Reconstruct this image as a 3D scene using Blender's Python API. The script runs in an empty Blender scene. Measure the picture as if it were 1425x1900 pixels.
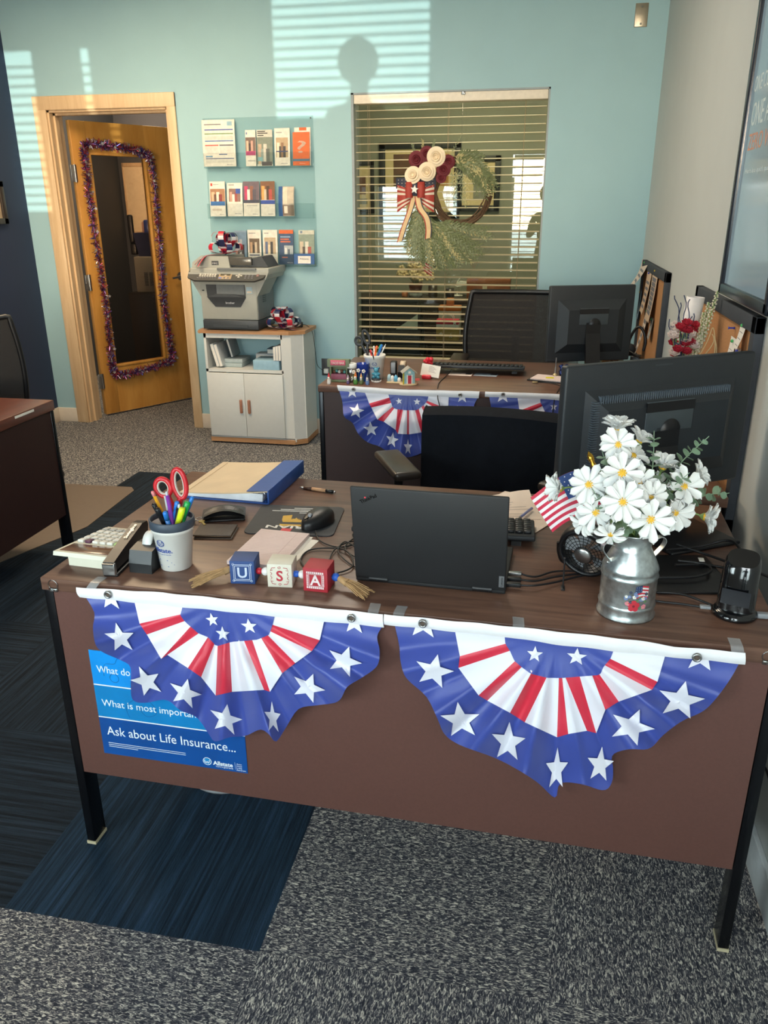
import bpy, bmesh, math, random
from mathutils import Vector, Matrix
PI = math.pi
random.seed(7)
SC = bpy.context.scene
C = SC.collection

# ------------------------------------------------------------------ camera
cam_d = bpy.data.cameras.new('camera'); cam = bpy.data.objects.new('camera', cam_d); C.objects.link(cam)
def look(pitch, yaw, roll):
    p, y, r = (math.radians(a) for a in (pitch, yaw, roll))
    fw = Vector((math.sin(y)*math.cos(p), math.cos(y)*math.cos(p), math.sin(p)))
    rt = Vector((math.cos(y), -math.sin(y), 0)); up = rt.cross(fw)
    c, s = math.cos(r), math.sin(r)
    a, b = c*rt + s*up, -s*rt + c*up
    return Matrix((a, b, -fw)).transposed()
cam.matrix_world = Matrix.Translation((1.0375, -1.3977, 1.4896)) @ look(-20.9324, -11.0191, -0.2661).to_4x4()
cam_d.sensor_fit = 'VERTICAL'; cam_d.sensor_height = 24.0
cam_d.lens = 1476.64 / 1900 * 24.0
cam_d.clip_start = 0.02
SC.camera = cam

# ------------------------------------------------------------------ exposure, world, lights
SC.view_settings.view_transform = 'Standard'; SC.view_settings.look = 'None'
SC.view_settings.gamma = 1.0; SC.view_settings.exposure = 0.08
SC.view_settings.use_curve_mapping = False
SC.cycles.max_bounces = 8; SC.cycles.diffuse_bounces = 4; SC.cycles.glossy_bounces = 4
SC.cycles.transparent_max_bounces = 16; SC.cycles.transmission_bounces = 8
SC.cycles.caustics_reflective = False; SC.cycles.caustics_refractive = False
SC.cycles.sample_clamp_indirect = 6.0

W = bpy.data.worlds.new('sky'); SC.world = W; W.use_nodes = True
wn = W.node_tree.nodes; wn['Background'].inputs[0].default_value = (0.80, 0.90, 1.0, 1)
wn['Background'].inputs[1].default_value = 1.6

def light(name, kind, loc, energy, col, direction, size=None, sizey=None, angle=None, spread=None):
    d = bpy.data.lights.new(name, kind); o = bpy.data.objects.new(name, d); C.objects.link(o)
    o.location = loc; d.energy = energy; d.color = col
    o.rotation_euler = Vector(direction).to_track_quat('-Z', 'Y').to_euler()
    if kind == 'AREA':
        d.shape = 'RECTANGLE'; d.size = size; d.size_y = sizey
        if spread: d.spread = spread
    if angle is not None: d.angle = angle
    return o
# low sun thrown back up into the room by the car park outside
SUN_DIR = Vector((-0.2043, 0.9707, 0.1140)).normalized()
light('sun', 'SUN', (3, -8, 0.5), 4.2, (1.0, 0.95, 0.84), SUN_DIR, angle=math.radians(0.25))
# broad warm fill light, added to warm the upper walls through the same windows
light('added_warm_fill', 'SUN', (2, -8, 0.5), 27.0, (1.0, 0.66, 0.40), Vector((-0.10, 0.95, 0.15)), angle=math.radians(32))
# daylight standing in the front windows
light('daylight_window', 'AREA', (1.02, -2.06, 1.35), 95, (0.86, 0.94, 1.0), (0, 1, -0.12), 1.16, 1.7)
light('daylight_window', 'AREA', (-0.66, -2.06, 1.32), 70, (0.86, 0.94, 1.0), (0, 1, -0.1), 1.04, 1.0)
light('daylight_window', 'AREA', (-1.75, -2.06, 1.32), 20, (0.86, 0.94, 1.0), (0, 1, -0.1), 0.45, 1.0)

# ------------------------------------------------------------------ materials
def lin(h):
    if isinstance(h, str):
        h = h.lstrip('#'); v = [int(h[i:i+2], 16)/255 for i in (0, 2, 4)]
    else: v = [a/255 for a in h]
    return tuple(((a+0.055)/1.055)**2.4 if a > 0.04045 else a/12.92 for a in v)
_M = {}
def mat(name, col, rough=0.5, metal=0.0, var=0.06, scale=40.0, bump=0.0, bscale=None, spec=0.5, stretch=None, alpha=None, emit=0.0, trans=0.0, coat=0.0, sheen=0.0):
    if name in _M: return _M[name]
    m = bpy.data.materials.new(name); m.use_nodes = True; nt = m.node_tree
    b = nt.nodes['Principled BSDF']; c = lin(col)
    b.inputs['Roughness'].default_value = rough; b.inputs['Metallic'].default_value = metal
    b.inputs['Specular IOR Level'].default_value = spec
    if coat: b.inputs['Coat Weight'].default_value = coat
    if sheen: b.inputs['Sheen Weight'].default_value = sheen
    if trans: b.inputs['Transmission Weight'].default_value = trans
    tc = nt.nodes.new('ShaderNodeTexCoord'); mp = nt.nodes.new('ShaderNodeMapping')
    nt.links.new(tc.outputs['Object'], mp.inputs['Vector'])
    if stretch: mp.inputs['Scale'].default_value = stretch
    nz = nt.nodes.new('ShaderNodeTexNoise'); nz.inputs['Scale'].default_value = scale; nz.inputs['Detail'].default_value = 4
    nt.links.new(mp.outputs[0], nz.inputs['Vector'])
    rp = nt.nodes.new('ShaderNodeValToRGB')
    rp.color_ramp.elements[0].position = 0.3; rp.color_ramp.elements[1].position = 0.7
    rp.color_ramp.elements[0].color = tuple(a*(1-var) for a in c)+(1,)
    rp.color_ramp.elements[1].color = tuple(min(1, a*(1+var)) for a in c)+(1,)
    nt.links.new(nz.outputs['Fac'], rp.inputs[0]); nt.links.new(rp.outputs[0], b.inputs['Base Color'])
    if bump:
        n2 = nt.nodes.new('ShaderNodeTexNoise'); n2.inputs['Scale'].default_value = bscale or scale
        nt.links.new(mp.outputs[0], n2.inputs['Vector'])
        bp = nt.nodes.new('ShaderNodeBump'); bp.inputs['Strength'].default_value = bump; bp.inputs['Distance'].default_value = 0.002
        nt.links.new(n2.outputs['Fac'], bp.inputs['Height']); nt.links.new(bp.outputs[0], b.inputs['Normal'])
    if emit:
        nt.links.new(rp.outputs[0], b.inputs['Emission Color']); b.inputs['Emission Strength'].default_value = emit
    if alpha is not None: b.inputs['Alpha'].default_value = alpha
    _M[name] = m; return m
def clear(name, tint, refl=0.03, rough=0.02, through=0.92, grz=0.9):
    """thin clear pane: mostly passes light straight on, with a fresnel reflection"""
    if name in _M: return _M[name]
    m = bpy.data.materials.new(name); m.use_nodes = True; nt = m.node_tree; nt.nodes.clear()
    o = nt.nodes.new('ShaderNodeOutputMaterial'); t = nt.nodes.new('ShaderNodeBsdfTransparent'); g = nt.nodes.new('ShaderNodeBsdfGlossy')
    mx = nt.nodes.new('ShaderNodeMixShader'); f = nt.nodes.new('ShaderNodeLayerWeight'); f.inputs['Blend'].default_value = 0.5
    pw = nt.nodes.new('ShaderNodeMath'); pw.operation = 'POWER'; pw.inputs[1].default_value = 5.0; nt.links.new(f.outputs['Facing'], pw.inputs[0])
    ad = nt.nodes.new('ShaderNodeMath'); ad.operation = 'MULTIPLY_ADD'; ad.inputs[1].default_value = grz; ad.inputs[2].default_value = 0.035 + refl; ad.use_clamp = True
    t.inputs[0].default_value = tuple(a*through for a in lin(tint))+(1,); g.inputs['Roughness'].default_value = rough
    nt.links.new(pw.outputs[0], ad.inputs[0]); nt.links.new(ad.outputs[0], mx.inputs[0])
    nt.links.new(t.outputs[0], mx.inputs[1]); nt.links.new(g.outputs[0], mx.inputs[2]); nt.links.new(mx.outputs[0], o.inputs[0])
    _M[name] = m; return m
def wood(name, dark, light_, stretch=(1.2, 14, 14), scale=3.0, rough=0.35, coat=0.0):
    if name in _M: return _M[name]
    m = bpy.data.materials.new(name); m.use_nodes = True; nt = m.node_tree; b = nt.nodes['Principled BSDF']
    tc = nt.nodes.new('ShaderNodeTexCoord'); mp = nt.nodes.new('ShaderNodeMapping'); mp.inputs['Scale'].default_value = stretch
    nt.links.new(tc.outputs['Object'], mp.inputs['Vector'])
    n = nt.nodes.new('ShaderNodeTexNoise'); n.inputs['Scale'].default_value = scale; n.inputs['Detail'].default_value = 8; n.inputs['Roughness'].default_value = 0.65; n.inputs['Distortion'].default_value = 0.6
    nt.links.new(mp.outputs[0], n.inputs['Vector'])
    rp = nt.nodes.new('ShaderNodeValToRGB'); rp.color_ramp.elements[0].position = 0.33; rp.color_ramp.elements[1].position = 0.68
    rp.color_ramp.elements[0].color = lin(dark)+(1,); rp.color_ramp.elements[1].color = lin(light_)+(1,)
    nt.links.new(n.outputs['Fac'], rp.inputs[0]); nt.links.new(rp.outputs[0], b.inputs['Base Color'])
    b.inputs['Roughness'].default_value = rough
    if coat: b.inputs['Coat Weight'].default_value = coat; b.inputs['Coat Roughness'].default_value = 0.2
    _M[name] = m; return m

# ------------------------------------------------------------------ mesh building
class MB:
    def __init__(s): s.v = []; s.f = []; s.m = []; s.s = []; s.X = Matrix.Identity(4)
    def at(s, loc=(0, 0, 0), rz=0, rx=0, ry=0, sc=None):
        s.X = Matrix.Translation(loc) @ Matrix.Rotation(rz, 4, 'Z') @ Matrix.Rotation(ry, 4, 'Y') @ Matrix.Rotation(rx, 4, 'X')
        if sc: s.X = s.X @ Matrix.Diagonal((*sc, 1))
        return s
    def mx(s, M): s.X = M; return s
    def add(s, vs, fs, m=0, sm=False):
        k = len(s.v); X = s.X
        s.v += [tuple(X @ Vector(p)) for p in vs]
        for f in fs: s.f.append(tuple(k+i for i in f)); s.m.append(m); s.s.append(sm)
        return s
    def box(s, lo, hi, m=0, r=0.0, seg=2):
        if r <= 0:
            x, y, z = lo; X, Y, Z = hi
            return s.add([(x,y,z),(X,y,z),(X,Y,z),(x,Y,z),(x,y,Z),(X,y,Z),(X,Y,Z),(x,Y,Z)],
                         [(3,2,1,0),(4,5,6,7),(0,1,5,4),(1,2,6,5),(2,3,7,6),(3,0,4,7)], m)
        bm = bmesh.new(); bmesh.ops.create_cube(bm, size=1)
        d = [hi[i]-lo[i] for i in range(3)]
        for q in bm.verts: q.co = Vector([lo[i]+(q.co[i]+0.5)*d[i] for i in range(3)])
        bmesh.ops.bevel(bm, geom=bm.edges[:], offset=min(r, min(d)*0.49), segments=seg, profile=0.5, affect='EDGES')
        s.bm(bm, m, True); return s
    def bm(s, bm, m=0, sm=False):
        bm.verts.index_update()
        s.add([q.co[:] for q in bm.verts], [[q.index for q in f.verts] for f in bm.faces], m, sm); bm.free()
    def cyl(s, p0, p1, r0, r1=None, n=16, m=0, cap=True, sm=True):
        r1 = r0 if r1 is None else r1
        p0 = Vector(p0); p1 = Vector(p1); d = (p1-p0)
        if d.length < 1e-9: return s
        d.normalize(); a = d.orthogonal().normalized(); b = d.cross(a)
        vs = []
        for p, r in ((p0, r0), (p1, r1)):
            for i in range(n):
                t = 2*PI*i/n; vs.append(p+(a*math.cos(t)+b*math.sin(t))*r)
        s.add(vs, [(i, (i+1) % n, n+(i+1) % n, n+i) for i in range(n)], m, sm)
        if cap: s.add(vs, [tuple(range(n-1, -1, -1)), tuple(range(n, 2*n))], m, False)
        return s
    def tube(s, pts, r, n=8, m=0, closed=False, cap=True):
        pts = [Vector(p) for p in pts]; N = len(pts)
        rs = r if isinstance(r, (list, tuple)) else [r]*N
        vs = []; pa = None
        for i, p in enumerate(pts):
            if closed: d = pts[(i+1) % N]-pts[i-1]
            else: d = pts[min(i+1, N-1)]-pts[max(i-1, 0)]
            if d.length < 1e-9: d = Vector((0, 0, 1))
            d.normalize()
            if pa is None: a = d.orthogonal().normalized()
            else:
                a = pa - d*pa.dot(d)
                a = a.normalized() if a.length > 1e-6 else d.orthogonal().normalized()
            pa = a; b = d.cross(a)
            for k in range(n):
                t = 2*PI*k/n; vs.append(p+(a*math.cos(t)+b*math.sin(t))*rs[i])
        fs = []
        for i in range(N if closed else N-1):
            j = (i+1) % N
            for k in range(n): fs.append((i*n+k, i*n+(k+1) % n, j*n+(k+1) % n, j*n+k))
        s.add(vs, fs, m, True)
        if cap and not closed: s.add(vs, [tuple(range(n-1, -1, -1)), tuple(range((N-1)*n, N*n))], m, False)
        return s
    def lathe(s, prof, n=32, m=0, a0=0.0, a1=2*PI, sm=True):
        full = abs(a1-a0-2*PI) < 1e-6; k = n if full else n+1
        vs = [(r*math.cos(a0+(a1-a0)*i/n), r*math.sin(a0+(a1-a0)*i/n), z) for r, z in prof for i in range(k)]
        fs = []
        for j in range(len(prof)-1):
            for i in range(n):
                i2 = (i+1) % k
                fs.append((j*k+i, j*k+i2, (j+1)*k+i2, (j+1)*k+i))
        return s.add(vs, fs, m, sm)
    def prism(s, poly, z0, z1, m=0, axis='z'):
        n = len(poly)
        def P(x, y, z): return {'z': (x, y, z), 'y': (x, z, y), 'x': (z, x, y)}[axis]
        vs = [P(x, y, z0) for x, y in poly]+[P(x, y, z1) for x, y in poly]
        return s.add(vs, [tuple(range(n-1, -1, -1)), tuple(range(n, 2*n))]+[(i, (i+1) % n, n+(i+1) % n, n+i) for i in range(n)], m)
    def grid(s, f, nu, nv, m=0, sm=True):
        vs = [f(i/nu, j/nv) for j in range(nv+1) for i in range(nu+1)]; k = nu+1
        return s.add(vs, [(j*k+i, j*k+i+1, (j+1)*k+i+1, (j+1)*k+i) for j in range(nv) for i in range(nu)], m, sm)
    def sheet(s, f, nu, nv, th, m=0, m2=None):
        """a thin closed sheet: f(u,v) plus its back face offset by th along -normal"""
        def nrm(u, v):
            e = 1e-3; a = Vector(f(min(u+e, 1), v))-Vector(f(max(u-e, 0), v)); b = Vector(f(u, min(v+e, 1)))-Vector(f(u, max(v-e, 0)))
            q = a.cross(b); return q.normalized() if q.length > 1e-12 else Vector((0, 0, 1))
        s.grid(f, nu, nv, m)
        s.grid(lambda u, v: Vector(f(1-u, v))-nrm(1-u, v)*th, nu, nv, m if m2 is None else m2)
        for g in (lambda t: (t, 0), lambda t: (1, t), lambda t: (1-t, 1), lambda t: (0, 1-t)):
            s.grid(lambda a, b: (Vector(f(*g(1-a)))-nrm(*g(1-a))*th*b), max(nu, nv), 1, m)
        return s
    def ball(s, c, r, n=12, m=0, sc=(1, 1, 1)):
        pr = [(max(1e-5, math.sin(PI*j/n)), -math.cos(PI*j/n)) for j in range(n+1)]
        k = 2*n
        vs = [(c[0]+r*sc[0]*q*math.cos(2*PI*i/k), c[1]+r*sc[1]*q*math.sin(2*PI*i/k), c[2]+r*sc[2]*z) for q, z in pr for i in range(k)]
        return s.add(vs, [(j*k+i, j*k+(i+1) % k, (j+1)*k+(i+1) % k, (j+1)*k+i) for j in range(n) for i in range(k)], m, True)
    def text(s, txt, size, M, m=0, align='LEFT', depth=0.0004, sx=1.0, bold=0.0, shear=0.0):
        cu = bpy.data.curves.new('t', 'FONT'); cu.body = txt; cu.size = size; cu.align_x = align; cu.extrude = depth/2; cu.offset = bold
        cu.shear = shear; cu.resolution_u = 3
        o = bpy.data.objects.new('t', cu); C.objects.link(o); bpy.context.view_layer.update()
        me = o.evaluated_get(bpy.context.evaluated_depsgraph_get()).to_mesh()
        old = s.X; s.X = old @ M @ Matrix.Diagonal((sx, 1, 1, 1))
        s.add([q.co[:] for q in me.vertices], [tuple(p.vertices) for p in me.polygons], m); s.X = old
        bpy.data.objects.remove(o); bpy.data.curves.remove(cu)
        return s
    def build(s, name, mats, parent=None, loc=None, rz=0):
        me = bpy.data.meshes.new(name); me.from_pydata(s.v, [], s.f)
        for q in (mats if isinstance(mats, (list, tuple)) else [mats]): me.materials.append(q)
        me.polygons.foreach_set('material_index', s.m); me.polygons.foreach_set('use_smooth', s.s); me.update()
        o = bpy.data.objects.new(name, me); C.objects.link(o)
        if parent: o.parent = parent
        if loc is not None: o.location = loc
        if rz: o.rotation_euler[2] = rz
        return o
def fixn(o):
    bm = bmesh.new(); bm.from_mesh(o.data); bmesh.ops.recalc_face_normals(bm, faces=bm.faces[:]); bm.to_mesh(o.data); bm.free(); return o
def tag(o, label, cat, group=None, kind=None):
    o['label'] = label; o['category'] = cat
    if group: o['group'] = group
    if kind: o['kind'] = kind
    return o
def thing(name, label, cat, loc=(0, 0, 0), rz=0, group=None):
    o = bpy.data.objects.new(name, None); C.objects.link(o); o.empty_display_size = 0.05
    o.location = loc; o.rotation_euler = (0, 0, rz)
    return tag(o, label, cat, group)
def struct(o, label, cat='structure'):
    o['kind'] = 'structure'; o['label'] = label; o['category'] = cat; return o
def copy_thing(root, loc=None, rz=None, label=None):
    r = root.copy(); C.objects.link(r)
    if loc is not None: r.location = loc
    if rz is not None: r.rotation_euler = (0, 0, rz)
    if label: r['label'] = label
    for ch in list(root.children):
        c = ch.copy(); C.objects.link(c); c.parent = r
        for g in list(ch.children):
            d = g.copy(); C.objects.link(d); d.parent = c
    return r
def star_poly(r, rot=0.0, inner=0.42):
    return [((r if i % 2 == 0 else r*inner)*math.sin(PI*i/5+rot), (r if i % 2 == 0 else r*inner)*math.cos(PI*i/5+rot)) for i in range(10)]
def polyline(pts, t):
    L = [math.dist(pts[i], pts[i+1]) for i in range(len(pts)-1)]; d = t*sum(L)
    for i, l in enumerate(L):
        if d <= l or i == len(L)-1:
            k = min(1, d/l) if l else 0
            return tuple(a+(b-a)*k for a, b in zip(pts[i], pts[i+1]))
        d -= l
def smooth(pts, n=6, closed=False):
    """Catmull-Rom through the points"""
    P = [Vector(p) for p in pts]; out = []; N = len(P)
    for i in range(N if closed else N-1):
        g = lambda k: P[k % N] if closed else P[max(0, min(N-1, k))]
        a, b, c, d = g(i-1), g(i), g(i+1), g(i+2)
        for j in range(n):
            t = j/n
            out.append(0.5*((2*b)+(c-a)*t+(2*a-5*b+4*c-d)*t*t+(3*b-a-3*c+d)*t**3))
    if not closed: out.append(P[-1])
    return out
FACE_FRONT = Matrix.Rotation(PI/2, 4, 'X')       # lettering that faces the front of the room (-Y)
def sgn(loc, M=FACE_FRONT): return Matrix.Translation(loc) @ M

# shared materials
white_paint = mat('white_paint', '#e6e4dc', 0.45, var=0.02)
walnut = wood('walnut_laminate', '#54392e', '#785848', rough=0.38)
mahog = mat('mahogany_panel', '#61413a', 0.42, var=0.05, scale=160)
darkmetal = mat('black_metal', '#1b1c20', 0.25, 0.6, var=0.08)
chrome = mat('chrome', '#c9c9cc', 0.15, 1.0, var=0.03)
blackp = mat('black_plastic', '#111215', 0.40, var=0.1)
blackm = mat('matte_black', '#1c1e22', 0.62, var=0.08, bump=0.1, bscale=600)
greyp = mat('grey_plastic', '#8d9094', 0.45, var=0.04)
paper = mat('paper', '#ece6dc', 0.8, var=0.02)
whitep = mat('white_plastic', '#e9e8e4', 0.4, var=0.02)
red = mat('red_plastic', '#c8232d', 0.35)
steel = mat('steel', '#a9a9a8', 0.28, 0.95, var=0.05)
cable_m = mat('cable_rubber', '#141417', 0.45)
orangew = mat('orange_print', '#e2611f', 0.6)
blue_ink = mat('blue_ink', '#1c4fa0', 0.5)
navy_print = mat('navy_print', '#14264f', 0.5)

# ------------------------------------------------------------------ room shell
XL, XR, YB, YF, ZC = -2.475, 1.621, 3.883, -1.95, 2.80
wall_blue = mat('wall_blue', '#9dc1ca', 0.75, var=0.015, scale=6, bump=0.15, bscale=220)
wall_grey = mat('wall_grey', '#c3c6c2', 0.75, var=0.015, scale=6, bump=0.15, bscale=220)  # right wall: warm glancing light on blue paint mixed into this grey
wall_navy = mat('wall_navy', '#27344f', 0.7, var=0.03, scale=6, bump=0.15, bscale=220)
wall_olive = mat('wall_olive', '#8e8f72', 0.8, var=0.03, scale=5)
wall_dim = mat('wall_slate', '#4a4d55', 0.8, var=0.03, scale=5)
ceil_m = mat('ceiling_tile', '#dcdad4', 0.9, var=0.03)
trim_m = wood('maple_trim', '#cfae86', '#e0c49e', (14, 14, 1.2), 2.0, 0.45)
base_m = mat('baseboard_cream', '#dcd0c0', 0.5, var=0.02)

def carpet():
    m = bpy.data.materials.new('carpet_tiles'); m.use_nodes = True; nt = m.node_tree; b = nt.nodes['Principled BSDF']
    b.inputs['Roughness'].default_value = 0.95; b.inputs['Specular IOR Level'].default_value = 0.15
    N = nt.nodes.new; Lk = nt.links.new
    tc = N('ShaderNodeTexCoord'); sp = N('ShaderNodeSeparateXYZ'); Lk(tc.outputs['Object'], sp.inputs[0])
    def mth(op, a, bb=None, c=None):
        n = N('ShaderNodeMath'); n.operation = op
        for i, q in enumerate((a, bb, c)):
            if q is None: continue
            if isinstance(q, (int, float)): n.inputs[i].default_value = q
            else: Lk(q, n.inputs[i])
        return n.outputs[0]
    x, y = sp.outputs[0], sp.outputs[1]
    ix = mth('FLOOR', mth('DIVIDE', mth('ADD', x, 0.08), 0.61)); iy = mth('FLOOR', mth('DIVIDE', mth('ADD', y, 0.215), 0.61))
    chk = mth('FLOORED_MODULO', mth('ADD', ix, iy), 2)          # quarter-turned tiles
    # navy field: ix in [-2,0], iy in [0,4]
    inx = mth('MULTIPLY', mth('GREATER_THAN', ix, -2.5), mth('LESS_THAN', ix, 0.5))
    iny = mth('MULTIPLY', mth('GREATER_THAN', iy, -0.5), mth('LESS_THAN', iy, 4.5))
    navy = mth('MULTIPLY', inx, iny)
    cu = N('ShaderNodeCombineXYZ'); cv = N('ShaderNodeCombineXYZ')
    for cc, (a, bb) in ((cu, (x, y)), (cv, (y, x))): Lk(a, cc.inputs[0]); Lk(bb, cc.inputs[1])
    mixv = N('ShaderNodeMix'); mixv.data_type = 'VECTOR'; Lk(chk, mixv.inputs['Factor']); Lk(cu.outputs[0], mixv.inputs[4]); Lk(cv.outputs[0], mixv.inputs[5])
    vec = mixv.outputs[1]
    def noise(scale, st, det=3, rough=0.6, dist=0.0):
        mp = N('ShaderNodeMapping'); mp.inputs['Scale'].default_value = st; Lk(vec, mp.inputs[0])
        n = N('ShaderNodeTexNoise'); n.inputs['Scale'].default_value = scale; n.inputs['Detail'].default_value = det; n.inputs['Roughness'].default_value = rough; n.inputs['Distortion'].default_value = dist
        Lk(mp.outputs[0], n.inputs['Vector']); return n.outputs['Fac']
    def ramp(f, stops):
        r = N('ShaderNodeValToRGB'); e = r.color_ramp.elements
        while len(e) < len(stops): e.new(0.5)
        for q, (p, c) in zip(e, stops): q.position = p; q.color = lin(c)+(1,)
        Lk(f, r.inputs[0]); return r.outputs[0]
    fleck = noise(105, (2.2, 0.8, 1), 3, 0.6, 1.2)
    spk = ramp(fleck, [(0.36, '#32343d'), (0.46, '#474951'), (0.525, '#69686c'), (0.575, '#a29d96'), (0.66, '#dfdace')])
    st = noise(6, (14, 0.35, 1), 5, 0.75)
    nv = ramp(st, [(0.30, '#1a2029'), (0.45, '#2a3542'), (0.58, '#36495c'), (0.72, '#465670')])
    # each navy tile a touch bluer or blacker
    wn_ = N('ShaderNodeTexWhiteNoise'); wn_.noise_dimensions = '2D'; ci = N('ShaderNodeCombineXYZ'); Lk(ix, ci.inputs[0]); Lk(iy, ci.inputs[1]); Lk(ci.outputs[0], wn_.inputs['Vector'])
    hs = N('ShaderNodeMix'); hs.data_type = 'RGBA'; hs.blend_type = 'MULTIPLY'; hs.inputs[0].default_value = 1.0
    Lk(nv, hs.inputs[6]); Lk(ramp(mth('GREATER_THAN', ix, -0.5), [(0.0, '#b8b0aa'), (1.0, '#c6d8e0')]), hs.inputs[7])
    mixc = N('ShaderNodeMix'); mixc.data_type = 'RGBA'; Lk(navy, mixc.inputs[0]); Lk(spk, mixc.inputs[6]); Lk(hs.outputs[2], mixc.inputs[7])
    Lk(mixc.outputs[2], b.inputs['Base Color'])
    bp = N('ShaderNodeBump'); bp.inputs['Strength'].default_value = 0.6; bp.inputs['Distance'].default_value = 0.004
    Lk(fleck, bp.inputs['Height']); Lk(bp.outputs[0], b.inputs['Normal'])
    return m
carpet_m = carpet()
fl = MB(); fl.box((-4.6, YF-0.15, -0.06), (3.2, 7.2, 0.0)); struct(fl.build('floor', carpet_m), 'carpet tile floor, speckled grey with a field of striped navy tiles')

WT = 0.14   # back wall thickness
def wall_with_holes(name, mats, x0, x1, y0, y1, z0, z1, holes, label):
    """wall slab along X with rectangular openings (xa,xb,za,zb), built from boxes"""
    m = MB(); xs = sorted({x0, x1} | {h[0] for h in holes} | {h[1] for h in holes})
    for a, b in zip(xs, xs[1:]):
        hs = sorted((h[2], h[3]) for h in holes if h[0] <= a+1e-6 and h[1] >= b-1e-6)
        z = z0
        for q0, q1 in hs:
            if q0 > z+1e-6: m.box((a, y0, z), (b, y1, q0))
            z = max(z, q1)
        if z < z1-1e-6: m.box((a, y0, z), (b, y1, z1))
    return struct(m.build(name, mats), label)
DX0, DX1, DZ = -2.235, -1.375, 2.10       # door opening
WX0, WX1, WZ0, WZ1 = -0.185, 1.007, 0.50, 2.14   # office window opening
wall_with_holes('wall_back', wall_blue, -2.62, 1.77, YB, YB+WT, 0, ZC, [(DX0, DX1, 0, DZ), (WX0, WX1, WZ0, WZ1)], 'pale blue back wall with a doorway and a window')
m = MB(); m.box((XR, YF, 0), (XR+0.14, YB, ZC)); struct(m.build('wall_right', wall_grey), 'right wall, warm glancing light greyed into its pale blue')
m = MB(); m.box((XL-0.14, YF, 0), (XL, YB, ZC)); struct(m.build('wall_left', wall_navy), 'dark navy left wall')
m = MB(); m.box((-4.6, YF-0.12, ZC), (3.2, 7.2, ZC+0.08)); struct(m.build('ceiling', ceil_m), 'white ceiling')
W1 = (-2.02, -1.38, 0.85, 1.80); W2 = (-1.27, -0.14, 0.74, 1.80); W3 = (0.55, 1.57, 0.45, 2.12)
wall_with_holes('wall_front', wall_grey, XL-0.14, XR+0.14, YF-0.12, YF, 0, ZC, [W1, W2, W3], 'pale front wall with three windows')
# front windows: frame, pane and slatted blind
frame_m = mat('window_frame_white', '#d9d7d2', 0.5)
pane_m = clear('window_glass', '#f4faf8', 0.02)
slat_m = mat('blind_slat_white', '#e2ddd2', 0.55, var=0.02)
for i, (a, b, c, d) in enumerate((W1, W2, W3)):
    m = MB(); y = YF-0.1
    for lo, hi in (((a, y, c), (a+0.03, y+0.05, d)), ((b-0.03, y, c), (b, y+0.05, d)), ((a, y, c), (b, y+0.05, c+0.03)), ((a, y, d-0.03), (b, y+0.05, d))): m.box(lo, hi)
    w = struct(m.build('window_%d' % (i+1), frame_m), 'white framed front window')
    m = MB(); m.box((a+0.03, y+0.02, c+0.03), (b-0.03, y+0.026, d-0.03)); m.build('pane', pane_m, w)
    m = MB(); n = int((d-c-0.08)/0.055)
    for k in range(n):
        z = c+0.04+k*0.055; t = math.radians(-10); h = 0.023
        m.at((0, YF-0.022, z), rx=t).box((a+0.03, -h, -0.0012), (b-0.03, h, 0.0012))
    m.at()
    m.box((a+0.02, YF-0.05, d-0.05), (b-0.02, YF-0.005, d-0.005))
    m.build('blind', slat_m, w)
# unseen low wall and pillars, added outside to block and shape the low sun
brick = mat('sun_blocker_brick', '#8a7466', 0.9, var=0.2, scale=18)
m = MB(); m.box((0.3, -3.15, 0), (3.2, -2.95, 1.17)); struct(m.build('sun_blocker_wall', brick), 'low wall added outside the front window to block the low sun')
m = MB(); m.box((-0.90, -2.7, 0), (-0.595, -2.5, 2.8)); m.box((-0.50, -2.7, 0), (0.05, -2.5, 2.8)); struct(m.build('sun_blocker_pillars', brick), 'pillars added outside the front window to shape the sun strips')
m = MB(); m.box((-12, -6.5, -0.1), (12, YF-0.13, -0.06)); 
asphalt = mat('asphalt', '#6b6b6c', 0.9, var=0.1)
struct(m.build('floor_outside', asphalt), 'paved ground outside the front windows')

# baseboards
m = MB(); m.box((XL, YB-0.013, 0), (-2.315, YB, 0.105), r=0.003); m.box((-1.325, YB-0.013, 0), (XR, YB, 0.105), r=0.003); struct(m.build('baseboard_back', base_m), 'cream baseboard along the back wall')
m = MB(); m.box((XR-0.013, YF, 0), (XR, YB-0.013, 0.10), r=0.003); struct(m.build('baseboard_right', mat('baseboard_grey', '#cfd3d4', 0.5)), 'pale baseboard along the right wall')
m = MB(); m.box((XL, YF, 0), (XL+0.013, YB-0.013, 0.105), r=0.003); struct(m.build('baseboard_left', base_m), 'cream baseboard along the navy wall')

# door casing (trim) and open door
m = MB(); y0, y1 = YB-0.018, YB
m.box((DX0-0.08, y0, 0), (DX0+0.008, y1, DZ+0.075), r=0.004); m.box((DX1-0.008, y0, 0), (DX1+0.052, y1, DZ+0.075), r=0.004)
m.box((DX0-0.08, y0-0.001, DZ-0.008), (DX1+0.052, y1, DZ+0.075), r=0.004)
m.box((DX0, YB, 0), (DX0+0.02, YB+WT+0.012, DZ)); m.box((DX1-0.02, YB, 0), (DX1, YB+WT+0.012, DZ)); m.box((DX0, YB, DZ-0.02), (DX1, YB+WT+0.012, DZ))
m.box((DX0+0.02, YB+0.045, 0), (DX0+0.034, YB+0.085, DZ-0.02)); m.box((DX1-0.034, YB+0.045, 0), (DX1-0.02, YB+0.085, DZ-0.02)); m.box((DX0+0.02, YB+0.045, DZ-0.034), (DX1-0.02, YB+0.085, DZ-0.02))
struct(m.build('trim_door', trim_m), 'maple door casing')
door_m = wood('birch_door', '#b97d34', '#d29a4e', (5, 5, 1.0), 1.6, 0.4)
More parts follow.
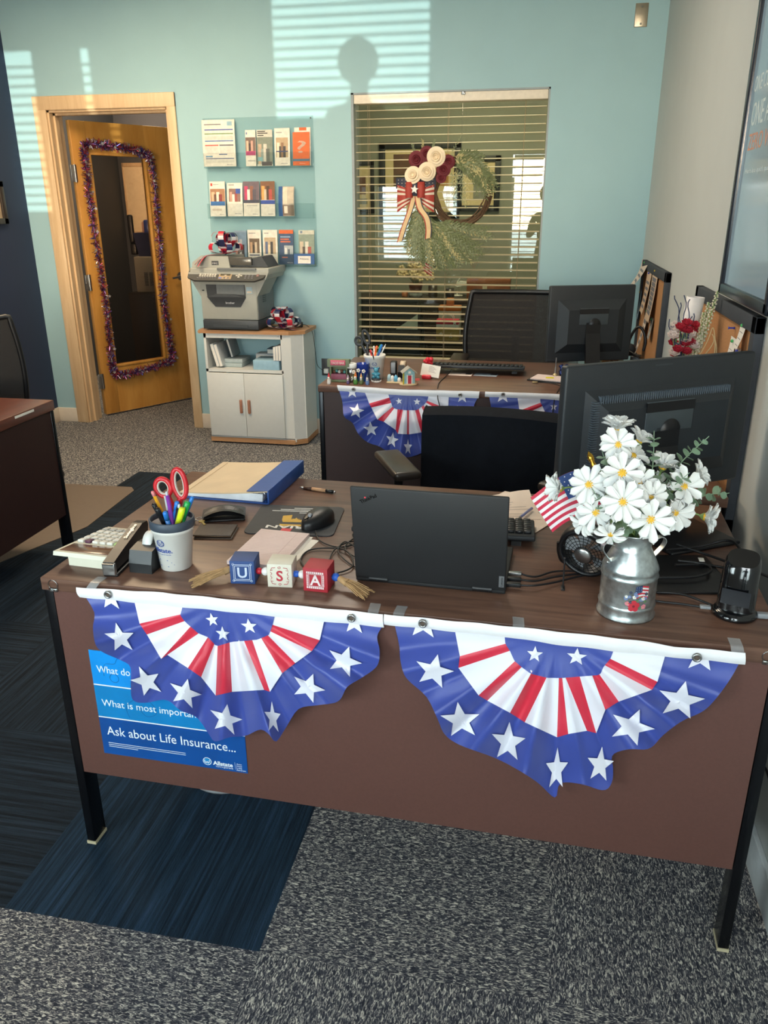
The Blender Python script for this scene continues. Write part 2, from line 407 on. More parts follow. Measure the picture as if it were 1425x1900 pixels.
HINGE = Vector((-2.195, 4.075, 0)); DA = math.radians(59.0); DW, DH, DT = 0.835, 2.055, 0.042
door = thing('door_1', 'open birch door with a tall glass panel', 'door', HINGE, DA); door['kind'] = 'structure'
GX0, GX1, GZ0, GZ1 = 0.115, 0.575, 0.36, 1.86
m = MB()
m.box((0, 0, 0.012), (GX0, DT, DH), r=0.002); m.box((GX1, 0, 0.012), (DW, DT, DH), r=0.002)
m.box((GX0, 0, 0.012), (GX1, DT, GZ0)); m.box((GX0, 0, GZ1), (GX1, DT, DH))
m.build('door_panel', door_m, door)
m = MB()
for lo, hi in (((GX0, -0.006, GZ0), (GX0+0.018, DT, GZ1)), ((GX1-0.018, -0.006, GZ0), (GX1, DT, GZ1)), ((GX0, -0.006, GZ0), (GX1, DT, GZ0+0.018)), ((GX0, -0.006, GZ1-0.018), (GX1, DT, GZ1))): m.box(lo, hi, r=0.003)
m.build('glazing_bead', door_m, door)
m = MB(); m.box((GX0+0.018, 0.018, GZ0+0.018), (GX1-0.018, 0.024, GZ1-0.018)); m.build('pane', clear('door_glass', '#d9d4cd', 0.01), door)
for z in (0.27, 0.99, 1.72):
    m = MB(); m.at((0, 0, z)).box((-0.032, -0.004, -0.055), (0.012, 0.0, 0.055), r=0.0015).cyl((-0.004, -0.008, -0.057), (-0.004, -0.008, 0.057), 0.007)
    for k in (-0.035, 0, 0.035): m.cyl((-0.02, -0.0055, k), (-0.02, -0.003, k), 0.004, n=8)
    m.build('hinge', steel, door)
m = MB(); m.cyl((DW-0.06, 0, 0.99), (DW-0.06, -0.012, 0.99), 0.032, n=24).cyl((DW-0.06, -0.01, 0.99), (DW-0.06, -0.05, 0.99), 0.011)
m.tube(smooth([(DW-0.06, -0.05, 0.99), (DW-0.09, -0.054, 0.991), (DW-0.13, -0.052, 0.985), (DW-0.165, -0.05, 0.982)], 4), 0.009)
m.build('door_handle', chrome, door)

# tinsel garland hung round the glass of the door (local door frame)
tins = [mat('tinsel_red', '#b04050', 0.35, 0.6), mat('tinsel_blue', '#4a4c98', 0.35, 0.6), mat('tinsel_silver', '#d2cede', 0.3, 0.7), mat('tinsel_plum', '#7a4a72', 0.25, 0.8)]
gar = thing('tinsel_garland', 'red, white and blue tinsel garland with little stars draped round the door glass', 'garland', HINGE, DA)
path = smooth([(0.155, -0.025, 1.90), (0.30, -0.03, 1.905), (0.45, -0.03, 1.895), (0.60, -0.03, 1.87), (0.67, -0.025, 1.80), (0.675, -0.025, 1.45), (0.665, -0.025, 1.1), (0.655, -0.025, 0.8), (0.675, -0.025, 0.55), (0.685, -0.025, 0.36),
               (0.60, -0.03, 0.335), (0.42, -0.03, 0.31), (0.26, -0.03, 0.30), (0.165, -0.025, 0.325), (0.155, -0.025, 0.5), (0.165, -0.025, 0.8), (0.15, -0.025, 1.15), (0.14, -0.025, 1.5), (0.145, -0.025, 1.75)], 10, True)
path = [p-Vector((0.072, 0, 0)) for p in path]
m = MB(); R = random.Random(3)
m.tube(path, 0.004, 5, 3, closed=True)
for i in range(len(path)):
    p = path[i]; q = path[(i+1) % len(path)]
    for k in range(24):
        c = p.lerp(q, R.random()); d = Vector((R.gauss(0, 1), R.gauss(0, 0.6), R.gauss(0, 1))).normalized(); l = R.uniform(0.022, 0.044); s_ = d.cross(Vector((R.gauss(0, 1), R.gauss(0, 1), R.gauss(0, 1)))).normalized()*0.0024
        tip = c+d*l; tip.y = min(tip.y, -0.003)
        m.add([c-s_, c+s_, tip+s_, tip-s_], [(0, 1, 2, 3)], R.choice((0, 0, 0, 1, 1, 2, 3, 3, 3)))
m.build('tinsel', tins, gar)
st = MB(); st.prism(star_poly(0.014), -0.0006, 0.0006, 0, 'y'); st0 = None
star_m = mat('foil_star', '#d8d2d0', 0.25, 0.7)
for i in range(44):
    p = path[int((i+0.4)*len(path)/44) % len(path)]
    loc = (p.x+R.uniform(-0.03, 0.03), -0.045+R.uniform(-0.012, 0.004), p.z+R.uniform(-0.03, 0.03))
    if st0 is None: st0 = st.build('star', star_m, gar, loc)
    else:
        o = st0.copy(); C.objects.link(o); o.parent = gar; o.location = loc
        o.rotation_euler = (R.uniform(-.3, .3), R.uniform(0, 1), R.uniform(-.4, .4))

# rooms behind: store room behind the door, office behind the window
m = MB(); m.box((-4.6, 7.06, 0), (3.2, 7.2, ZC)); struct(m.build('wall_far', wall_olive), 'far wall of the rooms behind')
m = MB(); m.box((-1.10, YB+WT, 0), (-1.0, 7.06, ZC)); struct(m.build('wall_partition', wall_dim), 'partition between the two rooms behind')
m = MB(); m.box((-3.1, 6.4, 0), (-1.1, 6.48, ZC)); struct(m.build('wall_store', wall_dim), 'slate wall of the room behind the door')
m = MB(); m.box((-3.18, YB+WT, 0), (-3.1, 6.48, ZC)); struct(m.build('wall_store_left', wall_dim), 'left wall of the room behind the door')
m = MB(); m.box((-1.0, 6.34, 0), (2.2, 6.42, ZC)); struct(m.build('wall_office', mat('wall_office_green', '#8d8f84', 0.8, var=0.02)), 'grey green wall of the office behind the window')
m = MB(); m.box((2.12, YB+WT, 0), (2.2, 6.34, ZC)); struct(m.build('wall_office_right', wall_olive), 'right wall of the office behind the window')
m = MB(); m.box((-0.995, YB+WT, 0), (-0.96, 6.34, ZC)); struct(m.build('wall_office_left', mat('wall_office_green', '', 0)), 'left wall of the office behind the window')

# ceiling lamps (out of the picture overhead): lit diffusers in white frames
lampm = mat('lamp_diffuser', '#fff2dc', 0.5, var=0.01, emit=4.0)
def troffer(x, y, e, col, sx=0.6, sy=1.2, label=''):
    t = thing('ceiling_light', label, 'ceiling light', (x, y, ZC))
    m = MB(); m.box((-sx/2, -sy/2, -0.03), (sx/2, sy/2, -0.001)); m.build('frame', white_paint, t)
    m = MB(); m.box((-sx/2+0.03, -sy/2+0.03, -0.034), (sx/2-0.03, sy/2-0.03, -0.0305)); m.build('diffuser', lampm, t)
    l = light('lamp', 'AREA', (x, y, ZC-0.05), e, col, (0, 0, -1), sx-0.06, sy-0.06)
troffer(0.2, 1.9, 20, (1.0, 0.90, 0.76), label='unseen flat ceiling light added over the second desk')  # lamp added to brighten the dim back of the room
troffer(-1.6, 2.3, 46, (1.0, 0.76, 0.48), label='flat ceiling light over the walkway to the door')
troffer(0.4, 5.1, 45, (1.0, 0.80, 0.52), 1.2, 0.6, label='flat ceiling light in the office behind the window')
troffer(-2.1, 5.3, 40, (1.0, 0.78, 0.5), 0.6, 0.6, label='flat ceiling light in the room behind the door')
BUNT_A = {'top':[(0.099,0.735),(0.299,0.743),(0.49,0.743),(0.633,0.744),(0.77,0.744)],'bot':[(0.104,0.712),(0.296,0.713),(0.488,0.714),(0.632,0.714),(0.772,0.715)],'outer':[(0.106,0.713),(0.125,0.671),(0.116,0.632),(0.116,0.59),(0.132,0.572),(0.171,0.558),(0.194,0.543),(0.189,0.497),(0.189,0.456),(0.22,0.453),(0.272,0.468),(0.303,0.445),(0.342,0.431),(0.369,0.387),(0.381,0.373),(0.418,0.391),(0.455,0.4),(0.49,0.422),(0.51,0.412),(0.525,0.395),(0.549,0.434),(0.581,0.488),(0.625,0.504),(0.67,0.52),(0.69,0.558),(0.721,0.584),(0.754,0.616),(0.76,0.652),(0.755,0.687),(0.772,0.718)],'mid':[(0.228,0.716),(0.24,0.69),(0.234,0.659),(0.248,0.634),(0.263,0.604),(0.275,0.577),(0.291,0.589),(0.308,0.575),(0.336,0.562),(0.365,0.543),(0.397,0.535),(0.395,0.5),(0.434,0.515),(0.464,0.531),(0.508,0.53),(0.521,0.527),(0.538,0.553),(0.551,0.577),(0.581,0.605),(0.618,0.638),(0.636,0.666),(0.634,0.694),(0.648,0.716)],'inner':[(0.34,0.713),(0.332,0.69),(0.342,0.676),(0.369,0.652),(0.391,0.645),(0.408,0.625),(0.443,0.64),(0.472,0.646),(0.501,0.652),(0.528,0.667),(0.537,0.692),(0.544,0.717)],'ribs':[((0.34,0.713),(0.228,0.716)),((0.333,0.692),(0.234,0.659)),((0.342,0.677),(0.248,0.634)),((0.353,0.668),(0.275,0.577)),((0.372,0.651),(0.291,0.589)),((0.391,0.645),(0.336,0.562)),((0.407,0.636),(0.365,0.543)),((0.409,0.625),(0.395,0.5)),((0.438,0.637),(0.434,0.515)),((0.471,0.645),(0.508,0.53)),((0.491,0.649),(0.521,0.527)),((0.512,0.654),(0.551,0.577)),((0.526,0.664),(0.581,0.605)),((0.532,0.672),(0.618,0.638)),((0.536,0.689),(0.636,0.666)),((0.544,0.717),(0.648,0.716))],'stars':[(0.182,0.617,0.039,8,1),(0.232,0.513,0.041,20,1),(0.322,0.495,0.041,-15,1),(0.413,0.44,0.043,-10,0.95),(0.523,0.46,0.044,0,0.45),(0.606,0.548,0.039,-20,1),(0.686,0.622,0.039,-18,1),(0.172,0.713,0.031,0,1),(0.709,0.714,0.028,0,1),(0.405,0.689,0.017,10,0.9),(0.426,0.658,0.019,0,0.9),(0.486,0.683,0.019,5,1)],'gr':[(0.176,0.728),(0.707,0.731)]}
BUNT_B = {'top':[(0.772,0.744),(1.025,0.745),(1.247,0.742),(1.315,0.737),(1.437,0.739)],'bot':[(0.772,0.721),(1.015,0.721),(1.099,0.716),(1.23,0.714),(1.44,0.715)],'outer':[(0.79,0.719),(0.8,0.671),(0.803,0.634),(0.815,0.596),(0.857,0.557),(0.882,0.504),(0.896,0.472),(0.928,0.45),(1.002,0.429),(1.054,0.405),(1.094,0.38),(1.129,0.35),(1.137,0.388),(1.179,0.393),(1.223,0.385),(1.237,0.408),(1.236,0.442),(1.232,0.474),(1.262,0.492),(1.299,0.499),(1.32,0.533),(1.35,0.57),(1.386,0.599),(1.406,0.633),(1.424,0.677),(1.435,0.716)],'mid':[(0.912,0.718),(0.921,0.686),(0.923,0.664),(0.921,0.637),(0.937,0.613),(0.963,0.579),(0.981,0.569),(1.001,0.573),(1.027,0.547),(1.057,0.529),(1.091,0.521),(1.124,0.502),(1.129,0.501),(1.143,0.514),(1.167,0.53),(1.196,0.524),(1.208,0.58),(1.231,0.602),(1.254,0.627),(1.288,0.636),(1.296,0.655),(1.293,0.689),(1.303,0.711)],'inner':[(1.008,0.72),(1.01,0.703),(1.02,0.688),(1.029,0.668),(1.043,0.656),(1.062,0.643),(1.094,0.638),(1.12,0.641),(1.155,0.649),(1.191,0.657),(1.196,0.676),(1.207,0.695),(1.211,0.715)],'ribs':[((1.008,0.72),(0.912,0.718)),((1.01,0.703),(0.923,0.664)),((1.02,0.688),(0.921,0.637)),((1.03,0.668),(0.963,0.579)),((1.044,0.655),(0.981,0.569)),((1.062,0.643),(1.027,0.547)),((1.094,0.638),(1.057,0.529)),((1.116,0.641),(1.122,0.503)),((1.122,0.641),(1.143,0.514)),((1.127,0.642),(1.178,0.527)),((1.155,0.649),(1.196,0.524)),((1.179,0.654),(1.208,0.58)),((1.191,0.658),(1.231,0.602)),((1.197,0.678),(1.288,0.636)),((1.206,0.694),(1.296,0.655)),((1.211,0.715),(1.303,0.711))],'stars':[(0.872,0.622,0.042,-10,1),(0.929,0.513,0.046,10,0.95),(1.027,0.475,0.051,0,0.72),(1.127,0.424,0.056,5,0.42),(1.21,0.449,0.046,0,0.6),(1.26,0.547,0.045,-15,1),(1.342,0.619,0.045,-5,1),(0.849,0.728,0.037,0,1),(1.366,0.717,0.034,0,1),(1.067,0.688,0.019,0,0.85),(1.145,0.692,0.02,0,1)],'gr':[(0.85,0.735),(1.356,0.722)]}
BUNT_C = {'top':[(0.095,0.749),(0.378,0.739),(0.731,0.744)],'bot':[(0.101,0.723),(0.378,0.713),(0.728,0.713)],'outer':[(0.101,0.721),(0.115,0.668),(0.121,0.603),(0.16,0.574),(0.186,0.524),(0.228,0.487),(0.282,0.47),(0.329,0.444),(0.364,0.43),(0.414,0.425),(0.46,0.439),(0.494,0.461),(0.55,0.518),(0.623,0.568),(0.674,0.593),(0.706,0.632),(0.708,0.677),(0.725,0.715)],'mid':[(0.22,0.72),(0.234,0.688),(0.24,0.669),(0.249,0.651),(0.277,0.596),(0.306,0.588),(0.36,0.563),(0.364,0.536),(0.417,0.535),(0.477,0.546),(0.485,0.581),(0.511,0.593),(0.529,0.613),(0.569,0.645),(0.595,0.657),(0.59,0.687),(0.597,0.713)],'inner':[(0.326,0.717),(0.337,0.685),(0.348,0.655),(0.367,0.648),(0.412,0.646),(0.457,0.648),(0.487,0.672),(0.502,0.691),(0.509,0.717)],'ribs':[((0.326,0.717),(0.22,0.72)),((0.332,0.699),(0.24,0.669)),((0.341,0.673),(0.249,0.651)),((0.346,0.658),(0.277,0.596)),((0.354,0.651),(0.306,0.588)),((0.366,0.648),(0.361,0.552)),((0.394,0.647),(0.371,0.535)),((0.412,0.646),(0.412,0.535)),((0.421,0.646),(0.422,0.535)),((0.448,0.648),(0.477,0.546)),((0.466,0.656),(0.485,0.581)),((0.478,0.664),(0.511,0.593)),((0.487,0.672),(0.529,0.613)),((0.496,0.683),(0.569,0.645)),((0.502,0.691),(0.595,0.657)),((0.509,0.717),(0.597,0.713))],'stars':[(0.18,0.632,0.038,-10,1),(0.246,0.55,0.037,5,1),(0.344,0.504,0.039,-10,0.8),(0.417,0.474,0.041,0,0.5),(0.162,0.719,0.031,0,1),(0.656,0.716,0.031,0,1),(0.636,0.644,0.033,0,1),(0.376,0.686,0.016,10,1),(0.457,0.686,0.017,0,1),(0.541,0.575,0.035,10,0.9)],'gr':[(0.172,0.733),(0.648,0.726)]}

# ------------------------------------------------------------------ desks
DYAW = math.radians(-1.2991)
def make_desk(loc, rz, w, d, h, label, pz=0.224, mahog=mahog):
    t = thing('office_desk', label, 'desk', loc, rz)
    m = MB(); m.box((0, 0, h-0.03), (w, d, h), r=0.0025); m.build('desktop', walnut, t)
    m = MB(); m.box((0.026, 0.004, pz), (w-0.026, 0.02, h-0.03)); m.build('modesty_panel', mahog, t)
    cream = mat('cream_glide', '#cfc4a2', 0.6)
    for x in (0.002, w-0.024):
        for y in (0.004, d-0.054):
            m = MB(); m.box((x, y, 0.008), (x+0.022, y+0.05, h-0.03), r=0.002); l = m.build('leg', darkmetal, t)
            m = MB(); m.box((x-0.001, y-0.001, 0), (x+0.023, y+0.051, 0.008)); m.build('glide', cream, l)
    for x0 in (0.03, w-0.43):
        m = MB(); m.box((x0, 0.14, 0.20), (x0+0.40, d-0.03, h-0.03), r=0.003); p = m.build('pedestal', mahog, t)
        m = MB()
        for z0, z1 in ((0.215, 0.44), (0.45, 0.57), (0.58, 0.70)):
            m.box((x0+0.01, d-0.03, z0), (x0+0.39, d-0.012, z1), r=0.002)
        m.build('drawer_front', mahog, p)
    return t
H = 0.74
desk1 = make_desk((0, 0, 0), DYAW, 1.518, 0.765, H, 'dark walnut office desk nearest the camera, two flag buntings taped on its front')
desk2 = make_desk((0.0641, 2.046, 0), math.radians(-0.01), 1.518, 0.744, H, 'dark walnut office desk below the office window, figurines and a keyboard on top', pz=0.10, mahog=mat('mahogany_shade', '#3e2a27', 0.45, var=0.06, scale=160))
# return that joins the two desks along the right wall
t = thing('desk_return', 'walnut desk return along the right wall behind the large monitor', 'desk', (0, 0, 0))
m = MB(); m.box((1.335, 0.80, H-0.03), (1.575, 1.96, H), r=0.0025); m.build('desktop', walnut, t)
m = MB(); m.box((1.355, 0.82, 0), (1.375, 1.94, H-0.03)); m.build('side_panel', mahog, t)
for y in (0.84, 1.90):
    m = MB(); m.box((1.53, y, 0), (1.56, y+0.03, H-0.03)); m.build('leg', darkmetal, t)
# low desk on the left, seen from its end
t = thing('office_desk', 'dark mahogany desk at the left edge with a white tape strip on it', 'desk', (0, 0, 0))
LX, LY, LH = -1.055, 1.722, 0.703
m = MB(); m.box((LX-0.76, LY-1.55, LH-0.045), (LX, LY, LH), r=0.003); m.build('desktop', wood('mahogany_top', '#4a2115', '#6b3626', (14, 1.2, 14), 3.0, 0.3), t)
darkmah = mat('dark_mahogany', '#2c1512', 0.5, var=0.08)
m = MB(); m.box((LX-0.022, LY-1.5, 0.17), (LX-0.006, LY-0.03, LH-0.045)); m.build('modesty_panel', darkmah, t)
for y in (LY-0.03, LY-1.53):
    for x in (LX-0.052, LX-0.74):
        m = MB(); m.box((x, y, 0), (x+0.05, y+0.022, LH-0.045), r=0.002); m.build('leg', darkmetal, t)
m = MB(); m.box((LX-0.70, LY-0.45, 0.16), (LX-0.1, LY-0.05, LH-0.045)); m.build('pedestal', darkmah, t)
m = MB(); m.at((LX+0.0008, LY-0.215, LH-0.012), rx=0.0).box((-0.004, -0.065, -0.004), (0.0004, 0.065, 0.006)); tag(m.build('tape_strip', white_paint), 'short white tape strip stuck on the end of the left desk', 'tape')

# ------------------------------------------------------------------ flag buntings
b_blue = mat('bunting_blue', '#36489c', 0.42, var=0.05, scale=8, sheen=0.3)
b_red = mat('bunting_red', '#cf2540', 0.42, var=0.04, scale=8, sheen=0.3)
b_white = mat('bunting_white', '#e4e4ee', 0.45, var=0.02, scale=8, sheen=0.3)
band_m = mat('bunting_band', '#efeef0', 0.5, var=0.015, bump=0.1, bscale=90)
def bunting(D, desk, label, folds=8, seed=1):
    root = thing('flag_bunting', label, 'bunting', desk.location, desk.rotation_euler[2], None)
    top, bot = D['top'], D['bot']
    uc = (bot[0][0]+bot[-1][0])/2; zc = 0.735; Rg = 0.34
    rr = random.Random(seed); ph = [rr.uniform(0, 6) for _ in range(3)]
    def dep(u, z):
        r = math.hypot(u-uc, z-zc)/Rg; a = math.atan2(zc-z, u-uc)
        k = min(1, max(0, (zc-0.02-z)/0.12))
        tri = abs(((a/PI*folds+0.15) % 1)*2-1)
        return -0.006 - k*(0.040*r*tri + 0.004*(1+math.sin(a*23+ph[0])) + 0.008*(1+math.sin(u*31+ph[1]))*r + 0.004*(1+math.sin(z*40+ph[2]))) - 0.004*k
    cl = Matrix.Rotation(-desk.rotation_euler[2], 3, 'Z') @ (Vector((1.0375, -1.3977, 1.4896)) - desk.location)
    def P(u, z, o=0.0):
        v = min(-0.0035, dep(u, z)); k = (-0.006-v)/(-0.006-cl.y)      # hang of the cloth measured along the sight line it was surveyed on
        return (u+(cl.x-u)*k, v-o, z+(cl.z-z)*k)
    def bl(t): return polyline(bot, t)
    ub = lambda u: min(1, max(0, (u-bot[0][0])/(bot[-1][0]-bot[0][0])))
    m = MB()
    # outer blue ring
    rim = smooth([(a, b, 0) for a, b in D['outer']], 4); rim = [(p.x, p.y) for p in rim]
    def ring(u, v):
        a = polyline(D['mid'], u); b = polyline(rim, u); a = (a[0]+(uc-a[0])*0.10, a[1]+(zc-a[1])*0.10)
        return P(a[0]+(b[0]-a[0])*v, a[1]+(b[1]-a[1])*v)
    m.grid(ring, 150, 16, 0)
    # striped ring
    rb = D['ribs']; c = 0
    for (a0, b0), (a1, b1) in zip(rb, rb[1:]):
        def g(u, v, a0=a0, b0=b0, a1=a1, b1=b1):
            a = (a0[0]+(a1[0]-a0[0])*u, a0[1]+(a1[1]-a0[1])*u); b = (b0[0]+(b1[0]-b0[0])*u, b0[1]+(b1[1]-b0[1])*u)
            a = (a[0]+(uc-a[0])*0.06, a[1]+(zc-a[1])*0.06)
            return P(a[0]+(b[0]-a[0])*v, a[1]+(b[1]-a[1])*v, 0.0058)
        m.grid(g, 6, 14, 2 if c % 2 == 0 else 1); c += 1
    # blue centre
    e0, e1 = ub(D['inner'][0][0]), ub(D['inner'][-1][0])
    def cen(u, v):
        a = bl(e0+(e1-e0)*u); b = polyline(D['inner'], u)
        return P(a[0]+(b[0]-a[0])*v, a[1]+0.004+(b[1]-a[1]-0.004)*v, 0.0075)
    m.grid(cen, 40, 8, 0)
    # stars sewn on
    for (u, z, r, rot, xs) in D['stars']:
        pts = [(u+x*xs, z+y) for x, y in star_poly(r*0.97, math.radians(-rot))]
        for i in range(10):
            A, B, Cc = (u, z), pts[i], pts[(i+1) % 10]; n = 4; idx = {}; vs = []; fs = []
            for p in range(n+1):
                for q in range(n+1-p):
                    l0, l1 = p/n, q/n; l2 = 1-l0-l1
                    x = A[0]*l2+B[0]*l0+Cc[0]*l1; y = A[1]*l2+B[1]*l0+Cc[1]*l1
                    y = min(y, polyline(bot, ub(x))[1]+0.006)
                    idx[p, q] = len(vs); vs.append(P(x, y, 0.0045 if math.hypot(u-uc, z-zc) > 0.17 else 0.0095))
            for p in range(n):
                for q in range(n-p):
                    fs.append((idx[p, q], idx[p+1, q], idx[p, q+1]))
                    if p+q < n-1: fs.append((idx[p+1, q], idx[p+1, q+1], idx[p, q+1]))
            m.add(vs, fs, 2, True)
    m.build('cloth', [b_blue, b_red, b_white], root)
    m = MB()
    m.sheet(lambda u, v: (lambda a, b: (a[0]+(b[0]-a[0])*v, -0.0185-0.0015*math.sin(u*40)-0.004*math.sin(v*PI), a[1]+(b[1]-a[1])*v))(polyline(bot, u), polyline(top, u)), 60, 4, 0.0015)
    m.build('header_band', band_m, root)
    for (u, z) in D['gr']:
        m = MB(); m.at((u, -0.025, z), rx=PI/2)
        pr = [(0.0045, -0.002), (0.0048, 0.001), (0.0068, 0.002), (0.0086, 0.001), (0.009, -0.002)]
        m.lathe(pr, 24, 0); m.lathe([(0.0001, -0.0008), (0.0045, -0.0008)], 24, 1)
        m.build('grommet', [steel, mat('grommet_hole', '#57493f', 0.6)], root)
    return root
bunting(BUNT_A, desk1, 'stars and stripes bunting on the left half of the near desk over the blue poster', 9, 1)
bunting(BUNT_B, desk1, 'stars and stripes bunting on the right half of the near desk below the milk can', 9, 2)
bunting(BUNT_C, desk2, 'stars and stripes bunting on the front of the far desk below the figurines', 9, 3)
def shift(D, du, k=1.0):
    u0 = D['bot'][0][0]; f = lambda p: (du+(p[0]-u0)*k, p[1])
    return dict(top=[f(p) for p in D['top']], bot=[f(p) for p in D['bot']], outer=[f(p) for p in D['outer']], mid=[f(p) for p in D['mid']], inner=[f(p) for p in D['inner']],
                ribs=[(f(a), f(b)) for a, b in D['ribs']], stars=[(*f(s[:2]), *s[2:]) for s in D['stars']], gr=[f(p) for p in D['gr']])
bunting(shift(BUNT_B, 0.755, 1.0), desk2, 'stars and stripes bunting on the far desk half hidden behind the large monitor', 9, 4)
# clear tape tabs and clear hooks on the near desk edge
tape_m = mat('clear_tape', '#cfd3d6', 0.25, alpha=0.28)
for (u, lab) in ((0.135, 'clear tape tab over the left end of the left bunting'), (0.745, 'clear tape tab over the right end of the left bunting'), (0.80, 'clear tape tab over the left end of the right bunting'), (1.03, 'clear tape tab over the right bunting below the laptop corner'), (1.425, 'clear tape tab over the right end of the right bunting')):
    t = MB(); t.at((0, 0, 0), rz=DYAW); R = random.Random(int(u*100)); s_ = R.uniform(-.004, .004)
    t.sheet(lambda a, b: (u-0.011+0.022*a+s_*b, 0.028-0.0285*min(1, b*1.4) if b < 0.714 else -0.0185, H+0.0012 if b < 0.714 else H+0.0012-(b-0.714)*0.07), 2, 10, 0.0002)
    tag(t.build('tape_tab', tape_m), lab, 'tape')
for (u, lab) in ((0.031, 'clear plastic hook on the left corner of the near desk edge'), (1.482, 'clear plastic hook on the right corner of the near desk edge')):
    m = MB(); m.at((0, 0, 0), rz=DYAW); m.tube([(u+0.011*math.cos(a), -0.002, H-0.014+0.011*math.sin(a)) for a in [k*PI/8 for k in range(16)]], 0.0012, 6, closed=True)
    m.box((u-0.01, -0.006, H-0.03), (u+0.012, -0.0005, H-0.021), r=0.002)
    tag(m.build('adhesive_hook', clear('clear_plastic', '#e9ecee', 0.2, 0.05, 0.9)), lab, 'hook')

# ------------------------------------------------------------------ poster on the desk front (desk frame)
def fit(m, txt, x0, x1, z, M, mi=0, size=0.02, **k):
    """lettering scaled along its line to run from x0 to x1"""
    a = len(m.v); X = m.X; m.X = Matrix.Identity(4); m.text(txt, size, Matrix.Identity(4), mi, **k); xs = [q[0] for q in m.v[a:]]
    if not xs: m.X = X; return
    lo, hi = min(xs), max(xs); s = (x1-x0)/(hi-lo)
    for i in range(a, len(m.v)):
        q = m.v[i]; m.v[i] = tuple(X @ (M @ Vector(((q[0]-lo)*s+x0, q[1]+z, q[2]))))
    m.X = X
pos = thing('poster', 'blue life insurance poster stuck on the front of the near desk under the left bunting', 'poster', desk1.location, DYAW)
m = MB(); y0, y1 = 0.0022, 0.0038
pos_a = mat('poster_sky', '#1391e6', 0.3, var=0.10, scale=9); pos_b = mat('poster_mid', '#0f7fc2', 0.3, var=0.12, scale=9); pos_c = mat('poster_deep', '#0d4c98', 0.3, var=0.10, scale=9); pos_w = mat('poster_white', '#eef4fa', 0.4)
UL, UR, ZB_, ZT_ = 0.090, 0.449, 0.290, 0.569
m.box((UL, y0, 0.481), (UR, y1, ZT_), 0); m.box((UL, y0, 0.394), (UR, y1, 0.478), 1); m.box((UL, y0, ZB_), (UR, y1, 0.391), 2)
m.box((UL, y0, 0.478), (UR, y1-0.0002, 0.481), 3); m.box((UL, y0, 0.391), (UR, y1-0.0002, 0.394), 3)
m.build('sheet', [pos_a, pos_b, pos_c, pos_w], pos)
Q = Matrix.Translation((0, 0.0019, 0)) @ FACE_FRONT
for txt, x0, x1, z, s_ in (('What do', 0.104, 0.186, 0.513, 0.026), ('What is most important', 0.104, 0.345, 0.424, 0.026), ('Ask about Life Insurance...', 0.106, 0.424, 0.345, 0.034)):
    m = MB(); fit(m, txt, x0, x1, z, Q, 0, s_); m.build('lettering', pos_w, pos)
m = MB()
fit(m, 'Allstate', 0.366, 0.414, 0.302, Q, 0, 0.015, bold=0.0004)
fit(m, "You're in good hands.", 0.372, 0.415, 0.2965, Q, 0, 0.005)
for k, w_ in enumerate(('Auto', 'Home', 'Life', 'Retirement')): fit(m, w_, 0.423, 0.430+0.003*len(w_)*0.5, 0.311-0.0055*k, Q, 0, 0.0045)
for k in range(3): m.box((0.106, 0.0016, 0.322-0.005*k), (0.300-0.03*(k == 2)*4, 0.0019, 0.3232-0.005*k), 0)
m.box((0.4195, 0.0016, 0.297), (0.4199, 0.0019, 0.317), 0)
m.at((0.352, 0.0018, 0.309), rx=PI/2).lathe([(0.0001, 0), (0.0105, 0)], 24, 0, sm=False).lathe([(0.0001, 0.0003), (0.009, 0.0003)], 24, 1, sm=False); m.at()
m.lathe([(0.0001, 0), (0.001, 0)], 3)   # hub point
for s_ in (-1, 1): m.tube([(0.352+s_*0.006, 0.0014, 0.313), (0.352+s_*0.0055, 0.0014, 0.307), (0.352+s_*0.002, 0.0014, 0.304), (0.352+s_*0.001, 0.0014, 0.309)], 0.0012, 5, 0)
m.build('logo_print', [pos_w, pos_b], pos)
m = MB(); ln = mat('poster_line', '#0a5a9a', 0.4)
car = [(0.12, 0.505), (0.125, 0.535), (0.15, 0.54), (0.162, 0.556), (0.20, 0.558), (0.215, 0.54), (0.235, 0.535), (0.24, 0.505)]
m.tube([(p.x, 0.0020, p.y) for p in smooth([(a, b, 0) for a, b in car], 5)], 0.0006, 4)
for cx in (0.145, 0.218): m.tube([(cx+0.011*math.cos(a*PI/8), 0.0020, 0.502+0.011*math.sin(a*PI/8)) for a in range(16)], 0.0006, 4, closed=True)
kid = [(0.17, 0.400), (0.165, 0.43), (0.19, 0.452), (0.215, 0.455), (0.235, 0.44), (0.238, 0.42), (0.215, 0.41), (0.20, 0.425), (0.205, 0.44)]
m.tube([(p.x, 0.0020, p.y) for p in smooth([(a, b, 0) for a, b in kid], 5)], 0.0006, 4)
m.build('line_drawing', ln, pos)
# pale bin under the desk behind the panel
t = thing('waste_bin', 'pale round waste bin under the near desk, its base showing below the panel', 'waste bin', (0.245, 0.335, 0), 0)
m = MB(); m.lathe([(0.001, 0.004), (0.094, 0.004), (0.1, 0.016), (0.102, 0.03), (0.112, 0.16), (0.115, 0.165), (0.111, 0.165), (0.098, 0.03), (0.001, 0.022)], 32); m.build('bin_body', mat('bin_grey', '#b9bdbf', 0.4), t)
m = MB(); m.lathe([(0.001, 0), (0.103, 0), (0.106, 0.006), (0.103, 0.012), (0.097, 0.012)], 32); m.build('base_ring', greyp, t)

# ------------------------------------------------------------------ small things on the near desk
T = H
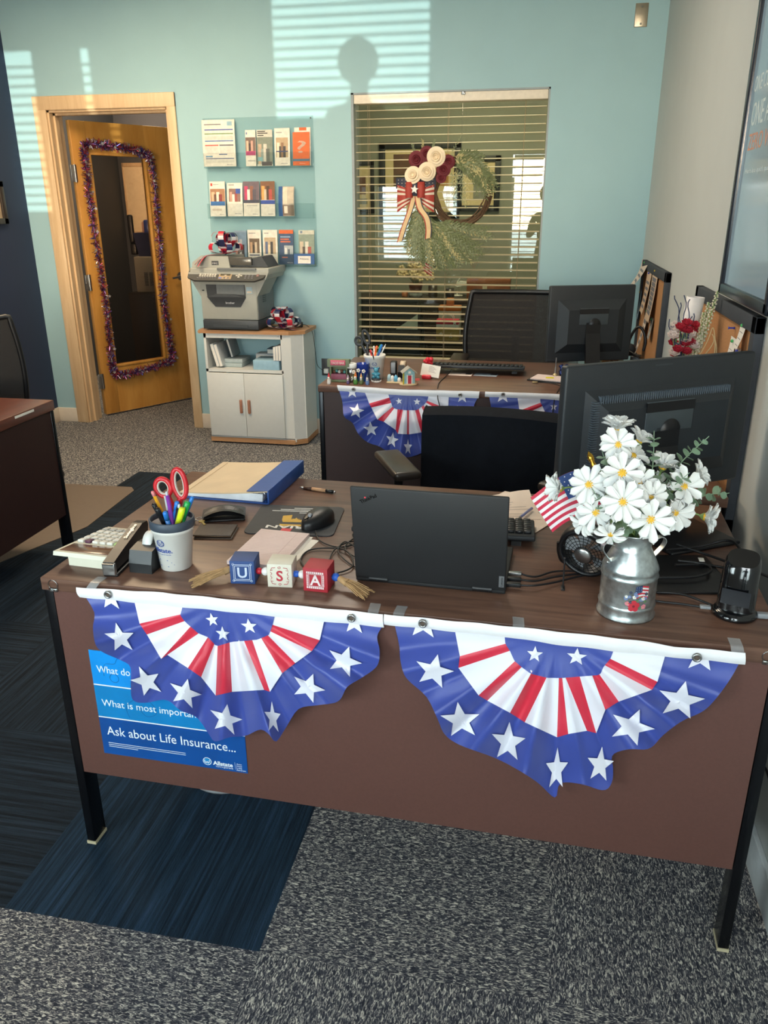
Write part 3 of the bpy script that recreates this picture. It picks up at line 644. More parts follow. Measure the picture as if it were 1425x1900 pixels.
# calculator
t = thing('calculator', 'cream desktop calculator with its display end over the left corner of the near desk', 'calculator', (0.085, 0.165, T), math.radians(-4))
cream = mat('calculator_cream', '#d9d6c4', 0.45, var=0.02)
m = MB(); m.prism([(-0.098, 0.0), (0.085, 0.0), (0.085, 0.008), (-0.098, 0.026)], -0.05, 0.05, 0, 'x'); m.build('base', cream, t)
m = MB(); m.prism([(-0.115, 0.029), (-0.105, 0.024), (0.095, 0.006), (0.098, 0.014), (-0.112, 0.038)], -0.075, 0.075, 0, 'x'); fixn(m.build('body', cream, t))
sl = math.atan2(0.014-0.038, 0.21); Tm = Matrix.Translation((0, -0.112, 0.0385)) @ Matrix.Rotation(sl, 4, 'X')
m = MB(); m.mx(Tm).box((-0.066, 0.010, -0.002), (0.066, 0.062, 0.0012), r=0.001); m.build('display', mat('calculator_display', '#7a5a48', 0.15), t)
kk = [mat('key_white', '#e6e3da', 0.5), mat('key_maroon', '#5a3148', 0.5), mat('key_lime', '#a9c77a', 0.5), mat('key_grey', '#b8b6b0', 0.5)]
for r in range(5):
    for c in range(7):
        m = MB(); m.mx(Tm).box((-0.066+c*0.019, 0.075+r*0.024, -0.001), (-0.066+c*0.019+0.015, 0.075+r*0.024+0.017, 0.006), r=0.002)
        m.build('key', kk[1] if (r, c) == (0, 1) else kk[2] if (r, c) == (0, 5) else kk[3] if r == 4 else kk[0], t)
# stapler
t = thing('stapler', 'long black stapler beside the cream calculator', 'stapler', (0.152, 0.03, T), math.radians(4))
m = MB(); m.box((-0.017, 0, 0), (0.017, 0.19, 0.008), r=0.003); m.build('base', blackp, t)
m = MB(); m.prism([(-0.004, 0.014), (-0.002, 0.036), (0.05, 0.046), (0.16, 0.064), (0.186, 0.06), (0.19, 0.05), (0.18, 0.022), (0.15, 0.014)], -0.0125, 0.0125, 0, 'x'); fixn(m.build('arm', blackp, t))
m = MB(); m.box((-0.0145, -0.006, 0.006), (0.0145, 0.004, 0.034), r=0.002).box((-0.012, -0.008, 0.03), (0.012, 0.002, 0.034)); m.build('nose', steel, t)
m = MB(); m.mx(Matrix.Translation((0, 0.09, 0.0535)) @ Matrix.Rotation(math.atan2(0.018, 0.11), 4, 'X')); fit(m, 'Swingline', -0.03, 0.03, -0.004, Matrix.Translation((0, 0.03, 0.0015)) @ Matrix.Rotation(PI/2, 4, 'Z'), 0, 0.012); m.build('lettering', steel, t)
# tape dispenser
t = thing('tape_dispenser', 'black tape dispenser with a white roll beside the near pen cup', 'tape dispenser', (0.208, 0.06, T), math.radians(-2))
m = MB(); m.prism([(0, 0), (0, 0.022), (0.01, 0.05), (0.045, 0.055), (0.09, 0.05), (0.125, 0.03), (0.13, 0)], -0.027, 0.027, 0, 'x'); m.box((-0.02, 0.118, 0.02), (0.02, 0.134, 0.045), r=0.003); fixn(m.build('body', blackp, t))
m = MB(); m.at((0, 0.06, 0.05), ry=PI/2).lathe([(0.013, -0.010), (0.025, -0.010), (0.026, 0), (0.025, 0.010), (0.013, 0.010), (0.013, -0.010)], 28); m.build('tape_roll', mat('tape_white', '#e6e6e2', 0.35), t)
m = MB(); m.box((-0.011, 0.128, 0.045), (0.011, 0.136, 0.05)); m.build('cutter', steel, t)
# pen cups
cup_m = mat('stadium_cup_white', '#eceae4', 0.45, var=0.015)
def stadium_cup(loc, rz, label, tape=True, s=1.0, lines=True):
    t = thing('pen_cup', label, 'cup', loc, rz)
    m = MB(); m.lathe([(0.001, 0.003), (0.034*s, 0.003), (0.0355*s, 0.0), (0.0375*s, 0.001), (0.0475*s, 0.097*s), (0.0505*s, 0.098*s), (0.0515*s, 0.112*s), (0.0495*s, 0.114*s), (0.0475*s, 0.112*s), (0.036*s, 0.006), (0.001, 0.006)], 40); m.build('cup_body', cup_m, t)
    if tape:
        m = MB(); m.lathe([(0.0522*s, 0.106*s), (0.0535*s, 0.108*s), (0.0535*s, 0.126*s), (0.0515*s, 0.128*s), (0.049*s, 0.127*s), (0.049*s, 0.108*s)], 40); m.build('rim_band', mat('dark_slate_band', '#3d4754', 0.5), t)
    # printing wrapped on the cup wall, facing -Y
    m = MB(); m2 = MB(); q = 0.0
    fit(m2, 'Allstate.', -0.028*s, 0.028*s, 0.052*s, FACE_FRONT, 0, 0.016*s, bold=0.0003)
    fit(m2, "You're in good hands.", -0.024*s, 0.024*s, 0.0455*s, FACE_FRONT, 1, 0.004*s)
    if lines:
        for i, w_ in enumerate((0.013, 0.022, 0.027, 0.013)):
            m2.box((-w_*s, -0.0003, (0.030-0.0055*i)*s), (w_*s, 0, (0.0318-0.0055*i)*s), 1)
    for s_ in (-1, 1):
        m2.tube([(s_*a*s, 0, b*s) for a, b in ((0.001, 0.069), (0.0085, 0.0715), (0.0085, 0.079), (0.005, 0.081), (0.003, 0.075), (0.001, 0.072))], 0.0009*s, 5, 0)
    m2.tube([(0.011*s*math.cos(a*PI/12), 0, (0.0755+0.0085*math.sin(a*PI/12))*s) for a in range(24)], 0.0006*s, 5, 0, closed=True)
    for i, v in enumerate(m2.v):
        z = v[2]; r = (0.0375+(0.0475-0.0375)*(z/s)/0.097)*s+0.0005-v[1]*0.6; a = v[0]/r; m2.v[i] = (r*math.sin(a), -r*math.cos(a), z)
    m2.build('printing', [mat('print_blue', '#2b4a9a', 0.5), mat('print_pale_blue', '#5a73b4', 0.5)], t)
    return t
CUP = Vector((0.268, 0.112, T))
stadium_cup(CUP, math.radians(-18), 'white printed cup with a slate rim band holding pens on the near desk', s=0.92)
def pen(name, base, tip, r, mats, label, cat='pen', cap=0.0, group=None, nib=True, clip=False):
    """a pen standing from base to tip; parts barrel, cap or end, clip"""
    base = Vector(base); tip = Vector(tip); d = (tip-base); L = d.length; q = d.to_track_quat('Z', 'Y').to_matrix().to_4x4()
    t = thing(name, label, cat, base, 0, group); t.matrix_world = Matrix.Translation(base) @ q
    m = MB(); m.lathe([(0.0002, 0), (r*0.35, 0.004), (r, 0.016), (r, L-max(cap, 0.002)), (r*0.5, L-max(cap, 0.002))], 14); m.build('barrel', mats[0], t)
    if cap > 0:
        m = MB(); m.lathe([(r*0.5, L-cap), (r*1.08, L-cap), (r*1.08, L-0.003), (r*0.7, L), (0.0002, L)], 14); m.build('cap', mats[1], t)
    else:
        m = MB(); m.lathe([(r*0.6, L-0.003), (r*0.6, L+0.006), (0.0002, L+0.007)], 10); m.build('button', mats[1], t)
    if clip:
        m = MB(); m.box((r*0.9, -0.002, L-0.035), (r*1.5, 0.002, L-0.002), r=0.0006); m.build('clip', mats[1], t)
    return t
def cupin(cup, a, ra, h, b, rb, z0=0.012):
    """points inside a cup: foot at angle a, top at angle b"""
    return (cup+Vector((ra*math.cos(a), ra*math.sin(a), z0)), cup+Vector((rb*math.cos(b), rb*math.sin(b), h)))
inks = {k: mat('pen_'+k, v, 0.3) for k, v in dict(yellow='#e9a823', pink='#e58a8a', black='#17181b', blue='#2b7bd0', purple='#8a3ca8', green='#17a04a', lime='#dff02a', silver='#c8ccd0', white='#e8e8e6', red='#c83232', orange='#e8662c', navy='#24468f').items()}
D2 = math.radians
b_, t_ = cupin(CUP, D2(20), 0.022, 0.172, D2(170), 0.044)
pen('pencil', b_, t_, 0.0036, (inks['yellow'], inks['pink']), 'yellow pencil with a pink eraser leaning at the left of the near cup', 'pencil', 0.012)
b_, t_ = cupin(CUP, D2(60), 0.02, 0.150, D2(195), 0.036); pen('marker', b_, t_, 0.005, (inks['black'], inks['black']), 'black marker next to the yellow pencil in the near cup', 'marker', 0.05, clip=True)
b_, t_ = cupin(CUP, D2(80), 0.02, 0.144, D2(222), 0.030); pen('marker', b_, t_, 0.0055, (inks['black'], inks['black']), 'thick black marker with white print at the front left of the near cup', 'marker', 0.05, clip=True)
b_, t_ = cupin(CUP, D2(-40), 0.02, 0.168, D2(150), 0.008); pen('pen', b_, t_, 0.005, (inks['purple'], inks['silver']), 'purple pen with a silver end in the middle of the near cup', clip=True)
b_, t_ = cupin(CUP, D2(100), 0.02, 0.139, D2(268), 0.026); pen('pen', b_, t_, 0.0052, (inks['blue'], inks['blue']), 'short blue pen at the front of the near cup', cap=0.022)
b_, t_ = cupin(CUP, D2(200), 0.02, 0.152, D2(30), 0.016); pen('pen', b_, t_, 0.005, (inks['blue'], inks['blue']), 'blue pen leaning right behind the grey pen in the near cup', cap=0.02, clip=True)
b_, t_ = cupin(CUP, D2(150), 0.02, 0.146, D2(-20), 0.026); pen('pen', b_, t_, 0.0048, (inks['black'], inks['silver']), 'black and silver pen beside the yellow highlighter in the near cup', cap=0.0, clip=True)
b_, t_ = cupin(CUP, D2(190), 0.018, 0.146, D2(-22), 0.038); pen('highlighter', b_, t_, 0.0065, (inks['lime'], inks['lime']), 'neon yellow highlighter at the right front of the near cup', 'highlighter', 0.04, clip=True)
b_, t_ = cupin(CUP, D2(210), 0.015, 0.154, D2(8), 0.040); pen('highlighter', b_, t_, 0.0065, (inks['green'], inks['green']), 'green highlighter behind the yellow one in the near cup', 'highlighter', 0.04, clip=True)
b_, t_ = cupin(CUP, D2(170), 0.02, 0.163, D2(15), 0.050); pen('pen', b_, t_, 0.0042, (inks['navy'], inks['blue']), 'blue pen leaning out at the right edge of the near cup', cap=0.03, clip=True)
def scissors(loc, rz, mh, mi, label, s=1.0, tilt=0.0, spread=0.0):
    """scissors standing on their blades, handle loops up, in the XZ plane"""
    t = thing('scissors', label, 'scissors', loc, rz); t.rotation_euler = (tilt, 0, rz)
    m = MB()
    for q in (-1, 1): m.prism([(q*0.001, 0.0), (q*0.010, 0.06), (q*0.009, 0.11), (-q*0.005, 0.11), (-q*0.004, 0.06)], -0.001+0.0012*q, 0.0005+0.0012*q, 0, 'y')
    fixn(m.build('blades', steel, t))
    def loop(cx, cz, a, b, rot):
        return [Vector((cx+a*math.cos(u)*math.cos(rot)-b*math.sin(u)*math.sin(rot), 0, cz+a*math.cos(u)*math.sin(rot)+b*math.sin(u)*math.cos(rot))) for u in [2*PI*k/28 for k in range(28)]]
    for nm, (cx, cz, a, b, rot), root in (('thumb_loop', (-0.024, 0.148, 0.017, 0.020, 0.25), (-0.006, 0.105)), ('finger_loop', (0.014, 0.158, 0.0145, 0.033, 0.12), (0.006, 0.105))):
        m = MB(); lp = loop(cx, cz, a, b, rot); m.tube(lp, 0.0055, 10, 0, closed=True)
        low = min(lp, key=lambda p: (p-Vector((root[0], 0, root[1]))).length)
        m.tube([low, low.lerp(Vector((root[0]*0.4, 0, root[1]-0.012)), 0.6), (root[0]*0.3, 0, root[1]-0.03)], [0.0065, 0.0075, 0.006], 10, 0)
        m.tube(loop(cx, cz, a-0.0042, b-0.0042, rot), 0.0034, 8, 1, closed=True)
        m.build(nm, [mh, mi], t)
    m = MB(); m.cyl((0, -0.004, 0.085), (0, 0.004, 0.085), 0.004); m.build('pivot', steel, t)
    if s != 1: t.scale = (s, s, s)
    return t
scissors(CUP+Vector((0.0, 0.016, 0.028)), D2(4), red, mat('scissor_grip_grey', '#c2bdb2', 0.5), 'red handled scissors with grey grips standing in the near pen cup', 1.0, D2(-4))
# black pouch with keys
t = thing('key_pouch', 'black leather pouch behind the near pen cup', 'pouch', (0.262, 0.415, T), D2(20))
m = MB(); m.sheet(lambda u, v: (-0.055+0.11*u, -0.035+0.07*v, 0.004+0.026*math.sin(PI*min(1, u*0.75+0.12))*(1-0.3*v)), 12, 8, 0.0, 0); m.box((-0.054, -0.034, 0), (0.054, 0.034, 0.006), r=0.002); m.build('pouch_body', mat('black_leather', '#1b1a1b', 0.4, bump=0.3, bscale=300), t)
m = MB(); m.sheet(lambda u, v: (-0.05+0.1*u, -0.037+0.035*v, 0.026*math.sin(PI*min(1, u*0.75+0.12))*(0.5+0.5*v)+0.007), 10, 4, 0.001); m.build('flap', mat('black_leather', '', 0), t)
k0 = Vector((0.215, 0.368, T+0.006)); t = thing('key_ring', 'bunch of silver keys beside the black pouch', 'keys', k0)
m = MB(); m.tube([(0.011*math.cos(a*PI/10), 0.011*math.sin(a*PI/10), 0.004) for a in range(20)], 0.001, 6, closed=True); m.build('ring', steel, t)
for i, a in enumerate((-2.6, -0.9, 0.6)):
    m = MB(); m.at((0.012*math.cos(a), 0.012*math.sin(a), 0.001+0.002*i), rz=a); m.cyl((0.006, 0, 0), (0.006, 0, 0.0018), 0.008, n=14).box((0.012, -0.0028, 0), (0.034, 0.0028, 0.0016)); m.build('key', [steel, mat('brass_key', '#a8935a', 0.3, 0.9), steel][i], t)
# two flat wallets/coasters
lea = mat('brown_leather', '#3a2c24', 0.55, var=0.15, scale=220, bump=0.3, bscale=400)
for k, (dx, lab) in enumerate(((0.0, 'lower of two flat brown leather pads between the near cup and the notepad'), (-0.004, 'upper of two flat brown leather pads between the near cup and the notepad'))):
    t = thing('leather_coaster', lab, 'coaster', (0.285+dx, 0.305-dx, T+0.0052*k), D2(8))
    m = MB(); m.box((-0.047, -0.038, 0), (0.047, 0.038, 0.004), r=0.0015); m.build('pad', lea, t)
    m = MB(); m.box((-0.0472, -0.0382, 0.001), (0.0472, 0.0382, 0.0022)); m.build('edge_stitch', mat('tan_edge', '#7a6044', 0.6), t)
# ring binder
t = thing('ring_binder', 'blue ring binder with a tan cover lying at the far left of the near desk', 'binder', (0.345, 0.525, T), D2(-3))
tan = mat('tan_card', '#d8bf9c', 0.65, var=0.05, scale=14); bb = mat('binder_blue', '#2f559c', 0.45, var=0.05)
m = MB(); m.sheet(lambda u, v: (-0.262+0.262*u-0.0, 0.0+0.285*v, 0.016+0.022*u-0.004*math.sin(PI*u)), 12, 6, 0.003, 0); o = m.build('front_cover', tan, t)
m = MB(); m.sheet(lambda u, v: (-0.062+0.062*u, -0.0008+0.2866*v, 0.0345+0.005*u), 4, 4, 0.001); m.build('spine_strip', bb, t)
m = MB(); m.box((-0.003, 0, 0), (0.002, 0.285, 0.0395), r=0.001).box((-0.262, 0, 0), (0, 0.285, 0.003)); m.build('spine', bb, t)
m = MB(); m.prism([(-0.255, 0.004), (-0.02, 0.004), (-0.018, 0.026), (-0.06, 0.026), (-0.255, 0.011)], 0.006, 0.278, 0, 'y'); m.build('paper_stack', mat('binder_pages', '#e3e6ea', 0.7, bump=0.4, bscale=500), t)
for y in (0.01, 0.14, 0.27):
    m = MB(); m.tube([(-0.022+0.010*math.cos(a), y, 0.020+0.012*math.sin(a)) for a in [PI*k/8 for k in range(16)]], 0.0016, 6, closed=True); m.build('ring', chrome, t)
m = MB(); m.box((-0.24, 0.015, 0.0185), (-0.2395, 0.27, 0.0193)); m.build('cover_crease', mat('tan_line', '#a88a64', 0.7), t)
# retractable pen lying by the binder
def lying_pen(a, b, r, parts, label, cat='pen', name='ballpoint_pen'):
    a = Vector(a); b = Vector(b); d = b-a; t = thing(name, label, cat, a); t.matrix_world = Matrix.Translation(a) @ d.to_track_quat('Z', 'Y').to_matrix().to_4x4(); L = d.length
    for nm, z0, z1, r0, r1, mm in parts:
        m = MB(); m.lathe([(0.0002, z0*L), (r*r0, z0*L), (r*r1, z1*L), (0.0002, z1*L)], 14); m.build(nm, mm, t)
    return t
lying_pen((0.497, 0.642, T+0.0055), (0.388, 0.667, T+0.0045), 0.005, [('button', -0.05, 0.02, .6, .6, chrome), ('end_cap', 0.02, 0.22, 1, 1, inks['black']), ('barrel', 0.22, 0.62, 1, 1, mat('wood_barrel', '#c89a72', 0.5)), ('grip', 0.62, 0.85, 1, .95, mat('dark_wood_grip', '#4a3024', 0.5)), ('tip', 0.85, 1.0, .9, .15, steel)], 'brown and tan ballpoint pen lying beside the ring binder')
# mouse pad, upside down to the viewer
t = thing('mouse_pad', 'grey mouse pad with white and gold printing in the middle of the near desk', 'mouse pad', (0.452, 0.425, T), D2(5))
def rrect(w, d, r, n=5): return [(sx*(w/2-r)+r*math.cos(a0+k*PI/2/n), sy*(d/2-r)+r*math.sin(a0+k*PI/2/n)) for sx, sy, a0 in ((1, 1, 0), (-1, 1, PI/2), (-1, -1, PI), (1, -1, 3*PI/2)) for k in range(n+1)]
m = MB(); m.prism(rrect(0.225, 0.20, 0.018), 0, 0.003); m.build('pad', mat('pad_grey', '#3c3d40', 0.7), t)
m = MB(); Q = Matrix.Translation((0, 0, 0.0034)) @ Matrix.Rotation(PI, 4, 'Z')
fit(m, 'RIAN', -0.03, 0.065, 0.045, Q, 0, 0.024, bold=0.0006)
for i, (x0, x1) in enumerate(((-0.05, 0.0), (-0.05, 0.075), (-0.06, 0.055), (-0.03, 0.02))):
    m.box((-x1, 0.045+0.011*i, 0.003), (-x0, 0.048+0.011*i, 0.0036), 0)
for cx in (-0.055, -0.03, -0.005): m.box((cx, 0.0445, 0.003), (cx+0.004, 0.08, 0.0032), 2)
m.prism([(-0.035, -0.035), (0.03, -0.035), (0.025, -0.045), (-0.03, -0.048)], 0.003, 0.0035, 1); m.prism([(-0.035, -0.005), (-0.038, 0.022), (-0.015, 0.03), (-0.012, 0.0), (0.02, -0.004), (0.022, -0.018), (-0.03, -0.02)], 0.003, 0.0035, 1)
m.prism(star_poly(0.012), 0.003, 0.00345, 1)
m.build('printing', [mat('print_white', '#e9e6e0', 0.6), mat('print_gold', '#d2a32c', 0.5), mat('pad_grey', '', 0)], t)
m = MB(); m.box((0.436, 0.332, T+0.0032), (0.462, 0.36, T+0.0040)); tag(m.build('red_flag_sticker', mat('sticker_red', '#d8323a', 0.5)), 'red sticky flag at the near edge of the mouse pad', 'sticky flag')
t = thing('computer_mouse', 'black computer mouse on the grey mouse pad', 'mouse', (0.515, 0.405, T+0.0035), D2(160))
m = MB(); m.grid(lambda u, v: (0.033*math.cos(2*PI*u)*math.sin(PI*v/2)*(1-0.12*math.sin(2*PI*u)), 0.057*math.sin(2*PI*u)*math.sin(PI*v/2), 0.001+0.036*max(0, math.cos(PI*v/2))**0.55*(1-0.12*math.sin(2*PI*u)*math.sin(PI*v/2))), 32, 12); m.lathe([(0.0002, 0), (0.03, 0)], 24); fixn(m.build('mouse_body', blackp, t))
m = MB(); m.at((0, 0.028, 0.031), ry=PI/2).lathe([(0.002, -0.004), (0.007, -0.004), (0.007, 0.004), (0.002, 0.004)], 16); m.build('scroll_wheel', greyp, t)
m = MB(); m.box((-0.0006, 0.02, 0.028), (0.0006, 0.054, 0.0305)); m.build('button_seam', darkmetal, t)
def cable(pts, r, label, n=8, name='cable', mm=None, ends=()):
    m = MB(); m.tube(smooth(pts, n), r, 8)
    t = m.build(name, mm or cable_m); tag(t, label, 'cable')
    for e in ends:
        k = MB(); k.box((e[0]-e[3], e[1]-e[4], e[2]-e[5]), (e[0]+e[3], e[1]+e[4], e[2]+e[5]), r=0.001); k.build('plug', e[6] if len(e) > 6 else blackp, t)
    return t
z = T+0.004
cable([(0.525, 0.35, z+0.004), (0.55, 0.30, z), (0.60, 0.27, z), (0.64, 0.30, z), (0.62, 0.35, z+.002), (0.66, 0.385, z), (0.70, 0.39, z)], 0.0017, 'thin mouse cable curling from the mouse to the laptop')
cable([(0.595, 0.085, z), (0.603, 0.16, z), (0.60, 0.25, z+.003), (0.63, 0.31, z), (0.68, 0.305, z), (0.70, 0.28, z)], 0.0017, 'thin black cable looping up behind the red letter block')
cable([(0.70, 0.20, z), (0.645, 0.23, z), (0.62, 0.27, z+.004), (0.64, 0.335, z+.004), (0.69, 0.345, z)], 0.0016, 'thin black cable bulging out of the left side of the laptop')
cable([(0.70, 0.14, z), (0.645, 0.19, z), (0.61, 0.24, z+.004), (0.615, 0.29, z+.006), (0.66, 0.255, z+.004), (0.71, 0.24, z)], 0.0016, 'thin black cable crossing in a loop beside the laptop')
cable([(0.56, 0.14, z), (0.535, 0.19, z), (0.545, 0.245, z), (0.61, 0.255, z+.003), (0.645, 0.22, z+.003), (0.66, 0.16, z+.002), (0.62, 0.12, z), (0.57, 0.11, z)], 0.0019, 'black cable coiled between the notepad and the laptop')
# note pads
m = MB(); m.at((0.455, 0.233, T), rz=D2(-3)).box((-0.064, -0.1, 0), (0.066, 0.095, 0.0012)); m.at((0.472, 0.229, T+0.0001), rz=D2(-8)).box((-0.05, -0.09, 0), (0.062, 0.088, 0.0008))
tag(m.build('loose_note', paper), 'white sheet sticking out from under the notepad on the near desk', 'paper')
t = thing('notepad', 'pink tinted notepad lying behind the letter blocks', 'notepad', (0.448, 0.232, T+0.0014), D2(-4))
m = MB(); m.box((-0.063, -0.1, 0), (0.063, 0.096, 0.009)); m.build('pages', mat('pad_pink', '#e0cbc6', 0.75, var=0.03), t)
m = MB(); [m.box((-0.06, -0.095+0.009*k, 0.009), (0.06, -0.0946+0.009*k, 0.0092)) for k in range(21)]; m.box((0.034, -0.1, 0.009), (0.0346, 0.096, 0.0093)); m.build('ruling', mat('rule_pink', '#c9a6a4', 0.8), t)
# USA block garland
g = thing('letter_block_garland', 'USA letter block garland with wooden beads and jute tassels on the near desk edge', 'garland', (0, 0, T))
def ornate(m, s, kind, mi):
    M = FACE_FRONT; e = s/2; z0 = s/2; y = -e-0.0004
    def bar(x0, x1, za, zb): m.box((x0, y-0.0003, za), (x1, y+0.0004, zb), mi)
    i = e*0.72
    if kind == 'U':
        for q in (i, i*0.84): bar(-q, q, z0+q-0.001, z0+q); bar(-q, q, z0-q, z0-q+0.001); bar(-q, -q+0.001, z0-q, z0+q); bar(q-0.001, q, z0-q, z0+q)
        for sx in (-1, 1):
            for sz in (-1, 1): m.tube([(sx*i+0.0022*math.cos(a*PI/5), y, z0+sz*i+0.0022*math.sin(a*PI/5)) for a in range(10)], 0.0005, 4, mi, closed=True)
    elif kind == 'S':
        for sx in (-1, 1):
            for sz in (-1, 1):
                m.tube([(sx*(i*0.45), y, z0+sz*i), (sx*i*0.85, y, z0+sz*i*0.95), (sx*i, y, z0+sz*i*0.6), (sx*i*0.75, y, z0+sz*i*0.7)], 0.0007, 4, mi)
                m.tube([(sx*i, y, z0+sz*i*0.45), (sx*i*0.85, y, z0+sz*i*0.25), (sx*i, y, z0+sz*i*0.05)], 0.0006, 4, mi)
        for sz in (-1, 1): m.tube([(0.0028*math.cos(a*PI/6), y, z0+sz*i+0.0022*math.sin(a*PI/6)) for a in range(12)], 0.0005, 4, mi, closed=True)
    else:
        bar(-i, i, z0+i*0.72, z0+i*0.74); 
        for k in range(9):
            x = -i+k*2*i/9; bar(x, x+i*0.16, z0+i*0.78, z0+i); bar(x, x+i*0.16, z0-i, z0-i*0.78)
            zz = z0-i*0.7+k*1.4*i/9
            bar(-i, -i*0.8, zz, zz+i*0.09); bar(i*0.8, i, zz, zz+i*0.09)
        for q in (0.74,): bar(-i*q, i*q, z0+i*q-0.0008, z0+i*q); bar(-i*q, i*q, z0-i*q, z0-i*q+0.0008); bar(-i*q, -i*q+0.0008, z0-i*q, z0+i*q); bar(i*q-0.0008, i*q, z0-i*q, z0+i*q)
    m.text(kind, s*0.62, Matrix.Translation((0, y, z0-s*0.21)) @ M, mi, 'CENTER', depth=0.0006, bold=s*0.012)
BS = 0.053
for kind, x, y, rz, c, ink in (('U', 0.445, 0.076, 7, '#27467f', '#c9d3e4'), ('S', 0.529, 0.075, 5, '#d8d2c2', '#b83240'), ('A', 0.612, 0.068, -2, '#a82834', '#e6d8d8')):
    m = MB(); m.at((x, y, 0), rz=D2(rz)); m.box((-BS/2, -BS/2, 0), (BS/2, BS/2, BS), 0, r=0.001); ornate(m, BS, kind, 1)
    m.build('letter_block', [mat('block_'+kind, c, 0.6, var=0.04), mat('block_ink_'+kind, ink, 0.6)], g)
bw = {'r': mat('bead_red', '#c22434', 0.4), 'w': mat('bead_white', '#e6e4e2', 0.4), 'b': mat('bead_blue', '#2a62c8', 0.4)}
for x, c, r in ((0.4785, 'r', .0075), (0.493, 'w', .009), (0.5615, 'b', .0075), (0.5745, 'w', .009), (0.5875, 'b', .007), (0.6475, 'b', .009)):
    m = MB(); m.ball((x, 0.070, 0.024), r, 10); m.build('bead', bw[c], g)
jute = mat('jute', '#b08d62', 0.85, var=0.15, scale=120)
for (a, b, sd) in (((0.419, 0.075, 0.024), (0.345, 0.018, 0.006), 1), ((0.655, 0.068, 0.023), (0.726, 0.036, 0.004), 2)):
    R = random.Random(sd); A = Vector(a); B = Vector(b); m = MB(); d = (B-A).normalized(); n_ = d.cross(Vector((0, 0, 1))).normalized()
    m.tube([A, A+d*0.022], [0.006, 0.0085], 10)
    for k in range(34):
        o = n_*R.uniform(-1, 1)+Vector((0, 0, R.uniform(-.5, 1))); e = A.lerp(B, R.uniform(0.82, 1.05))+n_*o.dot(n_)*0.022+Vector((0, 0, abs(o.z)*0.004))
        e.z = max(e.z, 0.002); s_ = A+d*0.018+o*0.006; s_.z = max(0.002, s_.z); mid = s_.lerp(e, .5)+Vector((0, 0, R.uniform(0, .003)))
        m.tube([s_, mid, e], 0.0011, 5)
    m.build('tassel', jute, g)
m = MB(); m.tube([(0.42, 0.074, 0.024), (0.53, 0.071, 0.024), (0.655, 0.068, 0.023)], 0.0012, 6); m.build('string', jute, g)

# ------------------------------------------------------------------ laptop and its neighbours
lap = thing('laptop', 'open black laptop seen from behind its lid in the middle of the near desk', 'laptop', (0.683, 0.104, T), D2(-1.8))
lapb = mat('laptop_black', '#1d1e20', 0.55, var=0.10, scale=9)
m = MB(); m.box((0, 0, 0.003), (0.318, 0.222, 0.017), r=0.003); m.build('base', lapb, lap)
m = MB(); [m.box((0.022+k*0.0186, 0.055+r*0.0186, 0.017), (0.022+k*0.0186+0.016, 0.055+r*0.0186+0.016, 0.0185)) for k in range(15) for r in range(6)]; m.build('keyboard', blackp, lap)
LT = Matrix.Translation((0, 0.002, 0.012)) @ Matrix.Rotation(D2(8.5), 4, 'X')
m = MB(); m.mx(LT).box((0, -0.0045, 0), (0.318, 0.0025, 0.219), r=0.003); m.build('lid', lapb, lap)
m = MB(); m.mx(LT).box((0.006, 0.0026, 0.012), (0.312, 0.0030, 0.213)); m.build('screen', mat('screen_dark', '#101216', 0.12), lap)
for x in (0.03, 0.25):
    m = MB(); m.cyl((x, 0.001, 0.012), (x+0.04, 0.001, 0.012), 0.0065, n=14); m.build('hinge', blackp, lap)
m = MB(); m.mx(LT @ Matrix.Translation((0.022, -0.0046, 0.182)) @ Matrix.Rotation(-D2(28), 4, 'Y')); fit(m, 'ThinkPad', 0, 0.038, 0, FACE_FRONT, 0, 0.0115, bold=0.0002); m.build('lettering', mat('logo_grey', '#0a0a0b', 0.15), lap)
m = MB(); m.mx(LT @ Matrix.Translation((0.0305, -0.0048, 0.1965))).ball((0, 0, 0), 0.0016, 6); m.build('logo_dot', mat('logo_red', '#e03040', 0.4, emit=0.6), lap)
m = MB(); m.mx(LT).box((0.304, -0.0052, 0.010), (0.3145, -0.0045, 0.037)); nm = m.build('name_plate', mat('plate_grey', '#86898c', 0.35, 0.6), lap)
m = MB(); m.mx(LT @ Matrix.Translation((0.3118, -0.0054, 0.013)) @ Matrix.Rotation(-PI/2, 4, 'Y')); fit(m, 'Lenovo', 0, 0.021, 0, FACE_FRONT, 0, 0.007); m.build('plate_lettering', blackp, nm)
for k, (y, c) in enumerate(((0.035, blackp), (0.062, blackp), (0.09, steel))):
    x = 0.683+0.318
    cable([(x+0.03, 0.095+y, T+0.010), (x+0.06, 0.10+y, T+0.010-0.003*k), (x+0.10, 0.13+y*1.0, T+0.006), (x+0.15, 0.19+y*0.5, T+0.004), (x+0.20, 0.24, T+0.003)], 0.0022, ['black cable plugged into the right side of the laptop, nearest the bunting', 'black cable plugged into the right side of the laptop, middle one of three', 'black cable with a grey plug in the right side of the laptop'][k], ends=((x+0.014, 0.095+y, T+0.010, 0.016, 0.005, 0.004, c),))
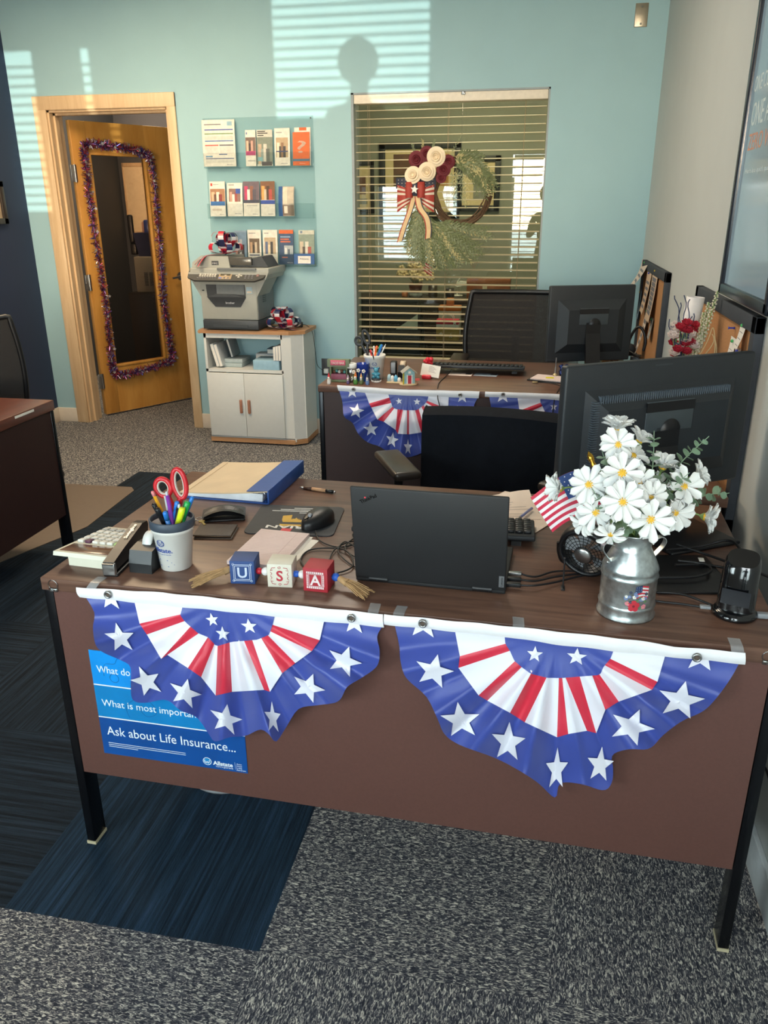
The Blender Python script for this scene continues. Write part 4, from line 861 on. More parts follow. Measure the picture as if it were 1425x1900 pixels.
# keyboard behind the laptop
def keyboard(loc, rz, w, d, label, rows=6, cols=21, tilt=5):
    t = thing('computer_keyboard', label, 'keyboard', loc, rz)
    X = Matrix.Translation((0, 0, 0.004)) @ Matrix.Rotation(D2(tilt), 4, 'X')
    m = MB(); m.mx(X).box((-w/2, -d/2, 0.006), (w/2, d/2, 0.020), r=0.004); m.build('case', mat('keyboard_case', '#25282c', 0.5), t)
    m = MB(); m.mx(X)
    for r in range(rows):
        for c in range(cols):
            if c in (15, 19) and cols > 20 and r == 4: continue
            a = (w-0.02)/cols; b = (d-0.03)/rows
            m.box((-w/2+0.01+c*a, -d/2+0.015+r*b, 0.019), (-w/2+0.01+c*a+a*0.86, -d/2+0.015+r*b+b*0.84, 0.027), r=0.0015, seg=1)
    m.build('keys', mat('key_black', '#191b1f', 0.4), t)
    for s_ in (-1, 1):
        m = MB(); m.box((s_*w*0.4-0.012, (d/2-0.02) if tilt > 0 else (-d/2+0.004), 0), (s_*w*0.4+0.012, (d/2-0.008) if tilt > 0 else (-d/2+0.016), 0.012)); m.build('foot', blackp, t)
    return t
keyboard((0.835, 0.415, T), D2(-178), 0.44, 0.135, 'black keyboard half hidden behind the laptop lid', tilt=4)
crm = mat('paper_cream', '#e6d3c2', 0.8, var=0.03)
def loose_sheet(loc, rz, w, h, label, curl=0.012, mm=None, lines=9, ink=None, seed=1):
    t = thing('paper_sheet', label, 'paper', loc, rz); R = random.Random(seed); p = R.uniform(0, 6)
    f = lambda u, v: (-w/2+w*u, -h/2+h*v, 0.001+curl*(0.5+0.5*math.sin(u*4+p))*v*v)
    m = MB(); m.sheet(f, 12, 12, 0.0004); m.build('sheet', mm or crm, t)
    if lines:
        m = MB()
        for k in range(lines):
            v = 0.12+0.78*k/lines; u0 = 0.1+R.uniform(0, .1); u1 = R.uniform(.5, .92)
            m.grid(lambda a, b: (lambda q: (q[0], q[1], q[2]+0.0005))(f(u0+(u1-u0)*a, v+0.012*b)), 10, 1)
        m.build('writing', ink or mat('ink_grey', '#a59a96', 0.8), t)
    return t
loose_sheet((1.00, 0.57, T+0.001), D2(-28), 0.216, 0.27, 'lower cream sheet spread out behind the laptop', 0.006, seed=2)
loose_sheet((0.955, 0.60, T+0.003), D2(12), 0.20, 0.17, 'upper curled cream sheet peeking over the laptop lid', 0.02, seed=5)
lying_pen((1.045, 0.59, T+0.0125), (1.01, 0.50, T+0.0125), 0.0035, [('barrel', 0, 0.8, 1, 1, mat('pen_lilac', '#8d93c0', 0.4)), ('tip', 0.8, 1, 1, .2, steel)], 'thin lilac pen lying on the papers behind the laptop')

# milk can
CX, CY = 1.238, 0.072
def galv():
    m = mat('galvanised', '#c3cccd', 0.30, 0.88, var=0.3, scale=70); return m
gal = galv()
can = thing('milk_can', 'galvanised milk can vase holding white daisies on the right of the near desk', 'vase', (CX, CY, T), D2(24))
prof = [(0.001, 0.003), (0.052, 0.003), (0.0555, 0.0), (0.0562, 0.003), (0.0535, 0.008), (0.0532, 0.022), (0.055, 0.025), (0.0532, 0.028), (0.0530, 0.030), (0.0530, 0.082), (0.055, 0.085), (0.053, 0.088), (0.0530, 0.096), (0.054, 0.099), (0.0525, 0.104), (0.0365, 0.138), (0.0345, 0.141), (0.0345, 0.162), (0.0385, 0.170), (0.0392, 0.172), (0.0382, 0.1735), (0.0335, 0.162), (0.0335, 0.14), (0.0505, 0.102), (0.051, 0.01), (0.001, 0.008)]
m = MB(); m.lathe(prof, 56); m.build('can_body', gal, can)
for s_ in (-1, 1):
    m = MB(); pts = smooth([(s_*0.047, 0, 0.116), (s_*0.063, -0.002, 0.136), (s_*0.066, -0.002, 0.148), (s_*0.058, 0, 0.154), (s_*0.041, 0, 0.148)], 8)
    for q in (-1, 1): pass
    m.sheet(lambda u, v: (lambda p: (p[0], p[1]-0.006+0.012*v, p[2]))(polyline([tuple(p) for p in pts], u)), 30, 3, 0.0012); m.build('handle', gal, can)
    m = MB(); m.ball((s_*0.050, 0, 0.112), 0.003, 6); m.build('rivet', steel, can)
# painted decal: flag and flowers, wrapped on the can wall
m = MB()
def dec(x, z, off=0.0004):
    r = 0.0530+off; a = x/r-0.33; return (r*math.sin(a), -r*math.cos(a), z)
def dpoly(pts, mi, off=0.0004):
    c = (sum(p[0] for p in pts)/len(pts), sum(p[1] for p in pts)/len(pts)); n = len(pts)
    m.add([dec(*c, off)]+[dec(*p, off) for p in pts], [(0, 1+i, 1+(i+1) % n) for i in range(n)], mi)
for k in range(7): dpoly([(0.004+0.0*k, 0.078-0.0035*k), (0.017, 0.0805-0.0035*k), (0.030, 0.0775-0.0035*k), (0.030, 0.074-0.0035*k), (0.017, 0.077-0.0035*k), (0.004, 0.0745-0.0035*k)], 1 if k % 2 == 0 else 2)
dpoly([(0.003, 0.0785), (0.016, 0.0815), (0.016, 0.0665), (0.003, 0.0635)], 0, 0.0006)
for k in range(9): dpoly([(0.005+0.0045*(k % 3)+0.0008*math.cos(q), 0.068+0.0045*(k//3)+0.0008*math.sin(q)) for q in (0, 2.1, 4.2)], 2, 0.0008)
def blossom(x, z, r, mi, cm, n=5):
    for k in range(n):
        a = 2*PI*k/n+0.3; dpoly([(x+r*0.55*math.cos(a)+r*0.45*math.cos(b), z+r*0.55*math.sin(a)+r*0.45*math.sin(b)) for b in [q*PI/4 for q in range(8)]], mi, 0.0006+0.0001*k)
    dpoly([(x+r*0.22*math.cos(b), z+r*0.22*math.sin(b)) for b in [q*PI/3 for q in range(6)]], cm, 0.0013)
R = random.Random(11)
for k in range(14): dpoly([(x+0.004*math.cos(q), z+0.0022*math.sin(q)) for x, z in [(R.uniform(-0.012, 0.028), R.uniform(0.032, 0.062))] for q in (0, 1.3, 3.1, 4.6)], 3)
for k in range(13): blossom(R.uniform(-0.014, 0.026), R.uniform(0.044, 0.068), R.uniform(0.003, 0.0045), R.choice((2, 4, 4, 0)), 5)
blossom(0.002, 0.038, 0.0125, 1, 6); blossom(0.022, 0.036, 0.0055, 7, 5); blossom(-0.010, 0.043, 0.005, 7, 5)
m.build('painted_decal', [mat('decal_navy', '#24385e', 0.5), mat('decal_red', '#c5303e', 0.5), mat('decal_white', '#e8e6e2', 0.5), mat('decal_green', '#5f8a58', 0.5), mat('decal_blue', '#6d86b8', 0.5), mat('decal_yellow', '#d8b850', 0.5), mat('decal_dark', '#7a1624', 0.5), mat('decal_pink', '#d88090', 0.5)], can)

# daisies: centre, radius, facing direction
petal_m = mat('petal_white', '#dfe2e0', 0.6, var=0.02, scale=60, sheen=0.2); cent_m = mat('daisy_yellow', '#e0b02e', 0.7, var=0.2, scale=500, bump=0.5, bscale=900); stem_m = mat('stem_green', '#7d9a5a', 0.6); leaf_m = mat('eucalyptus', '#7f9a80', 0.6, var=0.12, scale=40)
FL = [((1.188, 0.07, 1.107), .034, (.1, .1, 1), 'topmost daisy of the bouquet, opening upwards'),
 ((1.183, -0.01, 1.102), .030, (-.1, -.9, .45), 'daisy below the topmost one with its yellow centre showing'),
 ((1.227, 0.07, 1.088), .028, (.45, .0, .8), 'daisy at the top right of the bouquet turned away to the right'),
 ((1.217, 0.05, 1.066), .030, (.4, -.5, .6), 'daisy tucked behind the large upper central daisy'),
 ((1.190, -0.05, 1.064), .036, (0, -.9, .45), 'large upper central daisy facing the camera'),
 ((1.139, -0.03, 1.033), .034, (-.25, -.85, .35), 'daisy at the left of the bouquet above the flag'),
 ((1.092, 0.02, 1.006), .031, (-.8, -.35, .1), 'leftmost daisy of the bouquet in front of the small flag'),
 ((1.192, -0.09, 1.026), .035, (-.05, -.95, .3), 'daisy in the middle of the bouquet just above the can'),
 ((1.219, -0.05, 1.046), .032, (.1, -.8, .6), 'daisy right of the large upper central daisy'),
 ((1.239, -0.06, 1.028), .029, (.25, -.9, .2), 'daisy half hidden between the two lower central daisies'),
 ((1.240, -0.085, 0.996), .036, (.05, -.95, .2), 'large low daisy hanging over the rim of the can'),
 ((1.274, 0.07, 1.040), .031, (.2, -.2, .9), 'daisy on the right opening upwards beside the eucalyptus'),
 ((1.302, 0.0, 1.029), .034, (.3, -.75, .45), 'daisy at the upper right with petals spread wide'),
 ((1.330, 0.05, 1.035), .026, (.75, -.2, .5), 'small daisy at the right turned away from the camera'),
 ((1.291, -0.01, 0.984), .035, (.35, -.7, -.1), 'daisy below the upper right one, leaning right'),
 ((1.352, 0.04, 0.961), .032, (.85, -.4, .0), 'rightmost daisy of the bouquet seen from the side'),
 ((1.155, -0.04, 0.986), .035, (-.35, -.75, .1), 'low daisy at the left above the can handle'),
 ((1.179, -0.075, 0.961), .027, (-.1, -.7, -.45), 'small drooping daisy at the left rim of the can'),
 ((1.138, -0.02, 0.957), .027, (-.6, -.6, -.2), 'drooping daisy below the flag at the lower left'),
 ((1.175, 0.04, 1.018), .026, (-.4, -.5, .5), 'small daisy deep in the left of the bouquet'),
 ((1.266, 0.07, 1.005), .026, (.4, -.6, .3), 'small daisy deep in the right of the bouquet')]
MOUTH = Vector((CX, CY, T+0.15))
for k, (c, r, f, lab) in enumerate(FL):
    R = random.Random(40+k); c = Vector(c); f = Vector(f).normalized()
    t = thing('daisy', 'white artificial daisy, ' + lab, 'flower', c, 0, 'daisies in the milk can')
    q = f.to_track_quat('Z', 'Y').to_matrix().to_4x4()
    cupk = R.uniform(0.05, 0.4) if k not in (0, 2, 6, 11, 13, 15) else 0.75
    m = MB(); n = R.choice((8, 9, 9, 10))
    for layer in (0, 1):
        for i in range(n if layer == 0 else 5):
            a = 2*PI*(i+0.5*layer+R.uniform(-.12, .12))/(n if layer == 0 else 5); L = r*R.uniform(0.92, 1.1)*(1-0.1*layer); wd = r*R.uniform(0.19, 0.225); lift = cupk+R.uniform(-.15, .15)-0.15*layer
            m.mx(q @ Matrix.Rotation(a, 4, 'Z') @ Matrix.Translation((r*0.10, 0, -0.001*layer)) @ Matrix.Rotation(-lift, 4, 'Y'))
            def pf(u, v, L=L, wd=wd):
                x = L*u; wv = wd*(0.18+1.05*min(1, u*1.15)**0.8)*math.sqrt(max(0.0, 1-max(0, (u-0.72)/0.28)**2.2)+0.02)*0.95*(2*v-1)
                return (x*(1-0.06*(2*v-1)**2*u), wv, 0.10*L*math.sin(PI*u*0.9)+0.10*L*((2*v-1)**2)-0.03*L*math.cos(6*PI*(v-.5))-0.12*L*u*u)
            m.sheet(pf, 9, 6, 0.0005)
    m.build('petals', petal_m, t)
    m = MB(); m.mx(q).ball((0, 0, r*0.04), r*0.23, 7, sc=(1, 1, 0.6)); m.build('flower_center', cent_m, t)
    m = MB(); a = MOUTH+Vector((R.uniform(-.018, .018), R.uniform(-.018, .018), 0))-c; b = -f*0.03
    m.tube(smooth([(-f*0.004), b, b.lerp(a, .5)+Vector((0, 0, 0.01)), a, a+Vector((0, 0, -0.06))], 5), 0.0018, 6); m.mx(q).cyl((0, 0, -0.007), (0, 0, 0.0), 0.003, 0.008, n=10); m.build('stem', stem_m, t)
def sprig(base, mid, tip, label, n=8, lr=0.0145, group='eucalyptus sprigs in the milk can'):
    b = Vector(base); t = thing('eucalyptus_sprig', label, 'greenery', b, 0, group); P = [tuple(p-b) for p in smooth([base, mid, tip], 10)]
    m = MB(); m.tube(P, [0.0016*(1-0.6*i/len(P)) for i in range(len(P))], 6); m.build('stem', leaf_m, t)
    m = MB(); R = random.Random(int(tip[0]*1e4))
    for k in range(n):
        u = 0.30+0.68*k/n; p = Vector(polyline(P, u)); d = (Vector(polyline(P, min(1, u+0.03)))-p).normalized(); s_ = d.orthogonal().normalized(); s_.rotate(Matrix.Rotation(k*1.5, 3, d))
        for sg in (-1, 1):
            r = lr*(1.1-0.65*u)*R.uniform(.85, 1.15); ax = (s_*sg+d*0.35).normalized(); nn = d.cross(ax).normalized(); bb = ax.cross(nn)
            M4 = Matrix((ax, nn, bb)).transposed().to_4x4(); M4.translation = p
            m.mx(M4).sheet(lambda a, v: (r*2*a, r*math.sin(PI*a)**0.7*(2*v-1), 0.15*r*math.sin(PI*a)), 6, 4, 0.0004)
    m.build('leaves', leaf_m, t)
mo = tuple(MOUTH)
sprig(mo, (1.250, 0.03, 1.03), (1.250, 0.06, 1.112), 'tall eucalyptus sprig standing at the top of the bouquet', 13)
sprig(mo, (1.290, 0.065, 1.03), (1.353, 0.10, 1.096), 'long eucalyptus sprig reaching to the upper right', 13)
sprig(mo, (1.19, 0.03, 1.0), (1.158, 0.02, 1.085), 'eucalyptus sprig behind the flowers at the upper left', 11, 0.015)
sprig(mo, (1.33, 0.085, 0.975), (1.408, 0.12, 0.982), 'eucalyptus sprig sticking out at the far right', 9)
sprig(mo, (1.185, -0.03, 0.97), (1.142, -0.055, 1.035), 'eucalyptus sprig among the daisies at the left', 8)
sprig(mo, (1.255, 0.0, 0.99), (1.305, -0.02, 1.062), 'eucalyptus sprig in the middle right of the bouquet', 13, 0.015)
# small stick flag standing in the can
fg = thing('stick_flag', 'small stars and stripes flag with a gold tip leaning left in the milk can', 'flag', (0, 0, 0))
m = MB(); m.tube([(1.157, 0.13, 1.018), (1.195, 0.10, 0.94), (CX+0.004, CY+0.01, T+0.03)], 0.0022, 8); m.build('stick', mat('flag_stick', '#2b2420', 0.5), fg)
m = MB(); q = (Vector((1.153, 0.132, 1.028))-Vector((1.195, 0.10, 0.94))).normalized().to_track_quat('Z', 'Y').to_matrix().to_4x4(); m.mx(Matrix.Translation((1.157, 0.13, 1.017)) @ q).lathe([(0.0040, -0.004), (0.0055, 0.004), (0.004, 0.009), (0.0062, 0.016), (0.0055, 0.024), (0.0005, 0.032)], 14); m.build('finial', mat('gold', '#c79a3a', 0.25, 0.9), fg)
H0, H1, F0, F1 = Vector((1.160, 0.126, 1.012)), Vector((1.195, 0.10, 0.94)), Vector((1.039, 0.12, 0.952)), Vector((1.087, 0.112, 0.879))
def flagp(s, t_, off=0.0):
    p = H0.lerp(F0, s).lerp(H1.lerp(F1, s), t_); return (p.x, p.y-off+0.008*math.sin(s*5+t_*2), p.z+0.016*math.sin(PI*s)-0.004*math.sin(PI*2*s)*t_)
m = MB()
for k in range(13):
    m.grid(lambda u, v: flagp(u, (k+v)/13), 24, 1, 0 if k % 2 == 0 else 1)
m.grid(lambda u, v: flagp(u*0.58, v*7/13, 0.0007), 12, 6, 2)
for r in range(5):
    for c in range(6):
        s0, t0 = 0.035+0.092*c+0.03*(r % 2), 0.05+0.1*r
        sp = star_poly(0.014); m.add([flagp(s0+x*0.9, t0+y*1.4, 0.0013) for x, y in [(0, 0)]+sp], [(0, 1+i, 1+(i+1) % 10) for i in range(10)], 1)
m.build('flag_cloth', [mat('flag_red', '#c62a48', 0.6), mat('flag_white', '#eae6e8', 0.6), mat('flag_navy', '#26447e', 0.6)], fg)

# small desk fan half hidden by the can
fan = thing('desk_fan', 'small round black desk fan behind the left handle of the milk can', 'fan', (1.165, 0.215, T+0.065)); fan.rotation_euler = (D2(14), 0, D2(-24))
m = MB(); m.at(rx=PI/2).lathe([(0.052, -0.02), (0.060, -0.016), (0.062, 0.0), (0.058, 0.018), (0.05, 0.02), (0.055, 0), (0.052, -0.02)], 40); m.build('housing', blackp, fan)
m = MB(); m.at((0, -0.018, 0), rx=PI/2)
for r in (0.02, 0.027, 0.034, 0.041, 0.048, 0.054): m.tube([(r*math.cos(a*PI/20), r*math.sin(a*PI/20), 0.004*(1-(r/0.055)**2)) for a in range(40)], 0.0007, 5, closed=True)
for a in range(24): m.tube([(0.014*math.cos(a*PI/12), 0.014*math.sin(a*PI/12), 0.004), (0.055*math.cos(a*PI/12), 0.055*math.sin(a*PI/12), 0)], 0.0007, 5)
m.build('grille', darkmetal, fan)
m = MB(); m.at((0, -0.024, 0), rx=PI/2).lathe([(0.0002, 0.003), (0.017, 0.003), (0.019, 0), (0.019, -0.006)], 28); m.build('hub_badge', steel, fan)
for k in range(5):
    m = MB(); m.at((0, 0, 0), rx=PI/2); m.sheet(lambda u, v: ((0.012+0.036*u)*math.cos(k*2*PI/5+v*0.8), (0.012+0.036*u)*math.sin(k*2*PI/5+v*0.8), -0.006+0.012*v), 5, 5, 0.001); m.build('blade', greyp, fan)
m = MB(); m.tube(smooth([(-0.066, 0, 0.002), (-0.068, 0.004, -0.03), (-0.058, 0.012, -0.060), (0.0, 0.02, -0.0605), (0.058, 0.012, -0.060), (0.068, 0.004, -0.03), (0.066, 0, 0.002)], 6), 0.003, 8); m.build('stand', blackp, fan)
# thin black upright with a hooked foot beside the fan
t = thing('cable_stand', 'thin black upright rod with a small foot between the laptop and the milk can', 'stand', (1.118, 0.152, T))
m = MB(); m.cyl((0, 0, 0.002), (-0.0006, 0.003, 0.066), 0.0016, n=8).ball((-0.0006, 0.003, 0.067), 0.0028, 6); m.build('rod', blackp, t)
m = MB(); m.box((-0.004, -0.012, 0), (0.004, 0.012, 0.003), r=0.001); m.build('foot', blackp, t)
# big monitor seen from behind
mon_m = mat('monitor_black', '#23282c', 0.5, var=0.06, bump=0.08, bscale=900)
def monitor(p_left, p_right, z0, z1, label, depth=0.05, neck=True, base=(0.26, 0.2), stand_off=0.09, vent=True):
    a = Vector((*p_left, 0)); b = Vector((*p_right, 0)); w = (b-a).length; rz = math.atan2(b.y-a.y, b.x-a.x)
    t = thing('computer_monitor', label, 'monitor', ((a.x+b.x)/2, (a.y+b.y)/2, T), rz); h0, h1 = z0-T, z1-T
    m = MB(); m.box((-w/2, -0.004, h0), (w/2, 0.022, h1), r=0.006, seg=3); m.build('bezel_shell', mon_m, t)
    m = MB(); m.box((-w/2+0.015, 0.0222, h0+0.018), (w/2-0.015, 0.0228, h1-0.015)); m.build('screen', mat('screen_dark', '', 0), t)
    hx, hz0, hz1 = w/2*0.80, h0+(h1-h0)*0.12, h0+(h1-h0)*0.82
    m = MB(); n = 0.018
    def fr(k, v): return [(-hx+v, -0.004-depth*k, hz0+v), (hx-v, -0.004-depth*k, hz0+v), (hx-v, -0.004-depth*k, hz1-v), (-hx+v, -0.004-depth*k, hz1-v)]
    A, B = fr(0, 0), fr(0.62, 0.045); m.add(A+B, [(0, 1, 5, 4), (1, 2, 6, 5), (2, 3, 7, 6), (3, 0, 4, 7), (4, 5, 6, 7)]); fixn(m.build('back_cover', mon_m, t))
    if vent:
        m = MB()
        for k in range(34):
            z = hz0+0.02+(hz1-hz0-0.04)*k/34; m.box((-hx+0.012, -0.004-depth*0.40, z), (-hx+0.038, -0.002-depth*0.12, z+0.0018))
        for k in range(60):
            x = -hx+0.03+(2*hx-0.06)*k/60; m.box((x, -0.004-depth*0.40, hz1-0.038), (x+0.0018, -0.002-depth*0.12, hz1-0.012))
        m.build('vent_slots', mat('vent_grey', '#566069', 0.6), t)
    zc = (hz0+hz1)/2
    m = MB(); m.box((-0.07, -0.006-depth*0.62, zc+0.01), (0.07, -0.002-depth*0.6, zc+0.085), r=0.002); m.box((-0.07, -0.0075-depth*0.62, zc+0.06), (0.07, -0.002-depth*0.6, zc+0.083), 1); m.at((0.005, -0.0075-depth*0.62, zc+0.012), rx=PI/2).lathe([(0.0002, 0), (0.028, 0), (0.028, -0.003)], 24, 1, 0, PI); m.at(); m.build('mount_plate', [mat('mount_grey', '#3f474b', 0.5), blackp], t)
    if neck:
        m = MB(); m.prism([(-0.006-depth*0.62, zc+0.02), (-0.006-depth*0.62, zc-0.03), (-stand_off, 0.02), (-stand_off-0.02, 0.0), (-stand_off+0.01, 0.0), (-0.0-depth*0.4, zc-0.05)], -0.035, 0.035, 0, 'x'); fixn(m.build('stand_neck', blackp, t))
        m = MB(); m.box((-base[0]/2, -stand_off-base[1]*0.75, 0), (base[0]/2, -stand_off+base[1]*0.25, 0.009), r=0.004); m.build('stand_base', blackp, t)
    return t
bigmon = monitor((1.10, 0.455), (1.570, 0.745), 0.815, 1.150, 'large black monitor seen from behind at the right, behind the daisies', depth=0.055, base=(0.20, 0.16), stand_off=0.10)
m = MB(); m.mx(bigmon.matrix_world.to_4x4() if False else Matrix.Identity(4)).box((-0.03, -0.0044, 0.395), (0.02, -0.0038, 0.3985)); m.build('maker_mark', mat('mark_grey', '#30363a', 0.4), bigmon)
t = thing('tablet_folder', 'closed black folder lying flat behind the milk can under the cables', 'folder', (1.375, 0.245, T), D2(10))
m = MB(); m.box((-0.08, -0.075, 0), (0.085, 0.115, 0.006), r=0.002); m.build('cover', blackp, t)
# black router by the wall
t = thing('router', 'upright glossy black router at the right end of the near desk', 'router', (1.447, 0.098, T), D2(-20))
m = MB(); 
def rsl(z): k = z/0.115; return (0.036-0.003*k, 0.026, 0.010*k)
def rring(z, n=32): a, b, o = rsl(z); return [(a*math.copysign(abs(math.cos(q))**0.7, math.cos(q)), o+b*math.copysign(abs(math.sin(q))**0.8, math.sin(q)), z) for q in [2*PI*i/n for i in range(n)]]
vs = []; zs = [0.012, 0.03, 0.06, 0.09, 0.105, 0.112]
for i, z in enumerate(zs):
    rg = rring(z); s_ = 1 if i < 4 else (0.97 if i == 4 else 0.86); vs += [(x*s_, (y-0.01)*s_+0.01, zz+(0.012*(y/0.03) if i > 2 else 0)) for x, y, zz in rg]
n = 32; m.add(vs, [(j*n+i, j*n+(i+1) % n, (j+1)*n+(i+1) % n, (j+1)*n+i) for j in range(len(zs)-1) for i in range(n)], 0, True); m.add(vs[-n:], [tuple(range(n))])
m.build('router_body', mat('gloss_black', '#0d0e11', 0.12, coat=0.5), t)
m = MB(); m.lathe([(0.0002, 0.0), (0.041, 0.0), (0.043, 0.004), (0.040, 0.010), (0.036, 0.014), (0.0002, 0.014)], 36); m.build('foot', mat('gloss_black', '', 0), t)
m = MB(); m.box((-0.026, -0.0268, 0.03), (0.026, -0.0262, 0.062)); m.build('status_panel', mat('smoke_panel', '#2a2c30', 0.2), t)
# cables on the right
cz = T+0.004
cable([(1.41, 0.12, cz), (1.36, 0.15, cz+.004), (1.31, 0.16, cz), (1.27, 0.145, cz), (1.30, 0.12, cz), (1.35, 0.115, cz), (1.395, 0.095, cz+.006)], 0.0026, 'black cable coiled between the milk can and the router', ends=((1.392, 0.098, cz+.006, 0.010, 0.005, 0.003, greyp),))
cable([(1.28, 0.205, cz+.01), (1.33, 0.21, cz+.012), (1.39, 0.225, cz+.012), (1.43, 0.26, cz+.012), (1.425, 0.30, cz+.01), (1.37, 0.31, cz+.01)], 0.003, 'black cable with a white tag lying on the monitor foot behind the can', ends=((1.285, 0.205, cz+.012, 0.013, 0.010, 0.0008, paper),))
cable([(1.38, 0.40, cz+.012), (1.44, 0.36, cz+.008), (1.50, 0.30, cz+.01), (1.535, 0.24, cz+.02), (1.555, 0.17, cz+.03), (1.56, 0.13, cz+.005)], 0.0032, 'thick black cable arching over the desk edge by the right wall', ends=((1.42, 0.315, cz+.014, 0.006, 0.010, 0.0008, paper),))
cable([(1.35, 0.36, cz+.012), (1.43, 0.40, cz+.01), (1.49, 0.40, cz+.03), (1.505, 0.34, cz+.03), (1.50, 0.27, cz+.004)], 0.003, 'black cable looping up near the back right of the near desk')
cable([(1.36, 0.28, cz+.012), (1.44, 0.31, cz+.004), (1.49, 0.28, cz+.004), (1.50, 0.22, cz), (1.49, 0.16, cz)], 0.003, 'black cable running from the monitor foot to behind the router')
cable([(1.485, 0.10, cz), (1.52, 0.085, cz), (1.56, 0.05, cz), (1.60, -0.02, cz-.3)], 0.003, 'black cable running off the right end of the near desk past the router', ends=((1.50, 0.088, cz+.003, 0.014, 0.006, 0.005, greyp),))
cable([(1.605, 0.42, 0.45), (1.60, 0.36, 0.30), (1.605, 0.28, 0.22), (1.60, 0.22, 0.30), (1.606, 0.14, 0.26), (1.60, 0.05, 0.12), (1.605, -0.05, 0.05)], 0.003, 'dark cable hanging down the right wall beside the near desk leg')

# ------------------------------------------------------------------ office chairs
mesh_m = mat('chair_mesh', '#1a1b1e', 0.8, var=0.25, scale=420)
def mesh_fabric():
    m = bpy.data.materials.new('see_through_mesh'); m.use_nodes = True; nt = m.node_tree; b = nt.nodes['Principled BSDF']; b.inputs['Base Color'].default_value = (*lin('#2a2725'), 1); b.inputs['Roughness'].default_value = 0.8
    tc = nt.nodes.new('ShaderNodeTexCoord'); ck = nt.nodes.new('ShaderNodeTexVoronoi'); ck.inputs['Scale'].default_value = 260; nt.links.new(tc.outputs['Object'], ck.inputs['Vector'])
    r = nt.nodes.new('ShaderNodeValToRGB'); r.color_ramp.elements[0].position = 0.22; r.color_ramp.elements[1].position = 0.32; r.color_ramp.elements[0].color = (0.30, 0.30, 0.30, 1); r.color_ramp.elements[1].color = (0.85, 0.85, 0.85, 1)
    nt.links.new(ck.outputs['Distance'], r.inputs[0]); nt.links.new(r.outputs[0], b.inputs['Alpha']); return m
seem = mesh_fabric()
arm_m = mat('arm_pad', '#2e2722', 0.33, var=0.05)
def office_chair(loc, rz, label, top=1.02, back_w=0.48, back_h=0.50, arm_z=0.68, seat_z=0.47, arms=True, fabric=None, arm_rot=0):
    """chair that faces -Y before turning; back rest at +Y"""
    t = thing('office_chair', label, 'chair', loc, rz)
    b0 = top-back_h; yb = 0.25
    def bp_(u, v): x = (u-.5)*back_w*(0.80+0.20*math.sin(PI*(0.15+0.7*v))); return (x, yb+0.05*v+0.035*(1-(2*u-1)**2)-0.05, b0+back_h*v)
    m = MB(); m.sheet(bp_, 16, 14, 0.004); m.build('back_mesh', fabric or seem, t)
    m = MB(); E = []
    for k in range(13): E.append(bp_(0.02+0.0*k, k/12))
    for k in range(1, 12): E.append(bp_(k/12, 1.0))
    for k in range(13): E.append(bp_(0.98, 1-k/12))
    for k in range(1, 12): E.append(bp_(1-k/12, 0.0))
    m.tube(smooth(E, 2, True), 0.014, 8, closed=True); m.build('back_frame', blackp, t)
    sw = 0.25 if arms else 0.16
    m = MB(); m.box((-sw, -0.24, seat_z-0.04), (sw, 0.24, seat_z+0.03), r=0.035, seg=4); m.build('seat', blackm, t)
    m = MB(); m.tube(smooth([(0, 0.15, seat_z-0.05), (0, 0.29, seat_z-0.03), (0, yb+0.05, b0+0.08), (0, yb+0.04, b0+0.25)], 5), 0.022, 8); m.build('back_post', blackp, t)
    if arms:
        for s_ in (-1, 1):
            m = MB(); m.tube(smooth([(s_*0.22, 0.02, seat_z-0.03), (s_*0.29, 0.02, seat_z-0.01), (s_*0.30, 0.02, seat_z+0.08), (s_*0.30, 0.02, arm_z-0.02)], 5), 0.016, 8); m.build('arm_post', blackp, t)
            m = MB(); m.mx(Matrix.Translation((s_*0.30, 0.0, arm_z-0.015)) @ Matrix.Rotation(-s_*D2(arm_rot), 4, 'Z')).box((-0.048, -0.14, -0.014), (0.048, 0.14, 0.018), r=0.014, seg=4); m.build('armrest', arm_m, t)
    m = MB(); m.cyl((0, 0, 0.09), (0, 0, seat_z-0.04), 0.026, n=16); m.build('gas_post', darkmetal, t)
    for k in range(5):
        a = 2*PI*k/5+0.3+(0.75 if not arms and top > 0.9 else 0); m = MB(); m.tube([(0.02*math.cos(a), 0.02*math.sin(a), 0.10), (0.29*math.cos(a), 0.29*math.sin(a), 0.07)], [0.024, 0.014], 8); m.build('base_arm', blackp, t)
        m = MB(); m.at((0.29*math.cos(a), 0.29*math.sin(a), 0.028), rz=a+0.7, ry=PI/2); m.lathe([(0.006, -0.02), (0.028, -0.018), (0.028, 0.018), (0.006, 0.02)], 18); m.at().cyl((0.29*math.cos(a), 0.29*math.sin(a), 0.03), (0.29*math.cos(a), 0.29*math.sin(a), 0.07), 0.008); m.build('caster', blackp, t)
    return t
ch = office_chair((0.88, 1.15, 0), D2(-6), 'black office chair behind the near desk with a dark jacket over its back', top=0.775, back_h=0.40, back_w=0.46, arm_z=0.675, seat_z=0.45, fabric=blackm, arm_rot=32)
jk = mat('jacket_navy_black', '#12151b', 0.9, var=0.15, scale=40, spec=0.2, bump=0.3, bscale=60)
def jf(u, v, o=0.0):
    x = (u-.5)*0.54; fold = 0.012*math.sin(u*26+v*2)*min(1, v*1.5)+0.006*math.sin(u*61)
    if v < 0.1: q = v/0.1; return (x, 0.225+0.11*q, 0.80+0.024*math.sin(PI*q)+0.012*(1-(2*u-1)**2))
    q = (v-0.1)/0.9; return (x*(1-0.05*q), 0.335+fold*q+0.02*q, 0.80+0.012*(1-(2*u-1)**2)*(1-q)-0.45*q)
